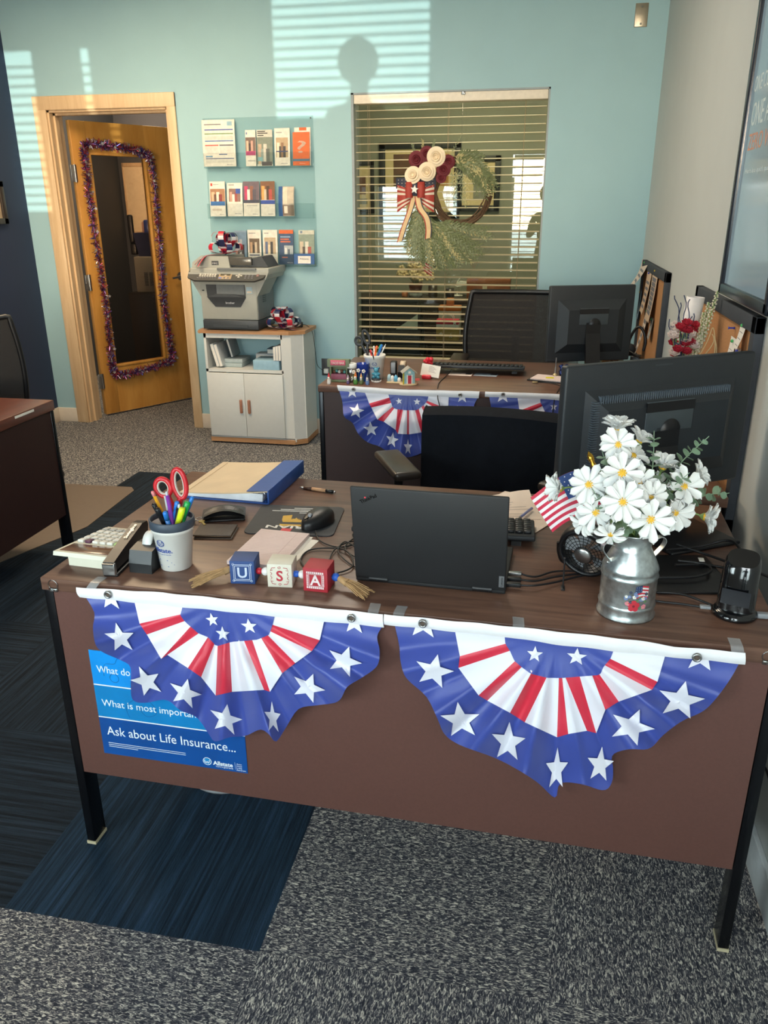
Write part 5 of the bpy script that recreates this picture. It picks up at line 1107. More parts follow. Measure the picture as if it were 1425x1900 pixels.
def jf2(u, v):
    x = (u-.5)*0.54; fold = 0.010*math.sin(u*23+v*3)*v
    return (x, 0.225-0.03*v+fold, 0.80+0.012*(1-(2*u-1)**2)*(1-v)-0.42*v)
t = thing('jacket', 'dark jacket draped over the back of the chair behind the near desk', 'jacket', (0.88, 1.15, -0.015), D2(-6))
m = MB(); m.sheet(jf, 48, 24, 0.004); m.sheet(lambda u, v: jf2(1-u, v), 48, 16, 0.004); m.build('jacket_cloth', jk, t)
office_chair((0.90, 3.04, 0), D2(0), 'black mesh office chair between the far desk and the office window', top=1.04, back_w=0.60, back_h=0.50, arm_z=0.71)
office_chair((-0.06, 4.72, 0), D2(172), 'wide black mesh chair inside the office, seen through the window blind', top=0.86, back_w=0.60, back_h=0.50, arms=False)
office_chair((-1.89, 2.40, 0), D2(204), 'black chair at the left edge of the picture behind the dark desk', top=0.985, back_w=0.50, back_h=0.52, arms=False)
# chair mat on the floor at left
m = MB(); pm = [(-1.16, 2.50), (-1.20, 2.55), (-2.25, 2.52), (-2.3, 1.2), (-1.42, 1.2), (-1.30, 1.46), (-1.145, 1.90), (-1.13, 1.95)]
m.prism(pm, 0.0005, 0.004); tag(fixn(m.build('chair_mat', mat('mat_taupe', '#6a5c50', 0.55, var=0.04))), 'flat taupe chair mat on the floor beside the left desk', 'chair mat')

# ------------------------------------------------------------------ far desk: cup, figurines, keyboard, monitor
CUP2 = Vector((0.288, 0.24+2.0, T))
stadium_cup(CUP2, math.radians(10), 'white printed cup of pens and black scissors on the far desk', tape=False, lines=True)
scissors(CUP2+Vector((-0.022, 0.016, 0.03)), D2(0), mat('scissor_black', '#24272c', 0.4), mat('scissor_black_in', '#33373d', 0.4), 'black handled scissors leaning left in the far cup', 1.0, D2(-8)).rotation_euler = (D2(-6), D2(-14), 0)
for a, ra, h, b, rb, r, mm, cap, lab in ((40, .02, .135, 200, .02, .005, ('red', 'red'), .02, 'short red pen at the left of the far cup'), (80, .02, .15, 120, .01, .004, ('white', 'white'), .01, 'white pen in the middle of the far cup'), (200, .02, .152, 20, .012, .005, ('orange', 'orange'), .03, 'orange pen at the back of the far cup'),
                               (170, .02, .158, 10, .03, .005, ('green', 'green'), .03, 'green pen behind the blue one in the far cup'), (190, .02, .16, -5, .036, .0055, ('navy', 'blue'), .04, 'blue pen at the right of the far cup'), (200, .02, .155, 0, .050, .003, ('white', 'white'), .0, 'thin white stylus leaning out at the right of the far cup')):
    b_, t_ = cupin(CUP2, D2(a), ra, h, D2(b), rb); pen('pen', b_, t_, r, (inks[mm[0]], inks[mm[1]]), lab, cap=cap)
pen('pen', (0.296, 2.187, T+0.095), (0.290, 2.178, T+0.135), 0.003, (inks['black'], inks['silver']), 'black pen clipped over the front rim of the far cup', cap=0.0)
# market stall figurine
fig = lambda n, c, r=.55: mat('figurine_'+n, c, r, var=0.1, scale=90)
t = thing('market_stall_figurine', 'green market stall figurine with a pink sign at the left end of the far desk', 'figurine', (0.140, 2.150, T), D2(4))
g1, g2, g3 = fig('olive', '#6f7a58'), fig('pink', '#d8607a'), fig('rose', '#9a5468')
m = MB(); m.box((-0.044, -0.02, 0), (0.044, 0.03, 0.012), r=0.002)
for x in (-0.042, 0.034): m.box((x, -0.018, 0.01), (x+0.008, 0.026, 0.075), r=0.001)
m.box((-0.044, 0.02, 0.01), (0.044, 0.026, 0.075)); m.build('stall_frame', g1, t)
m = MB(); m.box((-0.036, -0.02, 0.012), (0.036, 0.015, 0.038), r=0.002); m.build('counter', g3, t)
m = MB(); m.prism([(-0.03, 0.072), (0.03, 0.072), (0.024, 0.10), (-0.026, 0.105)], -0.05, 0.05, 0, 'x'); fixn(m.build('roof', g1, t))
m = MB(); m.box((-0.034, -0.034, 0.080), (0.034, -0.027, 0.102), r=0.001); s_ = m.build('sign', g2, t)
m = MB(); fit(m, 'TACO BAR', -0.03, 0.03, 0.086, Matrix.Translation((0, -0.0345, 0)) @ FACE_FRONT, 0, 0.014, bold=0.0003); m.build('sign_lettering', mat('sign_cream', '#f0d8c8', 0.6), s_)
m = MB(); [m.ball((-0.024+0.012*k, 0.002, 0.044+0.004*(k % 2)), 0.0075, 6, k % 3) for k in range(5)]; m.build('produce', [fig('brown', '#7a4a38'), fig('teal', '#5a9a94'), fig('cream', '#ddd8cc')], t)
# gnomes
def gnome(x, y, hat, coat, label, h=0.05):
    t = thing('gnome_figurine', label, 'figurine', (x, y, T)); k = h/0.05
    m = MB(); m.lathe([(0.0002, 0), (0.008*k, 0), (0.0095*k, 0.006*k), (0.008*k, 0.02*k), (0.005*k, 0.027*k), (0.0002, 0.028*k)], 14); m.build('body', coat, t)
    m = MB(); m.ball((0, -0.001, 0.029*k), 0.0055*k, 6); m.lathe([(0.0002, 0.014*k), (0.0045*k, 0.02*k), (0.005*k, 0.026*k), (0.0002, 0.03*k)], 10); m.v = [(a, b-0.004*k, c) for a, b, c in m.v]; m.build('face_and_beard', fig('beard', '#e8e0d6'), t)
    m = MB(); m.lathe([(0.0065*k, 0.030*k), (0.0068*k, 0.032*k), (0.003*k, 0.045*k), (0.0002, 0.053*k)], 12); m.build('hat', hat, t)
    return t
gnome(0.108, 2.082, fig('hatred', '#d2303a'), fig('white', '#e6e0d8'), 'small gnome with a red hat at the left corner of the far desk')
gnome(0.193, 2.098, fig('lilac', '#b9a0b8'), fig('violet', '#6f5a86'), 'small violet figurine in front of the glass jar', 0.042)
gnome(0.228, 2.098, fig('ora', '#d87a3a'), fig('green', '#4f8a3a'), 'gnome with a green coat and orange hat between the jar and the blue candle', 0.055)
gnome(0.254, 2.100, fig('yel', '#d8a860'), fig('moss', '#6c7a4a'), 'gnome with a mossy coat beside the orange hatted one', 0.05)
gnome(0.283, 2.098, fig('slate', '#3a4660'), fig('blue', '#6f8fc0'), 'gnome with a blue coat and dark hat in front of the far cup', 0.05)
for x, z, lab in ((0.216, 0.052, 'left'), (0.238, 0.060, 'middle'), (0.262, 0.057, 'right')):
    t = thing('flower_figurine', 'tiny white flower on a stem behind the gnomes, the %s one' % lab, 'figurine', (x, 2.115, T)); m = MB()
    for k in range(5): m.ball((0.0055*math.cos(k*1.257), 0, z+0.0055*math.sin(k*1.257)), 0.004, 5)
    m.build('blossom', fig('white', '', 0) if False else mat('figurine_white', '', 0), t); m = MB(); m.cyl((0, 0.002, 0), (0, 0.002, z), 0.0012, n=6); m.build('stem', mat('figurine_green', '', 0), t)
t = thing('glass_jar', 'small clear glass jar with a white lid on the far desk', 'jar', (0.196, 2.155, T))
m = MB(); m.lathe([(0.0002, 0), (0.024, 0), (0.026, 0.004), (0.026, 0.055), (0.022, 0.066)], 28); m.build('glass', clear('jar_glass', '#dfe2e0', 0.1, 0.03, 0.9), t)
m = MB(); m.lathe([(0.0235, 0.064), (0.0245, 0.066), (0.0245, 0.084), (0.016, 0.086), (0.015, 0.080)], 28); m.build('lid', whitep, t)
t = thing('candle_jar', 'cobalt blue candle glass on the far desk beside the cup', 'candle', (0.243, 2.185, T))
m = MB(); m.lathe([(0.0002, 0), (0.027, 0), (0.030, 0.004), (0.030, 0.078), (0.031, 0.08), (0.028, 0.08), (0.027, 0.05), (0.0002, 0.05)], 28); m.build('glass', mat('cobalt', '#243f9a', 0.12), t)
t = thing('bear_figurine', 'turquoise bear figurine on a dark round base in front of the far cup', 'figurine', (0.309, 2.172, T))
m = MB(); m.lathe([(0.0002, 0), (0.023, 0), (0.024, 0.004), (0.022, 0.006)], 24, 1); m.lathe([(0.021, 0.005), (0.0215, 0.016), (0.0002, 0.018)], 24, 0); [m.ball((0.0215*math.cos(k*PI/8), 0.0215*math.sin(k*PI/8), 0.006), 0.003, 4, 1) for k in range(16)]; m.build('base', [fig('dark', '#2c2f36'), mat('figurine_white', '', 0)], t)
m = MB(); tq = 0
m.ball((0, 0, 0.032), 0.016, 8, 0, (1, .9, 1.05)); m.ball((0, 0, 0.053), 0.0115, 8); [m.ball((s_*0.009, 0, 0.063), 0.004, 6) for s_ in (-1, 1)]; [m.ball((s_*0.014, -0.006, 0.037), 0.006, 6) for s_ in (-1, 1)]; [m.ball((s_*0.011, -0.01, 0.022), 0.007, 6) for s_ in (-1, 1)]; m.ball((0, -0.010, 0.051), 0.0045, 6); m.build('bear', fig('turquoise', '#4a94ac', 0.3), t)
t = thing('stapler', 'short black stapler standing on end on the far desk', 'stapler', (0.368, 2.30, T))
m = MB(); m.box((-0.015, -0.018, 0), (0.015, 0.018, 0.075), r=0.006); m.build('body', blackp, t); m = MB(); m.box((-0.011, -0.022, 0.02), (0.011, -0.017, 0.07), r=0.002); m.build('arm', greyp, t); m = MB(); [m.cyl((s_*0.013, -0.019, 0.012), (s_*0.013, -0.021, 0.012), 0.003, n=8) for s_ in (-1, 1)]; m.build('rivets', steel, t)
t = thing('tape_dispenser', 'black tape dispenser with a tan roll behind the beach hut figurine', 'tape dispenser', (0.412, 2.295, T))
m = MB(); m.prism([(-0.03, 0), (-0.035, 0.03), (-0.015, 0.06), (0.01, 0.05), (0.05, 0.03), (0.055, 0)], -0.019, 0.012, 0, 'x'); fixn(m.build('body', blackp, t)); m = MB(); m.at((0.001, 0.008, 0.052), ry=PI/2).lathe([(0.013, -0.012), (0.024, -0.012), (0.024, 0.012), (0.013, 0.012), (0.013, -0.012)], 24); m.build('tape_roll', mat('tape_tan', '#c8b49a', 0.4), t)
t = thing('village_figurine', 'blue and white domed village figurine in front of the short stapler', 'figurine', (0.397, 2.155, T))
m = MB(); m.box((-0.034, -0.018, 0), (0.034, 0.018, 0.008), r=0.003); m.build('base', fig('sand', '#c9ad84'), t)
for k, (x, h, c) in enumerate(((-0.024, .034, 'sky'), (-0.009, .028, 'w'), (0.007, .030, 'sky2'), (0.022, .020, 'w'))):
    m = MB(); m.at((x, 0, 0.007)).lathe([(0.0002, 0), (0.009, 0), (0.009, h*0.6), (0.006, h*0.9), (0.0002, h)], 14); m.build('hut', {'sky': fig('paleblue', '#a6c4cc'), 'w': mat('figurine_white', '', 0), 'sky2': fig('skyblue', '#5aa4c8')}[c], t)
t = thing('beach_hut_figurine', 'pale blue beach hut figurine with a red door and tin roof on the far desk', 'figurine', (0.466, 2.135, T), D2(20))
bl = fig('hutblue', '#8db6b8')
m = MB(); m.lathe([(0.0002, 0), (0.042, 0), (0.043, 0.003), (0.038, 0.008), (0.0002, 0.009)], 20); m.v = [(a, b*0.75, c) for a, b, c in m.v]; m.build('base', mat('figurine_sand', '', 0), t)
m = MB(); m.prism([(-0.024, 0.006), (0.024, 0.006), (0.024, 0.058), (0, 0.076), (-0.024, 0.058)], -0.022, 0.024, 0, 'y'); fixn(m.build('walls', bl, t))
m = MB()
for s_ in (-1, 1):
    for k in range(6): m.add([(s_*-0.001, -0.028+0.0095*k, 0.079), (s_*0.033, -0.028+0.0095*k, 0.054), (s_*0.033, -0.028+0.0095*k+0.008, 0.054), (s_*-0.001, -0.028+0.0095*k+0.008, 0.079), (s_*-0.001, -0.028+0.0095*k, 0.082), (s_*0.034, -0.028+0.0095*k, 0.0565), (s_*0.034, -0.028+0.0095*k+0.008, 0.0565), (s_*-0.001, -0.028+0.0095*k+0.008, 0.082)], [(0, 1, 2, 3), (4, 5, 6, 7), (0, 1, 5, 4), (1, 2, 6, 5), (2, 3, 7, 6), (3, 0, 4, 7)])
fixn(m.build('roof', fig('tin', '#a8a49a'), t))
m = MB(); m.box((-0.008, -0.0245, 0.008), (0.008, -0.0215, 0.045)); m.build('door', fig('doorred', '#b8303c'), t)
m = MB(); m.box((-0.013, -0.0240, 0.008), (-0.008, -0.0215, 0.048), 0); m.box((0.008, -0.0240, 0.008), (0.013, -0.0215, 0.048), 0); m.prism([(-0.006, 0.054), (0.006, 0.054), (0.005, 0.064), (-0.005, 0.064)], -0.0245, -0.0215, 0, 'y'); m.build('door_frame', mat('figurine_white', '', 0), t)
m = MB(); m.sheet(lambda u, v: (-0.031+0.008*v, -0.022+0.004*v, 0.006+0.055*u), 8, 3, 0.003); m.build('surfboard', fig('yellow', '#c9b83a'), t)
m = MB(); m.box((0.026, -0.026, 0.022), (0.046, -0.023, 0.032)).cyl((0.034, -0.024, 0.005), (0.034, -0.024, 0.024), 0.001, n=6); m.build('sign', fig('signred', '#d85a50'), t)
t = thing('card_holder', 'red curly figure card holder with a business card on the far desk', 'card holder', (0.530, 2.290, T), D2(-4))
m = MB(); m.box((-0.022, -0.03, 0), (0.022, 0.01, 0.02), r=0.006, seg=3); m.build('base', fig('cherry', '#d02838', 0.3), t)
m = MB(); R = random.Random(2); [m.ball((R.uniform(-.016, .016), 0.014+R.uniform(-.008, .008), 0.078+R.uniform(-.012, .016)), R.uniform(.007, .011), 6) for _ in range(16)]; m.cyl((0, 0.012, 0.01), (0, 0.014, 0.07), 0.006, n=10); m.build('curly_head', mat('figurine_cherry', '', 0), t)
t = thing('business_card', 'white business card propped in the red card holder', 'card', (0.545, 2.268, T+0.012), D2(-6))
m = MB(); m.mx(Matrix.Rotation(D2(-14), 4, 'X') @ Matrix.Rotation(D2(7), 4, 'Y')).box((-0.048, 0, 0), (0.042, 0.0006, 0.055)); m.build('card', paper, t); m = MB(); m.mx(Matrix.Rotation(D2(-14), 4, 'X') @ Matrix.Rotation(D2(7), 4, 'Y')); [m.box((-0.012, -0.0003, 0.045-0.005*k), (0.012+0.006*(k % 3), 0, 0.0465-0.005*k)) for k in range(6)]; m.build('print', mat('ink_grey', '', 0) if 'ink_grey' in _M else greyp, t)
keyboard((0.745, 2.475, T+0.010), D2(180), 0.46, 0.15, 'black keyboard with its feet up on the far desk', tilt=7)
cable([(0.63, 2.41, T+0.02), (0.612, 2.33, T+0.004), (0.600, 2.20, T+0.003), (0.605, 2.09, T+0.006), (0.615, 2.015, T-0.03), (0.63, 2.00, 0.66), (0.655, 2.0, 0.50)], 0.0022, 'black keyboard cable running over the front of the far desk')
for (x, y, rz, lab, c) in ((0.675, 2.405, -3, 'photo card with a dark stamp under the far keyboard', '#d9c8be'), (0.795, 2.412, -6, 'grey blue printed card beside the photo card under the far keyboard', '#8d9aa6')):
    t = thing('postcard', lab, 'card', (x, y, T), D2(rz)); m = MB(); m.box((-0.055, -0.032, 0), (0.055, 0.035, 0.0012)); m.build('card', mat('card_'+c[1:], c, 0.6, var=0.12, scale=30), t); m = MB(); m.box((0.022, 0.0, 0.0012), (0.05, 0.03, 0.0016)); m.build('stamp', mat('stamp_dark', '#3a3438', 0.5), t)
monitor((1.070, 2.46), (1.462, 2.60), 0.800, 1.150, 'square black monitor seen from behind on the far desk', depth=0.05, base=(0.22, 0.2), stand_off=0.08, vent=False)
t = thing('clipboard', 'dark clipboard with pink paper on the right of the far desk', 'clipboard', (1.085, 2.345, T), D2(-18))
m = MB(); m.box((-0.08, -0.06, 0), (0.085, 0.065, 0.006), r=0.001); m.build('board', blackp, t); m = MB(); m.box((-0.068, -0.052, 0.006), (0.08, 0.06, 0.011)); m.build('pages', mat('pad_pink', '', 0), t)
m = MB(); m.box((1.075, 2.325, T+0.0115), (1.112, 2.352, T+0.0125)); tag(m.build('sticky_note', mat('sticky_yellow', '#e2d628', 0.6)), 'small yellow sticky note on the pink clipboard paper', 'sticky note')
cable([(1.035, 2.255, T+0.006), (1.07, 2.265, T+0.004), (1.11, 2.25, T+0.003), (1.14, 2.20, T+0.003), (1.13, 2.10, T+0.004), (1.115, 2.03, 0.72), (1.11, 2.02, 0.6)], 0.0022, 'black cable with a metal plug hanging over the right of the far desk', ends=((1.028, 2.254, T+0.006, 0.012, 0.006, 0.004, mat('plug_brass', '#b09468', 0.3, 0.8)),))
t = thing('antenna', 'short black and silver antenna standing beside the far monitor', 'antenna', (1.118, 2.395, T)); m = MB(); m.cyl((0, 0, 0.02), (0, 0, 0.05), 0.005, n=12).cyl((0, 0, 0.05), (0, 0.0, 0.095), 0.0028, n=8); m.build('rod', steel, t); m = MB(); m.ball((0, 0, 0.012), 0.012, 8); m.build('base', mat('brass_ball', '#c8b48a', 0.3, 0.7), t)
m = MB(); R = random.Random(5); [m.ball((1.165+R.uniform(-.02, .02), 2.44+R.uniform(-.015, .015), T+0.02+R.uniform(-.012, .03)), R.uniform(.008, .013), 5, 0, (R.uniform(.6, 1.3), 1, R.uniform(.6, 1.3))) for _ in range(16)]; tag(m.build('foil_bunch', mat('foil_blue', '#26386e', 0.2, 0.7)), 'crumpled dark blue foil bunch behind the far monitor base', 'decoration')
t = thing('plastic_bag', 'clear plastic bag with brown contents right of the far monitor base', 'bag', (1.392, 2.72, T)); m = MB(); R = random.Random(9)
m.sheet(lambda u, v: (-0.05+0.11*u, 0.02-0.03*v+0.012*math.sin(u*9+v*5), 0.002+0.075*v+0.012*math.sin(u*7)*v), 14, 10, 0.001); m.build('bag_film', clear('bag_film', '#d8d0c0', 0.16, 0.12, 0.85), t); m = MB(); m.box((-0.04, 0.03, 0), (0.04, 0.042, 0.06), r=0.004); m.build('contents', mat('kraft', '#a08058', 0.8, var=0.2), t)
t = thing('headset', 'black headset on its stand beside the far monitor', 'headset', (1.512, 2.735, T), D2(-20)); t.scale = (1.2, 1.2, 1.2)
m = MB(); m.tube(smooth([(-0.03, 0, 0.075), (-0.034, 0, 0.11), (-0.012, 0, 0.158), (0.012, 0, 0.158), (0.032, 0, 0.11), (0.026, 0, 0.07)], 6), 0.006, 8); m.build('headband', blackp, t)
m = MB(); m.at((-0.03, 0, 0.07), ry=0.2, rx=PI/2).lathe([(0.0002, -0.014), (0.024, -0.012), (0.026, 0), (0.024, 0.012), (0.0002, 0.014)], 20); m.build('ear_cup', blackm, t); m = MB(); m.tube(smooth([(-0.028, -0.015, 0.068), (0.0, -0.03, 0.058), (0.04, -0.04, 0.030)], 5), [0.004]*5+[0.003]*6, 8); m.build('microphone_boom', blackp, t); m = MB(); m.box((-0.02, -0.02, 0), (0.02, 0.03, 0.05), r=0.006); m.build('stand', blackp, t)

# ------------------------------------------------------------------ right wall: corkboards, screen, flowers
cork = mat('cork', '#b98455', 0.9, var=0.15, scale=220, bump=0.3, bscale=300); framek = mat('cork_frame_charcoal', '#45484d', 0.75, spec=0.2)
def corkboard(y0, y1, z0, z1, label):
    t = thing('corkboard', label, 'notice board', (XR, (y0+y1)/2, z0)); a, b, h = y0-(y0+y1)/2, y1-(y0+y1)/2, z1-z0
    m = MB(); m.box((-0.014, a+0.04, 0.04), (-0.001, b-0.04, h-0.04)); m.build('cork_panel', cork, t)
    m = MB()
    for lo, hi in (((-0.026, a, 0), (-0.001, a+0.045, h)), ((-0.026, b-0.045, 0), (-0.001, b, h)), ((-0.026, a, 0), (-0.001, b, 0.045)), ((-0.026, a, h-0.045), (-0.001, b, h))): m.box(lo, hi, r=0.002)
    m.build('frame', framek, t); return t
corkboard(2.633, 3.645, 0.63, 1.20, 'corkboard full of papers on the right wall near the back corner')
corkboard(0.89, 1.825, 0.60, 1.215, 'corkboard with few pins on the right wall under the screen')
def wall_note(y, z, w, h, label, mm=paper, curl=0.02, tiltx=0.0, lines=5, x=XR-0.020):
    t = thing('pinned_paper', label, 'paper', (x, y, z)); 
    f = lambda u, v: (-0.002-curl*(1-v)**2-curl*0.5*u*u*(1-v), w/2-w*u+tiltx*v*h, -h/2+h*v)
    m = MB(); m.sheet(f, 8, 10, 0.0004); m.build('sheet', mm, t)
    m = MB()
    for k in range(lines):
        v0 = 0.12+0.72*k/lines; m.grid(lambda a, b: (lambda q: (q[0]-0.0007, q[1], q[2]))(f(0.12+0.7*a, v0+0.06*b*h/0.1*0.5)), 6, 1)
    m.build('print', mat('note_ink', '#7b7a80', 0.8), t)
    m = MB(); m.ball((-0.006, 0, h/2-0.01), 0.005, 5); m.build('pin', [mat('pin_blue', '#3a46a8', 0.3), mat('pin_green', '#4aa860', 0.3), mat('pin_yellow', '#d8b840', 0.3)][int(abs(y*100)) % 3], t)
    return t
pp = mat('paper_peach', '#dcc0a4', 0.8, var=0.03)
wall_note(3.55, 1.10, 0.32, 0.20, 'fan of cream sheets curling out at the top left of the far corkboard', crm, 0.10)
wall_note(3.30, 1.05, 0.20, 0.22, 'narrow calendar sheet at the top of the far corkboard', pp, 0.02)
wall_note(3.05, 1.06, 0.22, 0.26, 'long list pinned at the upper right of the far corkboard', pp, 0.015, lines=8)
wall_note(3.22, 0.84, 0.16, 0.26, 'curled sheet with dark symbols at the bottom of the far corkboard', crm, 0.04)
wall_note(2.98, 0.90, 0.10, 0.11, 'small grey card at the right of the far corkboard', mat('card_grey', '#a8a8a4', 0.7), 0.01, lines=3)
wall_note(3.62, 0.95, 0.12, 0.16, 'blue photo at the left edge of the far corkboard', mat('photo_blue', '#6f8296', 0.5, var=0.3, scale=30), 0.005, lines=0)
wall_note(1.038, 1.147, 0.065, 0.075, 'small white card with a purple edge at the upper right of the near corkboard', paper, 0.012, lines=3)
wall_note(1.13, 1.092, 0.075, 0.07, 'white note held by a green pin at the bottom of the near corkboard', paper, 0.008, lines=2)
wall_note(1.055, 1.080, 0.06, 0.06, 'peach note beside the green pinned one on the near corkboard', pp, 0.008, lines=2)
m = MB(); m.at((XR-0.02, 1.165, 1.150), ry=-PI/2).lathe([(0.0002, -0.004), (0.004, -0.004), (0.0025, 0.002), (0.0025, 0.010), (0.005, 0.014), (0.0002, 0.014)], 10); tag(m.build('push_pin', mat('pin_blue', '', 0)), 'lone blue push pin on the near corkboard', 'pin')
# portrait screen
tv = thing('wall_display', 'black framed upright display with white and orange lettering on the right wall', 'screen', (XR, 1.035, 1.235))
m = MB(); w, h, d = 0.588, 1.06, 0.046
for lo, hi in (((-d, -w/2, 0), (-0.004, -w/2+0.03, h)), ((-d, w/2-0.03, 0), (-0.004, w/2, h)), ((-d, -w/2, 0), (-0.004, w/2, 0.034)), ((-d, -w/2, h-0.03), (-0.004, w/2, h))): m.box(lo, hi, r=0.006)
m.build('frame', mat('display_frame', '#262b33', 0.25), tv)
m = MB(); m.box((-d+0.010, -w/2+0.028, 0.03), (-0.006, w/2-0.028, h-0.028)); m.build('screen', mat('display_screen', '#6f8088', 0.10, emit=0.45, var=0.02, scale=2), tv)
SM = Matrix.Translation((-d+0.0095, 0, 0)) @ Matrix.Rotation(-PI/2, 4, 'Z') @ FACE_FRONT
tw_, to_ = mat('screen_text_white', '#a9b2ae', 0.4, emit=0.3), mat('screen_text_orange', '#b07a60', 0.4, emit=0.3)
for txt, x0, x1, z, s_, mm in (('ONE COMPANY', -0.234, 0.09, 0.552, 0.058, tw_), ('ONE AGENT', -0.214, 0.16, 0.464, 0.087, tw_), ('ZERO WORRIES', -0.210, 0.25, 0.401, 0.062, to_), ('Here is a quick quote', -0.196, 0.10, 0.341, 0.018, tw_)):
    m = MB(); fit(m, txt, x0, x1, z, SM, 0, s_); m.build('lettering', mm, tv)
# switch cover plate high on the back wall, outlet low on it
t = thing('wall_plate', 'blank metal cover plate high on the back wall near the right corner', 'wall plate', (1.475, YB, 2.479))
m = MB(); m.box((-0.035, -0.006, -0.058), (0.035, 0, 0.058), r=0.004); m.build('plate', mat('plate_steel', '#a39c8c', 0.35, 0.7), t); m = MB(); [m.at((0, -0.006, s_*0.042), rx=PI/2).lathe([(0.0002, 0.002), (0.004, 0.0015), (0.005, 0)], 12) for s_ in (-1, 1)]; m.build('screws', steel, t)
t = thing('power_outlet', 'dark outlet plate low on the back wall between cart and far desk', 'outlet', (-0.385, YB, 0.47)); m = MB(); m.box((-0.036, -0.006, -0.058), (0.036, 0, 0.058), r=0.004); m.build('plate', mat('outlet_dark', '#4a4a4c', 0.4), t)
m = MB(); m.box((-0.016, -0.034, -0.04), (0.016, -0.006, -0.008), r=0.005); m.build('plug', whitep, t)
# flower arrangement on the desk return
VX, VY = 1.495, 1.37
t = thing('vase', 'tall white vase of red and white flowers and dried stalks behind the large monitor', 'vase', (VX, VY, T)); m = MB(); m.lathe([(0.0002, 0.002), (0.038, 0.0), (0.045, 0.05), (0.04, 0.15), (0.028, 0.21), (0.034, 0.235), (0.03, 0.235), (0.024, 0.21), (0.0002, 0.2)], 28); m.build('vase_body', whitep, t)
R = random.Random(21); rpet = mat('bloom_red', '#b62438', 0.7, var=0.15); wpet = mat('bloom_cream', '#e6d6cc', 0.7, var=0.05)
def bloom(c, r, mm, label, group):
    t = thing('flower', label, 'flower', c, 0, group); m = MB()
    for ring, (n, rr, lift, ln) in enumerate(((4, .25, 1.1, .7), (6, .35, .7, .9), (7, .4, .3, 1.0))):
        for k in range(n):
            m.mx(Matrix.Rotation(D2(35), 4, 'X') @ Matrix.Rotation(2*PI*k/n+ring, 4, 'Z') @ Matrix.Translation((r*rr*.3, 0, 0)) @ Matrix.Rotation(-lift, 4, 'Y'))
            m.sheet(lambda u, v: (r*ln*u, r*.5*math.sin(PI*(0.12+0.8*u))*(2*v-1), 0.2*r*u*u+0.12*r*(2*v-1)**2), 4, 4, 0.0006)
    m.build('petals', mm, t); v = Vector((VX, VY, T+0.215))-Vector(c); m = MB(); m.tube([(0, 0, 0), v*0.5+Vector((0, 0.004, 0.0)), v], 0.0015, 5); m.build('stem', stem_m, t)
for k in range(15):
    c = (VX+R.uniform(-.042, .042), VY-0.02+R.uniform(-.03, .03), T+R.uniform(.262, .405)); c = (VX+(c[0]-VX)*(1.5-(c[2]-T)*2.0), c[1], c[2])
    bloom(c, 0.017, rpet, 'small red artificial flower in the vase behind the large monitor', 'red flowers in the tall vase')
for k in range(10):
    c = (VX+R.uniform(-.04, .035), VY-0.028+R.uniform(-.02, .03), T+R.uniform(.25, .40))
    bloom(c, 0.019, wpet, 'small cream artificial flower in the vase behind the large monitor', 'cream flowers in the tall vase')
navy_tw = mat('twig_navy', '#2e3c5c', 0.6)
for k in range(9):
    x = R.uniform(-.03, .03); h = R.uniform(.38, .50); p = [(VX, VY, T+0.22), (VX+x*.3-0.005, VY-.03, T+.32), (VX+x*.8-0.012, VY-.035, T+h*.85), (VX+x*1.2-0.02+R.uniform(-.01, .01), VY-.03+R.uniform(-.01, .01), T+h)]
    m = MB(); m.tube([(a+0.004*math.sin(i*1.3+k), b, c) for i, (a, b, c) in enumerate(smooth(p, 5))], 0.0017, 5); tag(m.build('curly_twig', navy_tw), 'navy curly twig rising from the vase behind the large monitor', 'twig', 'navy curly twigs in the tall vase')
t = thing('paper_roll', 'rolled white sheet standing in the vase behind the large monitor', 'paper', (VX+0.012, VY+0.04, T+0.20)); m = MB(); m.at(ry=D2(4)).lathe([(0.0265, 0), (0.028, 0), (0.028, 0.275), (0.0265, 0.275), (0.0265, 0)], 24, 0); m.build('roll', mat('roll_white', '#e4dedb', 0.7), t)
dry = mat('dried_cream', '#cfc9ac', 0.8, var=0.1)
for k, (tx, tz, lab) in enumerate(((0.085, 0.50, 'tallest dried cream flower spike at the right of the vase'), (0.055, 0.43, 'thick dried cream flower spike in the middle right of the vase'), (0.07, 0.46, 'thin dried cream flower spike behind the others in the vase'))):
    b = (VX+0.01, VY-0.015, T+0.21); e = (VX+tx, VY-.02+0.02*k, T+tz); P = smooth([b, ((b[0]+e[0])/2+0.012, b[1], (b[2]+e[2])/2), e], 8)
    t = thing('dried_spike', lab, 'flower', (0, 0, 0)); m = MB(); m.tube(P, 0.0018, 6); m.build('stem', stem_m, t); m = MB()
    for i in range(70):
        u = 0.35+0.65*i/70; p = Vector(polyline([tuple(q) for q in P], u)); a = i*2.4; rr = 0.011*(1.15-u*0.7); m.ball((p.x+rr*math.cos(a), p.y+rr*math.sin(a), p.z), 0.0042*(1.3-u*.6), 4)
    m.build('florets', dry, t)
for k in range(2):
    m = MB(); m.tube(smooth([(VX+0.02, VY-.02, T+.22), (VX+0.07+0.02*k, VY-.02, T+.33), (VX+0.085, VY-.02, T+.385-.02*k), (VX+.1+0.005*k, VY-.02, T+.32), (VX+.1+0.008*k, VY-.02, T+.22)], 6), 0.0018, 6); tag(m.build('straw_loop', mat('straw', '#d8c090', 0.7)), ['outer bent straw loop at the right of the vase', 'inner bent straw loop at the right of the vase'][k], 'straw')

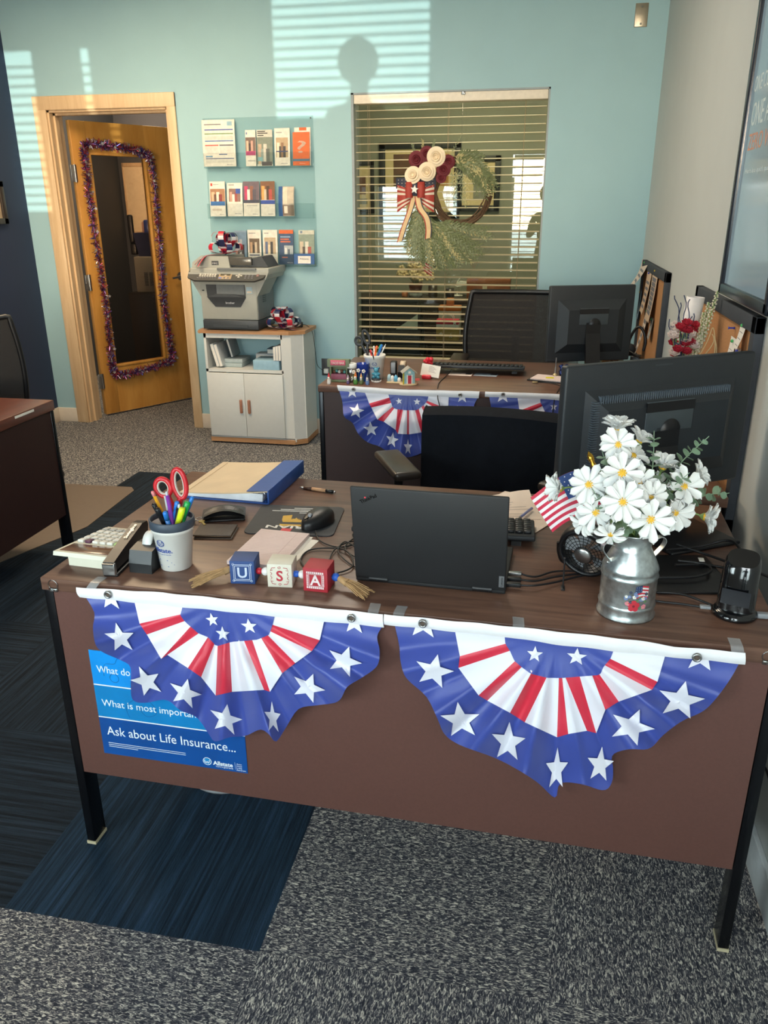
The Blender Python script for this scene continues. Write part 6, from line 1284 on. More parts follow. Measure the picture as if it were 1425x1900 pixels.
# ------------------------------------------------------------------ printer cart, printer, bows
cw = mat('cart_white', '#d9d9d4', 0.45, var=0.015); co = wood('cart_oak', '#a9784e', '#c4956a', (2, 12, 12), 2, 0.5)
cart = thing('printer_cart', 'white printer cart with oak top, open shelf and two cupboard doors by the back wall', 'cart', (0, 0, 0))
CXL, CXR, CXM, CYF, CYB, CZT = -1.112, -0.452, -0.590, 3.525, 3.84, 0.735
m = MB(); m.prism([(CXL-0.03, CYF+0.005), (CXL-0.022, CYF-0.012), (CXR-0.08, CYF-0.012), (CXR+0.012, CYF+0.05), (CXR+0.012, CYB), (CXL-0.03, CYB)], CZT, CZT+0.022); m.build('top', co, cart)
m = MB(); m.box((CXL, CYF, 0.045), (CXL+0.016, CYB-0.01, CZT)); m.box((CXR-0.016, CYF+0.05, 0.045), (CXR, CYB-0.01, CZT)); m.prism([(CXM+0.0, CYF), (CXR-0.07, CYF), (CXR, CYF+0.055), (CXR-0.016, CYF+0.06), (CXM, CYF+0.03)], 0.045, CZT)
m.box((CXL, CYF, CZT-0.03), (CXM+0.01, CYF+0.02, CZT)); m.box((CXM, CYF+0.01, 0.045), (CXM+0.016, CYB-0.01, CZT)); m.box((CXL, CYF, 0.485), (CXM+0.01, CYB-0.01, 0.503)); m.box((CXL, CYF, 0.03), (CXR-0.06, CYB-0.01, 0.05)); m.build('carcass', cw, cart)
m = MB(); m.prism([(CXL-0.002, CYF-0.004), (CXR-0.072, CYF-0.004), (CXR+0.003, CYF+0.052), (CXR+0.003, CYB-0.005), (CXL-0.002, CYB-0.005)], 0.012, 0.042); m.build('plinth', co, cart)
mid = (CXL+CXM)/2
for s_, (a, b) in ((-1, (CXL+0.006, mid-0.001)), (1, (mid+0.001, CXM+0.006))):
    m = MB(); m.box((a, CYF-0.014, 0.055), (b, CYF-0.0005, 0.48), r=0.002); d_ = m.build('door', cw, cart)
    x = mid-0.028 if s_ < 0 else mid+0.028
    m = MB(); m.box((x-0.010, CYF-0.026, 0.215), (x+0.010, CYF-0.013, 0.308), r=0.008, seg=3); m.build('handle', mat('handle_copper_brown', '#a8735a', 0.4), d_)
for x in (CXL+0.05, CXR-0.1):
    for y in (CYF+0.04, CYB-0.05):
        m = MB(); m.at((x, y, 0.0)).cyl((-0.008, 0, 0.012), (0.008, 0, 0.012), 0.0118, n=16); m.build('caster', mat('caster_grey', '#c2c2be', 0.5), cart)
m = MB(); m.tube([(CXL-0.03, CYF+0.01, CZT+0.006), (CXL-0.035, CYF+0.03, CZT+0.006)], 0.012, 10); m.build('towel_knob', co, cart)
# things on the shelf
sz = 0.503
def shelf_book(x0, x1, y0, y1, z0, z1, col, label, lean=0, name='book', pages=True):
    t = thing(name, label, 'book', (x0, y0, z0)); t.rotation_euler = (0, D2(lean), 0); w, d, h = x1-x0, y1-y0, z1-z0
    m = MB(); m.box((0, 0, 0), (w, d, h), r=0.0015); m.build('cover', mat('book_'+col[1:], col, 0.6), t)
    if pages:
        m = MB(); 
        if h > w: m.box((w*.15, -0.0006, 0.002), (w*.85, 0.001, h-0.002))
        else: m.box((0.002, -0.0006, h*.15), (w-.002, 0.001, h*.85))
        m.build('pages', paper, t)
    return t
shelf_book(-1.052, -1.03, 3.56, 3.74, sz+0.008, sz+0.158, '#d2d6d6', 'leftmost white manual leaning left on the cart shelf', -14)
shelf_book(-1.028, -1.006, 3.56, 3.74, sz+0.008, sz+0.155, '#c6cacb', 'second white manual leaning left on the cart shelf', -14)
shelf_book(-0.985, -0.97, 3.66, 3.80, sz+0.055, sz+0.175, '#9aa0a2', 'grey folder leaning behind the stacked boxes on the cart shelf', -14, 'folder')
shelf_book(-1.02, -0.89, 3.60, 3.76, sz+0.001, sz+0.026, '#a9b6b6', 'lower grey box stacked in the left half of the cart shelf', 0, 'document_box', False)
shelf_book(-1.015, -0.89, 3.61, 3.77, sz+0.027, sz+0.052, '#b4bfbf', 'upper grey box stacked in the left half of the cart shelf', 0, 'document_box', False)
shelf_book(-0.79, -0.612, 3.54, 3.70, sz+0.001, sz+0.062, '#9cc0d2', 'pale blue box at the front right of the cart shelf', 0, 'box', False)
shelf_book(-0.84, -0.64, 3.74, 3.83, sz+0.001, sz+0.07, '#cfd3d3', 'white book lying flat behind the pale blue box on the cart shelf')
shelf_book(-0.75, -0.63, 3.715, 3.83, sz+0.071, sz+0.11, '#5f7688', 'slate blue topped book on top of the white one on the cart shelf')
for k in range(3): shelf_book(-0.648+0.018*k, -0.632+0.018*k, 3.545-0.01, 3.70-0.01, sz+0.063, sz+0.150+0.004*k, ['#d6d8da', '#dcdcdc', '#cfd2d6'][k], ['left of the three white booklets standing on the pale blue box in the cart', 'middle of the three white booklets standing on the pale blue box in the cart', 'right of the three white booklets standing on the pale blue box in the cart'][k])
# printer
PG = mat('printer_grey', '#a3a49c', 0.5, var=0.02); PD = mat('printer_dark', '#3c4044', 0.45); PP = mat('printer_panel', '#4e4d4a', 0.4); PS = mat('printer_side', '#6f7476', 0.5)
pr = thing('printer', 'grey multifunction office printer on the white cart under the brochures', 'printer', (0, 0, CZT+0.022))
pz = CZT+0.022; X0, X1, Y0, Y1 = -1.095, -0.722, 3.50, 3.83
m = MB(); m.box((X0, Y0, 0.008), (X1, Y1, 0.066), r=0.004); m.box((X0+0.07, Y0-0.004, 0.02), (X1-0.07, Y0+0.002, 0.036), 0); m.build('paper_tray', PD, pr)
m = MB(); m.box((X0, Y0, 0.068), (X1, Y1, 0.30), r=0.006)
m.prism([(X0-0.0, 0.21), (X1+0.0, 0.21), (X1+0.06, 0.315), (X0-0.06, 0.315)], Y0+0.002, Y0+0.24, 0, 'y'); fixn(m.build('body', PG, pr))
m = MB(); m.box((X1, Y0+0.01, 0.07), (X1+0.003, Y1-0.01, 0.29)); [m.box((X1+0.003, Y0+0.10, 0.17+0.012*k), (X1+0.005, Y0+0.16, 0.176+0.012*k), 1) for k in range(5)]; m.build('side_panel', [PS, PD], pr)
m = MB(); m.prism([(X0+0.04, 0.285), (X1-0.075, 0.285), (X1-0.072, 0.205), (X1-0.11, 0.148), (X0+0.095, 0.148), (X0+0.045, 0.205)], Y0-0.003, Y0+0.01, 0, 'y'); m.build('output_bay', mat('printer_bay', '#33363a', 0.5), pr)
m = MB(); m.box((X0+0.11, Y0-0.004, 0.225), (X1-0.08, Y0-0.002, 0.284)); m.build('bay_back', PS, pr)
m = MB(); m.prism([(X0+0.05, 0.212), (X0+0.11, 0.228), (X1-0.14, 0.228), (X1-0.075, 0.212)], Y0-0.035, Y0+0.0, 0, 'y'); m.build('output_flap', PD, pr)
m = MB(); fit(m, 'brother', X0+0.165, X0+0.225, 0.168, Matrix.Translation((0, Y0-0.0035, 0)) @ FACE_FRONT, 0, 0.018, bold=0.0004); m.build('lettering', mat('silver_print', '#c9cacc', 0.4), pr)
# sloping control panel
KP = Matrix.Translation((0, Y0-0.055, 0.318)) @ Matrix.Rotation(D2(40), 4, 'X')
px0, px1 = X0-0.062, X1+0.06
m = MB(); m.prism([(px0, 0), (px0+0.05, -0.026), (px1-0.05, -0.026), (px1, 0.0), (px1+0.03, 0.055), (px0-0.005, 0.055)], -0.012, 0.0); 
m.v = [tuple(KP @ Vector((a, b+0.02, c))) for a, b, c in m.v]; m.build('control_panel', PP, pr)
def key_on(a, b, w, h, mm, nm='button', th=0.003):
    m = MB(); m.mx(KP @ Matrix.Translation((0, 0.02, 0))).box((a, b, 0), (a+w, b+h, th), r=0.001, seg=1); return m.build(nm, mm, pr)
kw = mat('printer_key', '#d8d2c6', 0.4); kd = mat('printer_key_dark', '#77767a', 0.4)
for r in range(3):
    for c in range(7): key_on(px0+0.075+0.0165*c, 0.006+0.014*r, 0.013, 0.009, kw, 'one_touch_key')
for c in range(8): key_on(px0+0.065+0.0165*c, -0.008, 0.012, 0.006, kd)
key_on(px0+0.205, -0.014, 0.085, 0.062, mat('panel_tan', '#b09878', 0.4), 'display_surround', 0.002)
key_on(px0+0.214, 0.014, 0.066, 0.024, mat('lcd', '#5a5648', 0.2), 'display', 0.0035); key_on(px0+0.208, -0.010, 0.02, 0.01, mat('key_blue', '#6f86c8', 0.4), 'mode_key', 0.004); key_on(px0+0.238, -0.010, 0.014, 0.01, kd, 'mode_key', 0.004); key_on(px0+0.262, -0.010, 0.014, 0.01, kd, 'mode_key', 0.004)
for a, b in ((0.315, 0.012), (0.345, 0.012), (0.330, 0.024), (0.330, 0.0), (0.330, 0.012)): key_on(px0+a, b, 0.013, 0.008, kw, 'arrow_key')
for r in range(4):
    for c in range(3): key_on(px0+0.375+0.022*c, -0.008+0.0125*r, 0.013, 0.007, kd, 'number_key')
key_on(px0+0.45, 0.01, 0.017, 0.03, mat('key_start', '#8a6a66', 0.4), 'start_key')
# scanner deck and feeder
m = MB(); m.box((px0+0.005, Y0-0.01, 0.345), (px1+0.03, Y1+0.005, 0.385), r=0.006); m.prism([(px0+0.0, 0.318), (px1+0.01, 0.318), (px1+0.03, 0.36), (px0, 0.36)], Y0-0.02, Y1, 0, 'y'); fixn(m.build('scanner_deck', PG, pr))
m = MB(); m.box((px0+0.19, Y0-0.022, 0.372), (px1-0.05, Y0+0.0, 0.386), r=0.003); m.build('lid_grip', PS, pr)
m = MB(); m.prism([(px0+0.005, 0.385), (px0+0.26, 0.385), (px0+0.25, 0.452), (px0+0.07, 0.455), (px0+0.01, 0.415)], Y0+0.03, Y1-0.02, 0, 'y'); fixn(m.build('feeder_cover', PG, pr))
m = MB(); m.prism([(px0+0.25, 0.388), (px0+0.50, 0.388), (px0+0.46, 0.450), (px0+0.445, 0.452), (px0+0.25, 0.40)], Y0+0.06, Y1-0.06, 0, 'y'); fixn(m.build('document_tray', PD, pr))
m = MB(); m.box((px0+0.25, Y0+0.035, 0.40), (px0+0.40, Y0+0.05, 0.448), r=0.003); m.build('feeder_guide', mat('smoke_plastic', '#55534e', 0.2), pr)
m = MB(); m.box((px0+0.14, Y0+0.027, 0.400), (px0+0.185, Y0+0.031, 0.425)); m.build('model_badge', PD, pr); m = MB(); fit(m, 'MFC', px0+0.145, px0+0.18, 0.406, Matrix.Translation((0, Y0+0.0265, 0)) @ FACE_FRONT, 0, 0.014); m.build('badge_lettering', mat('silver_print', '', 0), pr)
m = MB(); m.box((X1-0.066, Y0-0.003, 0.232), (X1-0.028, Y0-0.0005, 0.272), 0); m.box((X1-0.062, Y0-0.0034, 0.236), (X1-0.032, Y0-0.002, 0.247), 1); m.build('sticker', [mat('sticker_blue', '#a8c0cc', 0.5), mat('sticker_cream', '#d8c8b0', 0.5)], pr)
m = MB(); m.box((X0+0.012, Y0-0.001, 0.245), (X0+0.026, Y0+0.004, 0.252)); m.build('usb_port', blackp, pr)
# pull bows: loops of tri-colour ribbon
rib = [mat('ribbon_navy', '#252f5a', 0.35, var=0.03), mat('ribbon_white', '#e2dde0', 0.35, var=0.02), mat('ribbon_red', '#c22a3c', 0.35, var=0.03)]
def ribbon(m, path, wdir, w, bands=((0, .30, 0), (.30, .40, 1), (.40, .70, 2), (.70, .78, 1), (.78, 1, 0))):
    P = [Vector(p) for p in smooth(path, 8)]; wd = Vector(wdir).normalized(); n = len(P)-1
    for a, b, mi in bands:
        m.sheet(lambda u, v: P[min(n, int(round(u*n)))]+wd*w*(a+(b-a)*v-0.5), n, 1, 0.0004, mi)
def pull_bow(c, label, r=0.055, seed=1, tail=None, flip=False):
    t = thing('ribbon_bow', label, 'bow', c); R = random.Random(seed)
    for k in range(12):
        a = 2*PI*k/6+(0.5 if k >= 6 else 0)+R.uniform(-.2, .2); up = 0.40 if k < 6 else 1.9; L = r*(1.0 if k < 6 else 1.12)*R.uniform(.92, 1.08)
        d = Vector((math.cos(a), math.sin(a)*0.9, up)).normalized(); s_ = d.cross(Vector((0, 0, 1))).normalized(); n_ = s_.cross(d)
        o = Vector((0, 0, 0.012)); wd_ = 0.036
        pts = [o, o+d*L*0.5+n_*L*0.22, o+d*L*0.88+n_*L*0.24, o+d*L*1.05, o+d*L*0.88-n_*L*0.24, o+d*L*0.5-n_*L*0.20, o]
        P = smooth([(p.x, p.y, max(p.z, 0.004)) for p in pts], 8); P = [tuple(p) for p in P]
        m = MB(); c0 = R.choice((0, 2)); seq = [(.0, .13, 0), (.13, .20, 1), (.20, .37, 2), (.37, .44, 1), (.44, .59, 0), (.59, .66, 1), (.66, .82, 2), (.82, .87, 1), (.87, 1, 0)]
        for u0, u1, mi in seq:
            mi = mi if mi == 1 else (mi if c0 == 0 else 2-mi)
            m.sheet(lambda u, v: Vector(polyline(P, u0+(u1-u0)*u))+s_*wd_*(v-0.5), 8, 1, 0.0004, mi)
        m.build('ribbon_loop', rib, t)
    m = MB(); m.ball((0, 0, 0.014), 0.012, 6); m.build('knot', rib[0], t)
    if tail:
        for pts, wd in tail: m = MB(); ribbon(m, pts, wd, 0.03, ((0, .34, 0), (.34, .5, 1), (.5, 1, 2))); m.build('ribbon_tail', rib, t)
    return t
ptop = pz+0.455
pull_bow((-0.955, 3.62, ptop), 'red, white and blue pull bow on top of the printer', 0.115, 3, tail=[([(0, 0, 0.01), (-0.06, -0.06, 0.004), (-0.10, -0.10, -0.002), (-0.13, -0.16, -0.06)], (0.7, -0.7, 0)), ([(0, 0, 0.01), (-0.08, -0.05, 0.006), (-0.13, -0.10, -0.02), (-0.155, -0.14, -0.05)], (0.5, -0.85, 0))])
pull_bow((-0.600, 3.62, CZT+0.023), 'red, white and blue pull bow on the cart top right of the printer', 0.115, 8, tail=[([(0, 0, 0.01), (0.06, -0.03, 0.004), (0.10, -0.05, 0.003)], (0.3, 1, 0))])
t = thing('power_adapter', 'small black power adapter at the back right of the cart top', 'adapter', (-0.525, 3.72, CZT+0.022), D2(10)); m = MB(); m.box((-0.028, -0.016, 0), (0.028, 0.02, 0.035), r=0.006); m.build('brick', blackp, t)
cable([(-0.50, 3.72, CZT+0.04), (-0.47, 3.72, CZT+0.035), (-0.442, 3.75, CZT-0.01), (-0.435, 3.78, 0.6), (-0.43, 3.80, 0.5), (-0.41, 3.84, 0.46), (-0.388, 3.86, 0.445)], 0.0018, 'thin black power cable dropping from the cart top to the outlet')

# ------------------------------------------------------------------ acrylic brochure rack and brochures
acr = clear('acrylic', '#fafdfd', 0.0, 0.02, 0.985, 0.3)
rk = thing('brochure_rack', 'clear acrylic wall rack holding three rows of brochures', 'brochure rack', (0, YB, 0))
m = MB(); m.box((-1.150, -0.006, 1.128), (-0.425, -0.002, 2.022)); m.build('back_sheet', acr, rk)
for z0, hh in ((1.728, 0.09), (1.428, 0.09), (1.130, 0.09)):
    m = MB(); m.box((-1.145, -0.048, z0), (-0.43, -0.045, z0+hh)); m.box((-1.145, -0.048, z0), (-0.43, -0.006, z0+0.003)); [m.box((x, -0.046, z0), (x+0.003, -0.006, z0+hh)) for x in (-1.145, -0.433)]; m.build('pocket', acr, rk)
for x, z in ((-0.44, 2.01), (-1.14, 2.01), (-0.44, 1.14)):
    m = MB(); m.at((x, -0.006, z), rx=PI/2).lathe([(0.0002, 0.003), (0.004, 0.002), (0.005, 0)], 12); m.build('screw', steel, rk)
Cm = lambda c: mat('print_'+c[1:], c, 0.5, var=0.10, scale=50)
def brochure(x0, z1, x1, z0, base, blocks, label, lean=0.018, th=0.004, bow=0.0, words=(), y=-0.034, group=None, name='brochure'):
    """folded leaflet; blocks are printed areas (u0,v0,u1,v1,colour) on its face, v measured from the top"""
    w, h = abs(x1-x0), z1-z0; t = thing(name, label, 'brochure', ((x0+x1)/2, YB+y, z0+0.004)); h -= 0.004
    f = lambda u, v, o=0.0: (-w/2+w*u, -o-bow*math.sin(PI*u)*1.0+lean*(1-v)*0-0.0+lean*v-bow*0.6*math.sin(PI*v), h*v)
    m = MB(); m.sheet(lambda u, v: f(u, v), 8, 8, th); m.build('leaflet', Cm(base), t)
    cols = []; m = MB()
    for k, (u0, v0, u1, v1, c) in enumerate(blocks):
        if c not in cols: cols.append(c)
        m.grid(lambda a, b: f(u0+(u1-u0)*a, 1-v1+(v1-v0)*b, 0.0006+0.0001*k), 8, 6, cols.index(c))
    for (txt, u0, u1, v, c, size) in words:
        if c not in cols: cols.append(c)
        a = len(m.v); fit(m, txt, -w/2+w*u0, -w/2+w*u1, 0, Matrix.Identity(4), cols.index(c), size)
        for i in range(a, len(m.v)):
            q = m.v[i]; uu = (q[0]+w/2)/w; vv = (1-v)+q[1]/h; m.v[i] = f(uu, vv, 0.0016)
    m.build('print', [Cm(c) for c in cols], t); return t
Wt, Gy, Dk, Bl, Nv, Or = '#e4ddd2', '#a8a8a4', '#4a4648', '#2a5fa0', '#2b3a63', '#d8642c'
def photo(u0, v0, u1, v1, cs):
    n = len(cs); return [(u0, v0, u1, v1, cs[0])]+[(u0+(u1-u0)*(0.08+0.75*k/max(1, n-1)*0.9), v0+(v1-v0)*(0.25+0.18*(k % 2)), u0+(u1-u0)*(0.08+0.75*k/max(1, n-1)*0.9+0.22), v1, c) for k, c in enumerate(cs[1:])]
al = lambda u0=.45, u1=.92, v=.95: (('Allstate', u0, u1, v, Nv, 0.008),)
brochure(-1.150, 2.010, -0.932, 1.736, Wt, [(0.08, .2, .95, .225, '#4a5fa8'), (0.08, .285, .95, .31, '#7a9a6a'), (0.08, .35, .95, .42, '#cfcac0'), (.08, .44, .95, .465, '#5a7ab0'), (.08, .53, .5, .56, '#c86a60'), (.53, .53, .95, .56, '#6a6a72'), (.08, .58, .5, .72, '#d2cdc4'), (.53, .58, .95, .72, '#d2cdc4'), (.5, .73, .75, .75, '#4a6090'), (.08, .77, .3, .80, '#6f9ac0'), (.08, .82, .95, .84, '#5a6488'), (.08, .86, .95, .92, '#d2cdc4'), (.78, .04, .93, .13, '#8fb4c4'), (.08, .09, .6, .11, '#6f6f76')], 'large white form sheet at the top left of the brochure rack', 0.012, 0.004, 0.006, al(.72, .9, .97), name='form_sheet')
brochure(-0.867, 1.948, -0.799, 1.735, Wt, photo(.02, .2, .98, .58, ['#6f5a52', '#d8b49a', '#3a2c2a', '#c89a8a'])+[(.02, .58, .98, .70, '#a8386a'), (.08, .06, .2, .12, '#6a80a8')], 'brochure with two women and a magenta band in the top row', words=al(.2, .95, .86))
brochure(-0.793, 1.948, -0.690, 1.735, '#c9c8bc', photo(.0, .2, 1, .95, ['#7a8478', '#b8a088', '#8c9a94', '#c8c4b8', '#5a605c'])+[(.05, .75, .35, .86, '#7aa8b0'), (.3, .88, .95, .99, '#4a4648'), (.06, .03, .55, .06, Dk), (.06, .08, .7, .11, Dk), (.06, .14, .45, .17, Dk)], 'grey photo brochure of a couple next to the magenta banded one', y=-0.030)
brochure(-0.675, 1.955, -0.575, 1.735, Wt, photo(.1, .25, .88, .78, ['#b8a080', '#e8e0c8', '#4a4440', '#8a6a50', '#3a3a3e'])+[(.1, .60, .88, .63, Nv), (.12, .10, .5, .13, Gy)], 'white brochure with a motorcycle photo in the top row', words=al(.4, .85, .95))
brochure(-0.556, 1.930, -0.448, 1.735, Or, [(0, .8, 1, .87, '#3f6a88')], 'orange brochure with a big white question mark in the top row', words=(('?', .28, .80, .62, '#f0dccb', 0.10), ('Allstate', .4, .75, .95, '#f0dccb', 0.008)), y=-0.036)
brochure(-0.548, 1.957, -0.443, 1.735, Wt, [(.3, .0, .75, .08, Or)], 'white card with an orange tab behind the orange question mark brochure', y=-0.024)
brochure(-1.132, 1.652, -1.026, 1.437, Wt, photo(.04, .21, .98, .57, ['#a87a5a', '#d8b090', '#6a4a3a', '#e0d8c8', '#8a3a3a'])+[(.04, .57, .98, .69, '#2f6aa8'), (.08, .05, .2, .13, '#c83a2a'), (.25, .08, .6, .1, Gy), (.15, .78, .75, .84, '#c8b8a8')], 'brochure with a family photo and blue band at the left of the middle row', words=al(.6, .9, .96))
brochure(-1.012, 1.642, -0.906, 1.437, Wt, photo(.15, .17, .88, .56, ['#8a6a62', '#c8a090', '#e0d8d0', '#9a4a42'])+[(.60, .17, .88, .32, '#2a4fa0'), (.12, .04, .5, .08, Gy)], 'curled white brochure with a small photo and blue square in the middle row', bow=0.010, words=al(.5, .9, .93))
brochure(-0.902, 1.650, -0.794, 1.437, Wt, photo(0, 0, 1, .53, ['#6a5c66', '#b83a62', '#d8d4d0', '#8a5a4a', '#54505c'])+[(0, .53, 1, .62, '#3a4052'), (.2, .68, .85, .70, Gy)], 'brochure of a man in a white shirt on pink in the middle row', words=al(.55, .9, .95))
brochure(-0.785, 1.650, -0.690, 1.437, Wt, photo(0, 0, 1, .53, ['#7a5238', '#d8a058', '#c8b8a0', '#4a3428', '#b04a42'])+[(0, .54, 1, .65, '#2a4a98')], 'brochure with a warm brown crowd photo in the middle row', words=al(.5, .9, .95))
brochure(-0.664, 1.618, -0.560, 1.437, '#b8aea0', [(0, .0, .3, 1, '#3a6098'), (.32, .03, .62, .58, '#d8ccb8'), (.65, .03, .95, .58, '#c9bda8'), (.3, .62, .98, .98, '#7a6a5c'), (.4, .66, .62, .9, '#d8d0c0')], 'bulging leaflet bundle standing alone at the right of the middle row', bow=0.016, th=0.012)
brochure(-0.985, 1.353, -0.900, 1.14, '#8aa0b4', photo(0, .05, 1, .9, ['#7a94ac', '#c89a88', '#5a4a4a', '#b8bec4', '#3e3a40']), 'sky blue photo brochure half hidden behind the bow on the printer')
brochure(-0.892, 1.357, -0.800, 1.14, Wt, photo(.12, .25, .88, .68, ['#6a5a4a', '#b89878', '#3e3834', '#c8b8a0'])+[(.12, .72, .88, .75, Nv), (.12, .80, .88, .95, Gy), (.1, .08, .6, .11, Gy)], 'white brochure with a dark interior photo in the bottom row behind the printer')
brochure(-0.787, 1.357, -0.688, 1.14, Wt, photo(.10, .22, .88, .70, ['#b8a488', '#5a6a8a', '#d8c8a8', '#3c3c40'])+[(.1, .08, .4, .11, Gy)], 'white brochure with a bicycle photo in the bottom row')
brochure(-0.677, 1.357, -0.580, 1.14, '#3a5272', [(0, 0, 1, .11, Or), (.1, .18, .8, .22, '#8aa4c0'), (.1, .25, .7, .29, '#c86a4a'), (.1, .32, .8, .36, '#c86a4a')]+photo(.35, .45, .98, .70, ['#a8b0b4', '#e0e0dc', '#5a6470'])+[(0, .72, 1, 1, '#26405e'), (.2, .78, .6, .81, '#b86a50')], 'dark blue brochure with an orange top strip in the bottom row', words=(('Allstate', .55, .95, .96, '#d8d8d4', 0.008),))
brochure(-0.545, 1.355, -0.440, 1.14, '#c9c8b8', photo(0, .12, 1, .95, ['#8a988a', '#c8b8a0', '#5a5048', '#d8d4c4', '#a85a52'])+[(.1, .02, .25, .09, '#7a8a9a')], 'green toned photo brochure at the right end of the bottom row', y=-0.03)
brochure(-0.572, 1.212, -0.434, 1.142, '#2f5c94', [(.20, .22, .82, .92, '#e6e0d8')], 'blue card holder sign with a white rounded panel at the bottom right of the rack', lean=0.004, y=-0.052, words=(('Allstate', .28, .72, .55, Nv, 0.014),), name='card_sign')

# ------------------------------------------------------------------ office window: reveal, pane, blind, wreath
fw_m = mat('window_reveal', '#8f9ba0', 0.5)
m = MB()
for lo, hi in (((WX0, YB+0.001, WZ0), (WX0+0.016, YB+WT, WZ1)), ((WX1-0.010, YB+0.001, WZ0), (WX1, YB+WT, WZ1)), ((WX0, YB+0.001, WZ1-0.010), (WX1, YB+WT, WZ1)), ((WX0, YB+0.001, WZ0), (WX1, YB+WT, WZ0+0.02))): m.box(lo, hi)
wd4 = struct(m.build('window_4', fw_m), 'interior office window in the back wall')
m = MB(); m.box((WX0+0.016, YB+0.100, WZ0+0.02), (WX1-0.010, YB+0.106, WZ1-0.010)); m.build('pane', clear('office_glass', '#e9efe6', 0.02, 0.01, 0.93), wd4)
t = thing('window_blind', 'slatted blind with a cream head rail in the office window behind the wreath', 'blind', (0, YB+0.048, 0))
warm_slat = mat('slat_cream', '#c4b79a', 0.5, var=0.02); head_m = mat('headrail_cream', '#e4dccc', 0.5)
m = MB(); m.box((WX0+0.018, -0.044, 2.080), (WX1-0.012, 0.03, 2.129), r=0.002); m.build('head_rail', head_m, t)
for k in range(33):
    z = 2.045-0.0465*k
    if z < 0.56: break
    m = MB(); m.mx(Matrix.Translation((0, 0, z)) @ Matrix.Rotation(D2(4), 4, 'X')); m.sheet(lambda u, v: (WX0+0.022+(WX1-WX0-0.038)*u, -0.024+0.048*v, 0.003*(1-(2*v-1)**2)), 2, 5, 0.0022); m.build('slat', warm_slat, t)
m = MB(); m.box((WX0+0.022, -0.025, 0.528), (WX1-0.016, 0.025, 0.545), r=0.002); m.build('bottom_rail', warm_slat, t)
m = MB(); [m.cyl((x, y, 0.54), (x, y, 2.09), 0.0012, n=6) for x in (WX0+0.10, 0.41, WX1-0.14) for y in (-0.026, 0.026)]; m.build('ladder_cord', mat('cord_tan', '#9a8a70', 0.8), t)
# wreath
wy = YB-0.035
wr = thing('wreath', 'twig wreath with roses, striped bow and long greenery hung on the office window', 'wreath', (0, wy, 0))
WC = Vector((0.505, 0, 1.575)); WRAD = 0.165
tw = mat('twig_brown', '#5c4632', 0.8, var=0.25, scale=60); R = random.Random(4)
m = MB()
for k in range(26):
    ph = R.uniform(0, 6.28); r0 = WRAD+R.uniform(-.018, .018); a0 = R.uniform(0, 6.28); al_ = R.uniform(2.5, 5.5)
    m.tube([(WC.x+(r0+0.010*math.sin(4*a+ph))*math.cos(a), -0.004+0.014*math.sin(3*a+ph), WC.z+(r0*1.12+0.010*math.cos(4*a+ph))*math.sin(a)) for a in [a0+al_*i/36 for i in range(37)]], R.uniform(.0025, .0048), 5)
m.build('twig_ring', tw, wr)
gr = [mat('sage_green', '#65704a', 0.7, var=0.15), mat('grey_green', '#7d8768', 0.7, var=0.15), mat('wheat', '#b0a878', 0.7, var=0.12)]
def frond(m, a, b, n, w, mi, droop=0.02, R=R):
    a = Vector(a); b = Vector(b); L = (b-a).length; d = (b-a).normalized(); sd = d.cross(Vector((0, 1, 0))).normalized(); P = []
    for i in range(9):
        u = i/8; P.append(a.lerp(b, u)+Vector((0, -0.012*math.sin(PI*u), -droop*u*u)))
    m.tube(P, 0.0013, 4, mi)
    for k in range(n):
        u = 0.12+0.88*k/n; p = Vector(polyline([tuple(q) for q in P], u)); s_ = 1 if k % 2 else -1
        ax = (d*0.8+sd*s_*R.uniform(.35, .8)+Vector((0, R.uniform(-.5, .2), 0))).normalized(); l = w*R.uniform(.7, 1.2)*(1.1-.5*u); nn = ax.cross(Vector((0, 1, 0))).normalized()
        m.add([p, p+ax*l*.5+nn*l*.16, p+ax*l, p+ax*l*.5-nn*l*.16], [(0, 1, 2, 3)], mi)
m = MB()
# right-hand fan of greenery, following the ring from the top to the right
for k in range(64):
    a = D2(R.uniform(42, 112)); rr = WRAD+R.uniform(-.03, .03); p = (WC.x+rr*math.cos(a), -0.02, WC.z+1.12*rr*math.sin(a)); b = a-D2(R.uniform(22, 48)); r2 = rr+R.uniform(-.05, .07); q = (WC.x+r2*math.cos(b), -0.03+R.uniform(-.015, .01), WC.z+1.12*r2*math.sin(b)-0.02)
    frond(m, p, q, 18, 0.036, R.choice((0, 0, 1, 2)))
for a, b in (((0.42, -0.02, 1.74), (0.51, -0.03, 1.905)), ((0.24, -0.02, 1.76), (0.205, -0.03, 1.85)), ((0.28, -0.02, 1.78), (0.268, -0.03, 1.87)), ((0.33, -0.02, 1.8), (0.345, -0.03, 1.87)), ((0.45, -.02, 1.75), (0.60, -.03, 1.80)), ((0.46, -.02, 1.74), (0.62, -.03, 1.76))): frond(m, a, b, 18, 0.022, R.choice((1, 2)), 0)
for k in range(12):
    x = 0.42+0.13*R.random(); frond(m, (x, -0.02, 1.72-R.random()*0.04), (x+R.uniform(-.03, .05), -0.035, 1.50+R.random()*0.08), 14, 0.022, R.choice((1, 2)))
m.build('upper_greenery', gr, wr)
m = MB()
for k in range(130):
    u = k/129; tip = (0.17+0.53*u+R.uniform(-.03, .03), -0.03+R.uniform(-.02, .015), 1.24-0.10*math.sin(PI*min(1, u*1.1))+(0.10 if u > .93 else 0)+R.uniform(-.03, .05))
    frond(m, (0.24+0.10*u+R.uniform(-.02, .02), -0.02, 1.50-0.10*u), tip, 26, 0.036, R.choice((0, 0, 1, 1, 2)), 0.01)
m.build('trailing_greenery', gr, wr)
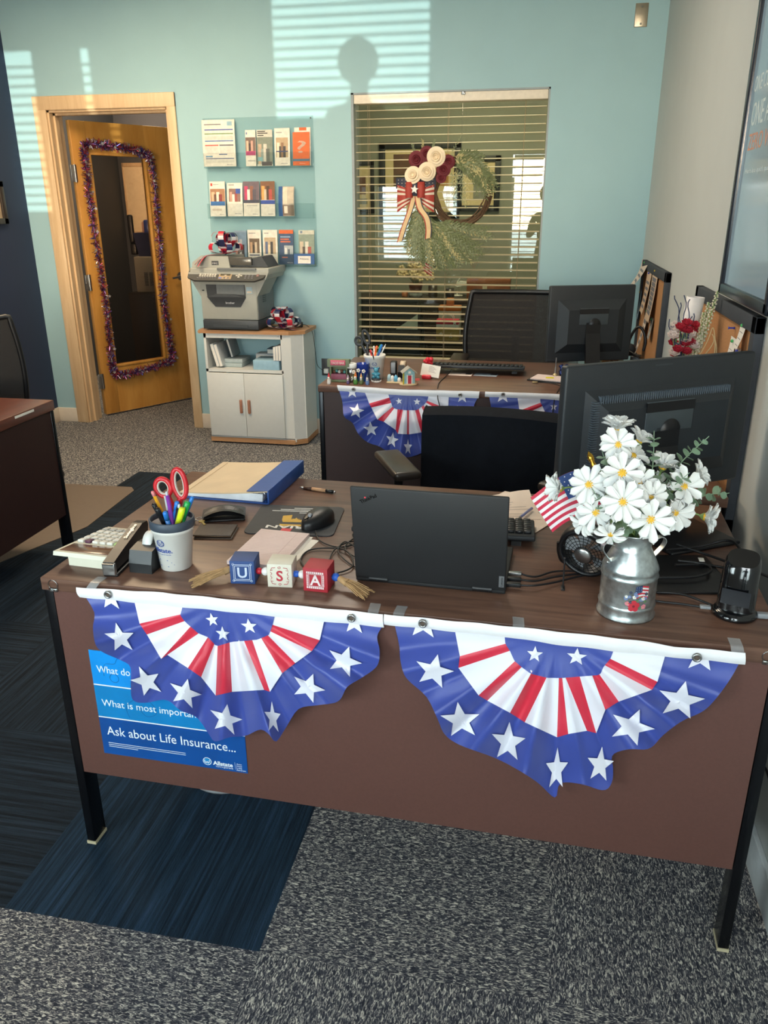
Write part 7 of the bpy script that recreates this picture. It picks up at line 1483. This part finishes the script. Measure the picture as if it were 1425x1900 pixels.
def rose(m, c, r, mi, tilt):
    M0 = Matrix.Translation(c) @ Matrix.Rotation(PI/2, 4, 'X') @ Matrix.Rotation(tilt[0], 4, 'X') @ Matrix.Rotation(tilt[1], 4, 'Y')
    for ring, (n, rr, h, op) in enumerate(((3, .22, .75, .05), (4, .42, .72, .15), (5, .65, .60, .35), (6, .85, .42, .65))):
        for k in range(n):
            a0 = 2*PI*k/n+ring*.7
            def pf(u, v): a = a0+(u-.5)*2*PI/n*1.5; q = r*(rr*0.55+rr*0.45*v+op*0.35*v*v); return (q*math.cos(a), q*math.sin(a), r*(h*math.sin(v*PI/2)-0.10*v*v*(2*u-1)**2-op*.25*v*v*v))
            m.mx(M0).sheet(pf, 8, 5, 0.0008, mi)
    m.mx(M0).ball((0, 0, r*.15), r*.42, 6, mi)
rw = mat('rose_cream', '#ecdcc0', 0.7, var=0.03); rr_ = mat('rose_wine', '#6a1f2a', 0.7, var=0.15)
for c, r in (((0.357, -0.05, 1.775), .052), ((0.302, -0.055, 1.692), .050), ((0.217, -0.05, 1.672), .047)):
    m = MB(); rose(m, c, r, 0, (R.uniform(-.2, .2), R.uniform(-.2, .2))); m.build('cream_rose', rw, wr)
for c, r in (((0.235, -0.03, 1.762), .045), ((0.295, -0.03, 1.792), .040), ((0.40, -0.035, 1.705), .040), ((0.425, -0.03, 1.745), .038), ((0.255, -0.025, 1.725), .036), ((0.385, -0.03, 1.655), .030)):
    m = MB(); rose(m, c, r, 0, (R.uniform(-.3, .3), R.uniform(-.3, .3))); m.build('wine_flower', rr_, wr)
bowred = mat('bow_brick', '#a33a30', 0.6, var=0.04); bownavy = mat('bow_navy', '#252c40', 0.6); bowcream = mat('bow_cream', '#d6b98c', 0.6); bowwhite = mat('bow_offwhite', '#d9cdbd', 0.6)
for s_ in (-1, 1):
    # striped back loop, then the plain red front loop
    m = MB()
    for k in range(9):
        m.sheet(lambda u, v: (0.23+s_*(0.03+0.085*u), -0.035-0.02*math.sin(PI*u), 1.555+(0.028*(1+.8*u))*(2*((k+v)/9)-1)*1.3-0.03*u*(1-2*((k+v)/9) > 0)), 8, 1, 0.0006, 0 if k % 2 == 0 else 1)
    m.build('striped_loop', [bowred, bowwhite], wr)
    m = MB(); m.sheet(lambda u, v: (0.23+s_*(0.018+0.105*u), -0.030-0.012*math.sin(PI*u), 1.628+(0.030)*(2*v-1)), 8, 4, 0.0006)
    for a in range(4):
        for b in range(3): m.ball((0.23+s_*(0.04+0.022*a), -0.043, 1.610+0.018*b), 0.0028, 4, 1)
    m.build('starry_loop', [bownavy, bowwhite], wr)
    m = MB(); m.at((0.23+s_*0.036, -0.055, 1.59)).lathe([(0.022, -0.045), (0.026, 0.0), (0.022, 0.045), (0.018, 0.045), (0.020, 0), (0.018, -0.045)], 20); m.build('front_loop', bowred, wr)
m = MB(); m.box((0.212, -0.07, 1.555), (0.248, -0.03, 1.63), r=0.008); m.build('bow_knot', bownavy, wr)
for pts in ([(0.225, -0.055, 1.56), (0.20, -0.06, 1.47), (0.165, -0.06, 1.38), (0.135, -0.055, 1.29)], [(0.245, -0.055, 1.56), (0.262, -0.065, 1.49), (0.305, -0.07, 1.43), (0.318, -0.065, 1.37), (0.315, -0.06, 1.31)]):
    m = MB(); ribbon(m, pts, (1, 0, .25), 0.040, ((0, .16, 0), (.16, .84, 1), (.84, 1, 2))); m.build('bow_tail', [bowred, bowcream, bownavy], wr)
m = MB(); m.mx(Matrix.Translation((0.23, -0.078, 1.592))).prism(star_poly(0.026, 0.1, .45), -0.006, 0.0, 0, 'y'); m.build('star_charm', mat('star_white', '#e8e4de', 0.5), wr)
m = MB(); m.tube([(0.50, 0.0, 1.745), (0.50, 0.012, 1.95), (0.50, 0.030, 2.128)], 0.0012, 6); m.box((0.488, 0.024, 2.112), (0.512, 0.0352, 2.1302), r=0.003); m.build('hanger', clear('clear_plastic', '', 0), wr)

# ------------------------------------------------------------------ office behind the window
fk = mat('picture_frame_black', '#24262a', 0.4)
def picture(x0, x1, z0, z1, y, label, inner, fw_=0.055):
    t = thing('framed_picture', label, 'picture', ((x0+x1)/2, y, z0)); w, h = x1-x0, z1-z0
    m = MB()
    for lo, hi in (((-w/2, -0.025, 0), (-w/2+fw_, -0.001, h)), ((w/2-fw_, -0.025, 0), (w/2, -0.001, h)), ((-w/2, -0.025, 0), (w/2, -0.001, fw_)), ((-w/2, -0.025, h-fw_), (w/2, -0.001, h))): m.box(lo, hi, r=0.003)
    m.build('frame', fk, t)
    m = MB(); m.box((-w/2+fw_, -0.012, fw_), (w/2-fw_, -0.006, h-fw_)); m.build('mat_board', mat('mat_board_cream', '#d8c49a', 0.8), t)
    m = MB(); W_, H_ = w-2*fw_, h-2*fw_
    for (u0, v0, u1, v1, k) in inner: m.box((-w/2+fw_+W_*u0, -0.0135-0.0002*k, fw_+H_*v0), (-w/2+fw_+W_*u1, -0.012, fw_+H_*v1), k)
    m.build('print', [mat('art_umber', '#6a4a3a', 0.6, var=0.3, scale=12), mat('art_ochre', '#c08a4a', 0.6, var=0.3, scale=12), mat('art_dark', '#3a322e', 0.6, var=0.3, scale=12), mat('art_grey', '#8a8a80', 0.6, var=0.2, scale=12)], t); return t
YO = 6.338
p_ = picture(-0.494, 0.244, 1.396, 2.034, YO, 'largest black framed picture on the office wall behind the wreath', [(.12, .42, .60, .92, 0), (.60, .42, .92, .92, 1), (.15, .45, .35, .6, 2)])
m = MB(); fit(m, 'INSPIRE', -0.20, 0.16, 0.125, Matrix.Translation((0, -0.0135, 0)) @ FACE_FRONT, 0, 0.07, bold=0.002); m.build('lettering', mat('art_dark', '', 0), p_)
picture(-0.760, -0.545, 1.44, 1.882, YO, 'narrow black framed picture at the left of the office wall', [(.1, .35, .7, .75, 0), (.1, .12, .8, .25, 3)], 0.035)
picture(0.215, 0.60, 1.455, 1.915, YO, 'black framed picture on the office wall right of the largest one', [(.35, .15, .75, .7, 3), (.45, .2, .65, .6, 2)], 0.05)
t = thing('credenza', 'dark credenza along the office wall seen below the blind slats', 'credenza', (0, 0, 0)); m = MB(); m.box((-0.75, 5.80, 0.70), (1.6, 6.325, 0.725), r=0.003); m.build('top', mat('credenza_top', '#2f241f', 0.4), t)
m = MB(); m.box((-0.72, 5.83, 0.0), (1.57, 6.32, 0.70)); m.build('body', mat('credenza_body', '#2b211c', 0.5), t)
for k in range(4): m = MB(); m.box((-0.71+0.57*k, 5.815, 0.04), (-0.71+0.57*k+0.555, 5.83, 0.69), r=0.002); m.build('door', mat('credenza_body', '', 0), t)
zt = 0.725
t = thing('flower_pot', 'copper and glass pot of cream flowers on the office credenza', 'flower pot', (-0.10, 6.0, zt))
m = MB(); m.lathe([(0.0002, 0.04), (0.05, 0.04), (0.062, 0.10), (0.07, 0.125), (0.064, 0.125), (0.056, 0.10), (0.0002, 0.05)], 24); m.build('copper_pot', mat('copper', '#9a5a38', 0.35, 0.7), t); m = MB(); m.lathe([(0.0002, 0), (0.055, 0), (0.065, 0.02), (0.055, 0.042), (0.0002, 0.042)], 24); m.build('glass_base', mat('glass_grey', '#8a9090', 0.15), t)
R = random.Random(17); m = MB()
for k in range(46):
    a, rr = R.uniform(0, 6.28), R.uniform(0, .16); h = 0.14+R.uniform(0, .14)*(1-rr*3)+.03; c = (rr*math.cos(a), rr*math.sin(a)*.7, h)
    for j in range(5): m.ball((c[0]+.016*math.cos(j*1.257+k), c[1]+.010*math.sin(k), c[2]+.016*math.sin(j*1.257+k)), 0.015, 4)
m.build('cream_flowers', mat('petal_cream', '#dcc7a0', 0.8, var=0.08), t)
m = MB(); [m.tube([(0, 0, .1), (.12*math.cos(k), .05*math.sin(k), .25+.02*(k % 3)), (.19*math.cos(k), .06*math.sin(k), .28+.03*(k % 3))], 0.004, 5) for k in range(9)]; m.build('foliage', gr[0], t)
t = thing('stick_flag', 'small flag on a dark stick in the pot of cream flowers', 'flag', (-0.045, 5.97, zt+0.12)); m = MB(); m.cyl((0, 0, 0), (0.0, 0, 0.22), 0.003, n=6); m.build('stick', blackp, t)
m = MB(); [m.sheet(lambda u, v: (0.004+0.09*u, -0.004*math.sin(4*u), 0.205-0.011*(k+v)-0.06*u), 6, 1, 0.0004, k % 2) for k in range(7)]; m.build('flag_cloth', [mat('flag_red', '', 0), mat('flag_white', '', 0)], t)
for (x, r, h, lab, c) in ((0.057, 0.042, 0.118, 'tall dark tumbler on the office credenza', '#38302c'), (0.213, 0.04, 0.08, 'shorter dark mug on the office credenza beside the white lamp', '#33302e'), (-0.20, 0.03, 0.045, 'small orange candle beside the pot of flowers on the credenza', '#c0764a')):
    m = MB(); m.at((x, 6.0, zt)).lathe([(0.0002, 0), (r*.9, 0), (r, 0.01), (r, h), (r*.9, h), (r*.88, h-.02), (0.0002, h-.025)], 24); tag(m.build('tumbler', mat('tumbler_'+c[1:], c, 0.3)), lab, 'cup')
t = thing('desk_lamp', 'small white desk lamp on the office credenza', 'lamp', (0.265, 6.15, zt)); m = MB(); m.lathe([(0.0002, 0), (0.05, 0), (0.05, 0.01), (0.0002, 0.015)], 20); m.build('base', whitep, t); m = MB(); m.tube(smooth([(0, 0, .01), (-.01, 0, .10), (.02, -.02, .16)], 5), 0.006, 8); m.build('arm', whitep, t); m = MB(); m.prism([(-.03, .10), (.02, .135), (.13, .125), (.13, .11), (.0, .085)], -0.03, 0.03, 0, 'y'); fixn(m.build('shade', whitep, t))
t = thing('wooden_box', 'orange brown wooden box on the office credenza below the wreath', 'box', (0.558, 6.02, zt)); m = MB(); m.box((-0.19, -0.08, 0), (0.19, 0.12, 0.165), r=0.004); m.build('body', wood('cedar_box', '#7d4426', '#9c5c38', (2, 10, 10)), t); m = MB(); m.box((-0.192, -0.083, 0.13), (0.192, 0.122, 0.168), r=0.003); m.build('lid', wood('cedar_box', '', ''), t); m = MB(); m.box((-0.05, -0.0855, 0.075), (-0.01, -0.080, 0.11)); m.build('clasp', mat('clasp_cream', '#c8b8a0', 0.5), t)
# side table with organiser and gift bag, nearer the window
t = thing('side_table', 'dark side table just inside the office window', 'table', (0.30, 5.30, 0)); m = MB(); m.box((-0.22, -0.2, 0.44), (0.22, 0.2, 0.47), r=0.003); m.build('tabletop', mat('credenza_top', '', 0), t); [MB().box((sx*.19-.015, sy*.17-.015, 0), (sx*.19+.015, sy*.17+.015, .44)).build('leg', darkmetal, t) for sx in (-1, 1) for sy in (-1, 1)]
t = thing('gift_bag', 'flag patterned gift bag on the side table inside the office window', 'bag', (0.29, 5.22, 0.47)); m = MB(); m.box((-0.09, -0.05, 0), (0.09, 0.05, 0.09), 0); m.box((-0.09, -0.05, 0.09), (0.09, 0.05, 0.13), 1); m.box((-0.09, -0.05, 0.13), (0.09, 0.05, 0.165), 2); [m.prism([(x+a, z+b) for a, b in star_poly(0.02)], -0.0525, -0.05, 1, 'y') for x, z in ((-.05, .05), (.03, .04), (.06, .145))]; m.build('bag_body', [mat('bag_straw', '#b99a5c', 0.7), mat('flag_white', '', 0), mat('flag_red', '', 0)], t); m = MB(); [m.tube(smooth([(-.05, y, .16), (-.03, y, .20), (.03, y, .20), (.05, y, .16)], 5), 0.003, 6) for y in (-.04, .04)]; m.build('handle', whitep, t)
t = thing('desk_organiser', 'orange organiser with a paper stack on the gift bag table', 'organiser', (0.285, 5.40, 0.47)); m = MB(); m.box((-0.09, -0.05, 0.0), (0.09, 0.05, 0.215), 1); m.box((-0.092, -0.052, 0.215), (0.092, 0.052, 0.255), 0, r=0.004); m.box((-0.03, -0.03, 0.255), (0.03, 0.03, 0.315), 0, r=0.006); m.build('organiser_body', [mat('organiser_orange', '#c0702c', 0.5), mat('organiser_grey', '#c4c2bc', 0.5)], t)
t = thing('loose_page', 'white page lying over the back of the chair inside the office', 'paper', (-0.02, 4.42, 0.70)); m = MB(); m.sheet(lambda u, v: (0.02+0.16*u, 0.0, -0.04+0.11*v*(u)), 4, 4, 0.001); m.build('sheet', paper, t)
# ------------------------------------------------------------------ room behind the door
t = thing('whiteboard', 'wall whiteboard with faint writing seen through the glass of the open door', 'whiteboard', (-2.72, 6.398, 1.27))
m = MB(); m.box((-0.32, -0.015, 0.0), (0.32, -0.002, 0.62)); m.build('board', mat('whiteboard', '#e8d2b0', 0.35), t); m = MB(); [m.box(lo, hi, r=0.002) for lo, hi in (((-0.33, -0.022, 0.60), (0.33, -0.001, 0.635)), ((-0.33, -0.022, -0.015), (0.33, -0.001, 0.01)), ((-0.335, -0.022, -0.015), (-0.32, -0.001, 0.635)), ((0.32, -0.022, -0.015), (0.335, -0.001, 0.635)))]; m.build('frame', trim_m, t)
m = MB(); R = random.Random(6)
for k in range(16): x, z = R.uniform(-.28, .2), R.uniform(.08, .55); m.tube([(x+.012*j, -0.0155, z+R.uniform(-.012, .012)) for j in range(int(R.uniform(4, 9)))], 0.0015, 4)
m.build('marker_writing', mat('marker_grey', '#a08868', 0.7), t)
t = thing('store_cabinet', 'dark cabinet in the room behind the open door', 'cabinet', (-2.34, 5.72, 0)); m = MB(); m.box((-0.30, -0.27, 0), (0.30, 0.27, 0.78), r=0.004); m.build('body', mat('cabinet_black', '#211c1a', 0.5), t); m = MB(); m.box((-0.29, -0.285, 0.03), (-0.005, -0.27, 0.77), r=0.002); m.box((0.005, -0.285, 0.03), (0.29, -0.27, 0.77), r=0.002); m.build('doors', mat('cabinet_black', '', 0), t)
t = thing('office_copier', 'grey copier with vent slots on the dark cabinet behind the door', 'copier', (-2.34, 5.72, 0.78)); m = MB(); m.box((-0.24, -0.22, 0), (0.24, 0.22, 0.31), r=0.012); m.build('housing', mat('copier_grey', '#8a8478', 0.5), t); m = MB(); [m.box((-0.15+0.05*j, -0.223, 0.06+0.012*k), (-0.115+0.05*j, -0.219, 0.066+0.012*k)) for j in range(3) for k in range(10)]; m.build('vents', blackp, t); m = MB(); m.box((-0.05, -0.226, 0.2), (0.02, -0.219, 0.225)); m.build('badge', blackp, t)
t = thing('gift_basket', 'navy cloth covered basket of wrapped snacks on top of the copier', 'basket', (-2.34, 5.70, 1.09)); m = MB(); m.prism([(-0.20, 0), (0.20, 0), (0.24, 0.20), (-0.24, 0.20)], -0.16, 0.16, 0, 'y'); fixn(m.build('basket', mat('basket_navy', '#262a4c', 0.8), t)); R = random.Random(8)
m = MB(); m.prism([(0.12, 0.0), (0.20, 0), (0.24, 0.2), (0.14, 0.2)], -0.163, -0.158, 0, 'y'); fixn(m.build('red_stripe', mat('stripe_red', '#8a2a34', 0.8), t))
m = MB(); [m.box((x, y, .17), (x+R.uniform(.05, .09), y+.05, .24+R.uniform(0, .07)), k % 3, r=0.012) for k, (x, y) in enumerate([(R.uniform(-.2, .12), R.uniform(-.13, .08)) for _ in range(12)])]; m.build('snacks', [mat('snack_cream', '#c8b89a', 0.4), mat('snack_blue', '#3a4a8a', 0.3), mat('snack_pink', '#c89a88', 0.4)], t)
t = thing('wall_phone', 'black handset holder in front of the whiteboard behind the door', 'phone', (-2.62, 5.62, 1.10)); m = MB(); m.box((-0.03, -0.02, 0.0), (0.03, 0.03, 0.10), r=0.01); m.build('stand', blackp, t); m = MB(); m.box((-0.028, -0.03, 0.10), (0.022, 0.0, 0.34), r=0.014, seg=3); m.build('handset', blackp, t)
picture(-3.02, -2.99, 1.0, 1.02, 6.39, 'x', [], 0.004) if False else None
# framed picture on the navy wall, mostly outside the frame
t = thing('framed_picture', 'dark framed picture on the navy wall at the left edge', 'picture', (XL, 3.30, 1.40)); m = MB(); [m.box(lo, hi, r=0.002) for lo, hi in (((0.001, -0.32, 0), (0.025, -0.28, 0.26)), ((0.001, 0.28, 0), (0.025, 0.32, 0.26)), ((0.001, -0.32, 0), (0.025, 0.32, 0.035)), ((0.001, -0.32, 0.225), (0.025, 0.32, 0.26)))]; m.build('frame', mat('frame_umber', '#2e2622', 0.4), t); m = MB(); m.box((0.002, -0.285, 0.03), (0.010, 0.285, 0.23)); m.build('print', mat('art_sand', '#b8a284', 0.7, var=0.2, scale=10), t)

# ------------------------------------------------------------------ person at the front window (their head shades the back wall)
def person():
    t = thing('person', 'person in dark clothes at the front window, casting the head shadow on the wall', 'person', (1.04, -1.70, 0))
    J = dict(pelvis=(0, 0, .93), waist=(0, 0, 1.08), chest=(0, 0, 1.30), neck0=(0, 0, 1.43), neck=(0, 0.01, 1.50), jaw=(0, .02, 1.56), head=(0, .005, 1.64), crown=(0, 0, 1.71),
             hipL=(-.09, 0, .88), kneeL=(-.10, .01, .49), ankL=(-.10, -.01, .09), toeL=(-.11, .15, .035), hipR=(.09, 0, .88), kneeR=(.10, .01, .49), ankR=(.10, -.01, .09), toeR=(.11, .15, .035),
             shL=(-.17, 0, 1.38), elL=(-.24, .02, 1.12), wrL=(-.10, .16, 1.30), haL=(-.06, .19, 1.36), shR=(.17, 0, 1.38), elR=(.24, .02, 1.12), wrR=(.10, .16, 1.30), haR=(.06, .19, 1.36))
    rad = dict(pelvis=.14, waist=.125, chest=.14, neck0=.07, neck=.055, jaw=.068, head=.085, crown=.06, hip=.085, knee=.055, ank=.04, toe=.032, sh=.058, el=.042, wr=.028, ha=.032)
    E = [('pelvis', 'waist'), ('waist', 'chest'), ('chest', 'neck0'), ('neck0', 'neck'), ('neck', 'jaw'), ('jaw', 'head'), ('head', 'crown')]
    for s_ in 'LR': E += [('pelvis', 'hip'+s_), ('hip'+s_, 'knee'+s_), ('knee'+s_, 'ank'+s_), ('ank'+s_, 'toe'+s_), ('chest', 'sh'+s_), ('sh'+s_, 'el'+s_), ('el'+s_, 'wr'+s_), ('wr'+s_, 'ha'+s_)]
    ks = list(J); vs = [J[k] for k in ks]; es = [(ks.index(a), ks.index(b)) for a, b in E]; rs = [rad.get(k, rad.get(k[:-1], .05)) for k in ks]
    for s_, sx in (('L', 1), ('R', -1)):
        h = ks.index('ha'+s_); H0_ = Vector(J['ha'+s_])
        for q in range(5):
            b = H0_+Vector((sx*.006*q-.006*sx, .01, .02-.014*q)); c = b+Vector((sx*.03, .022 if q else .0, .012)); n0 = len(vs); vs += [tuple(b), tuple(c), tuple(c+Vector((sx*.022, -.012, .004)))]; rs += [.010, .009, .008]; es += [(h, n0), (n0, n0+1), (n0+1, n0+2)]
    me = bpy.data.meshes.new('body'); me.from_pydata(vs, es, []); o = bpy.data.objects.new('body', me); C.objects.link(o); o.parent = t

    md = o.modifiers.new('skin', 'SKIN')
    for i, r in enumerate(rs): me.skin_vertices[0].data[i].radius = (r, r*.85 if i in (0, 1, 2) else r)
    me.skin_vertices[0].data[0].use_root = True
    sb = o.modifiers.new('sub', 'SUBSURF'); sb.levels = 2; sb.render_levels = 2
    me.materials.append(mat('dark_clothes', '#2a2c33', 0.85))
    m = MB(); m.ball((0, -.012, 1.650), .128, 12, 0, (.98, .9, 1.0)); m.build('hair', mat('hair_dark', '#2a221d', 0.7), t)
    m = MB(); m.ball((0, .055, 1.60), .06, 10, 0, (.95, .75, 1.2)); m.lathe([(0.0002, 0)]*2, 3) if False else None
    m.ball((0, .105, 1.595), .014, 6, 0, (.8, 1, 1.4)); [m.ball((s_*.025, .095, 1.62), .011, 6, 1) for s_ in (-1, 1)]; m.box((-.022, .092, 1.558), (.022, .100, 1.566), 2, r=0.003); m.build('face', [mat('skin_tone', '#b98a6e', 0.6), mat('eye', '#302420', 0.3), mat('lips', '#8f5248', 0.5)], t)
    m = MB(); m.box((-.036, -.004, -.075), (.036, .004, .075), r=.003); m.build('held_phone', blackp, t, (0, .20, 1.385))
    return t
person()
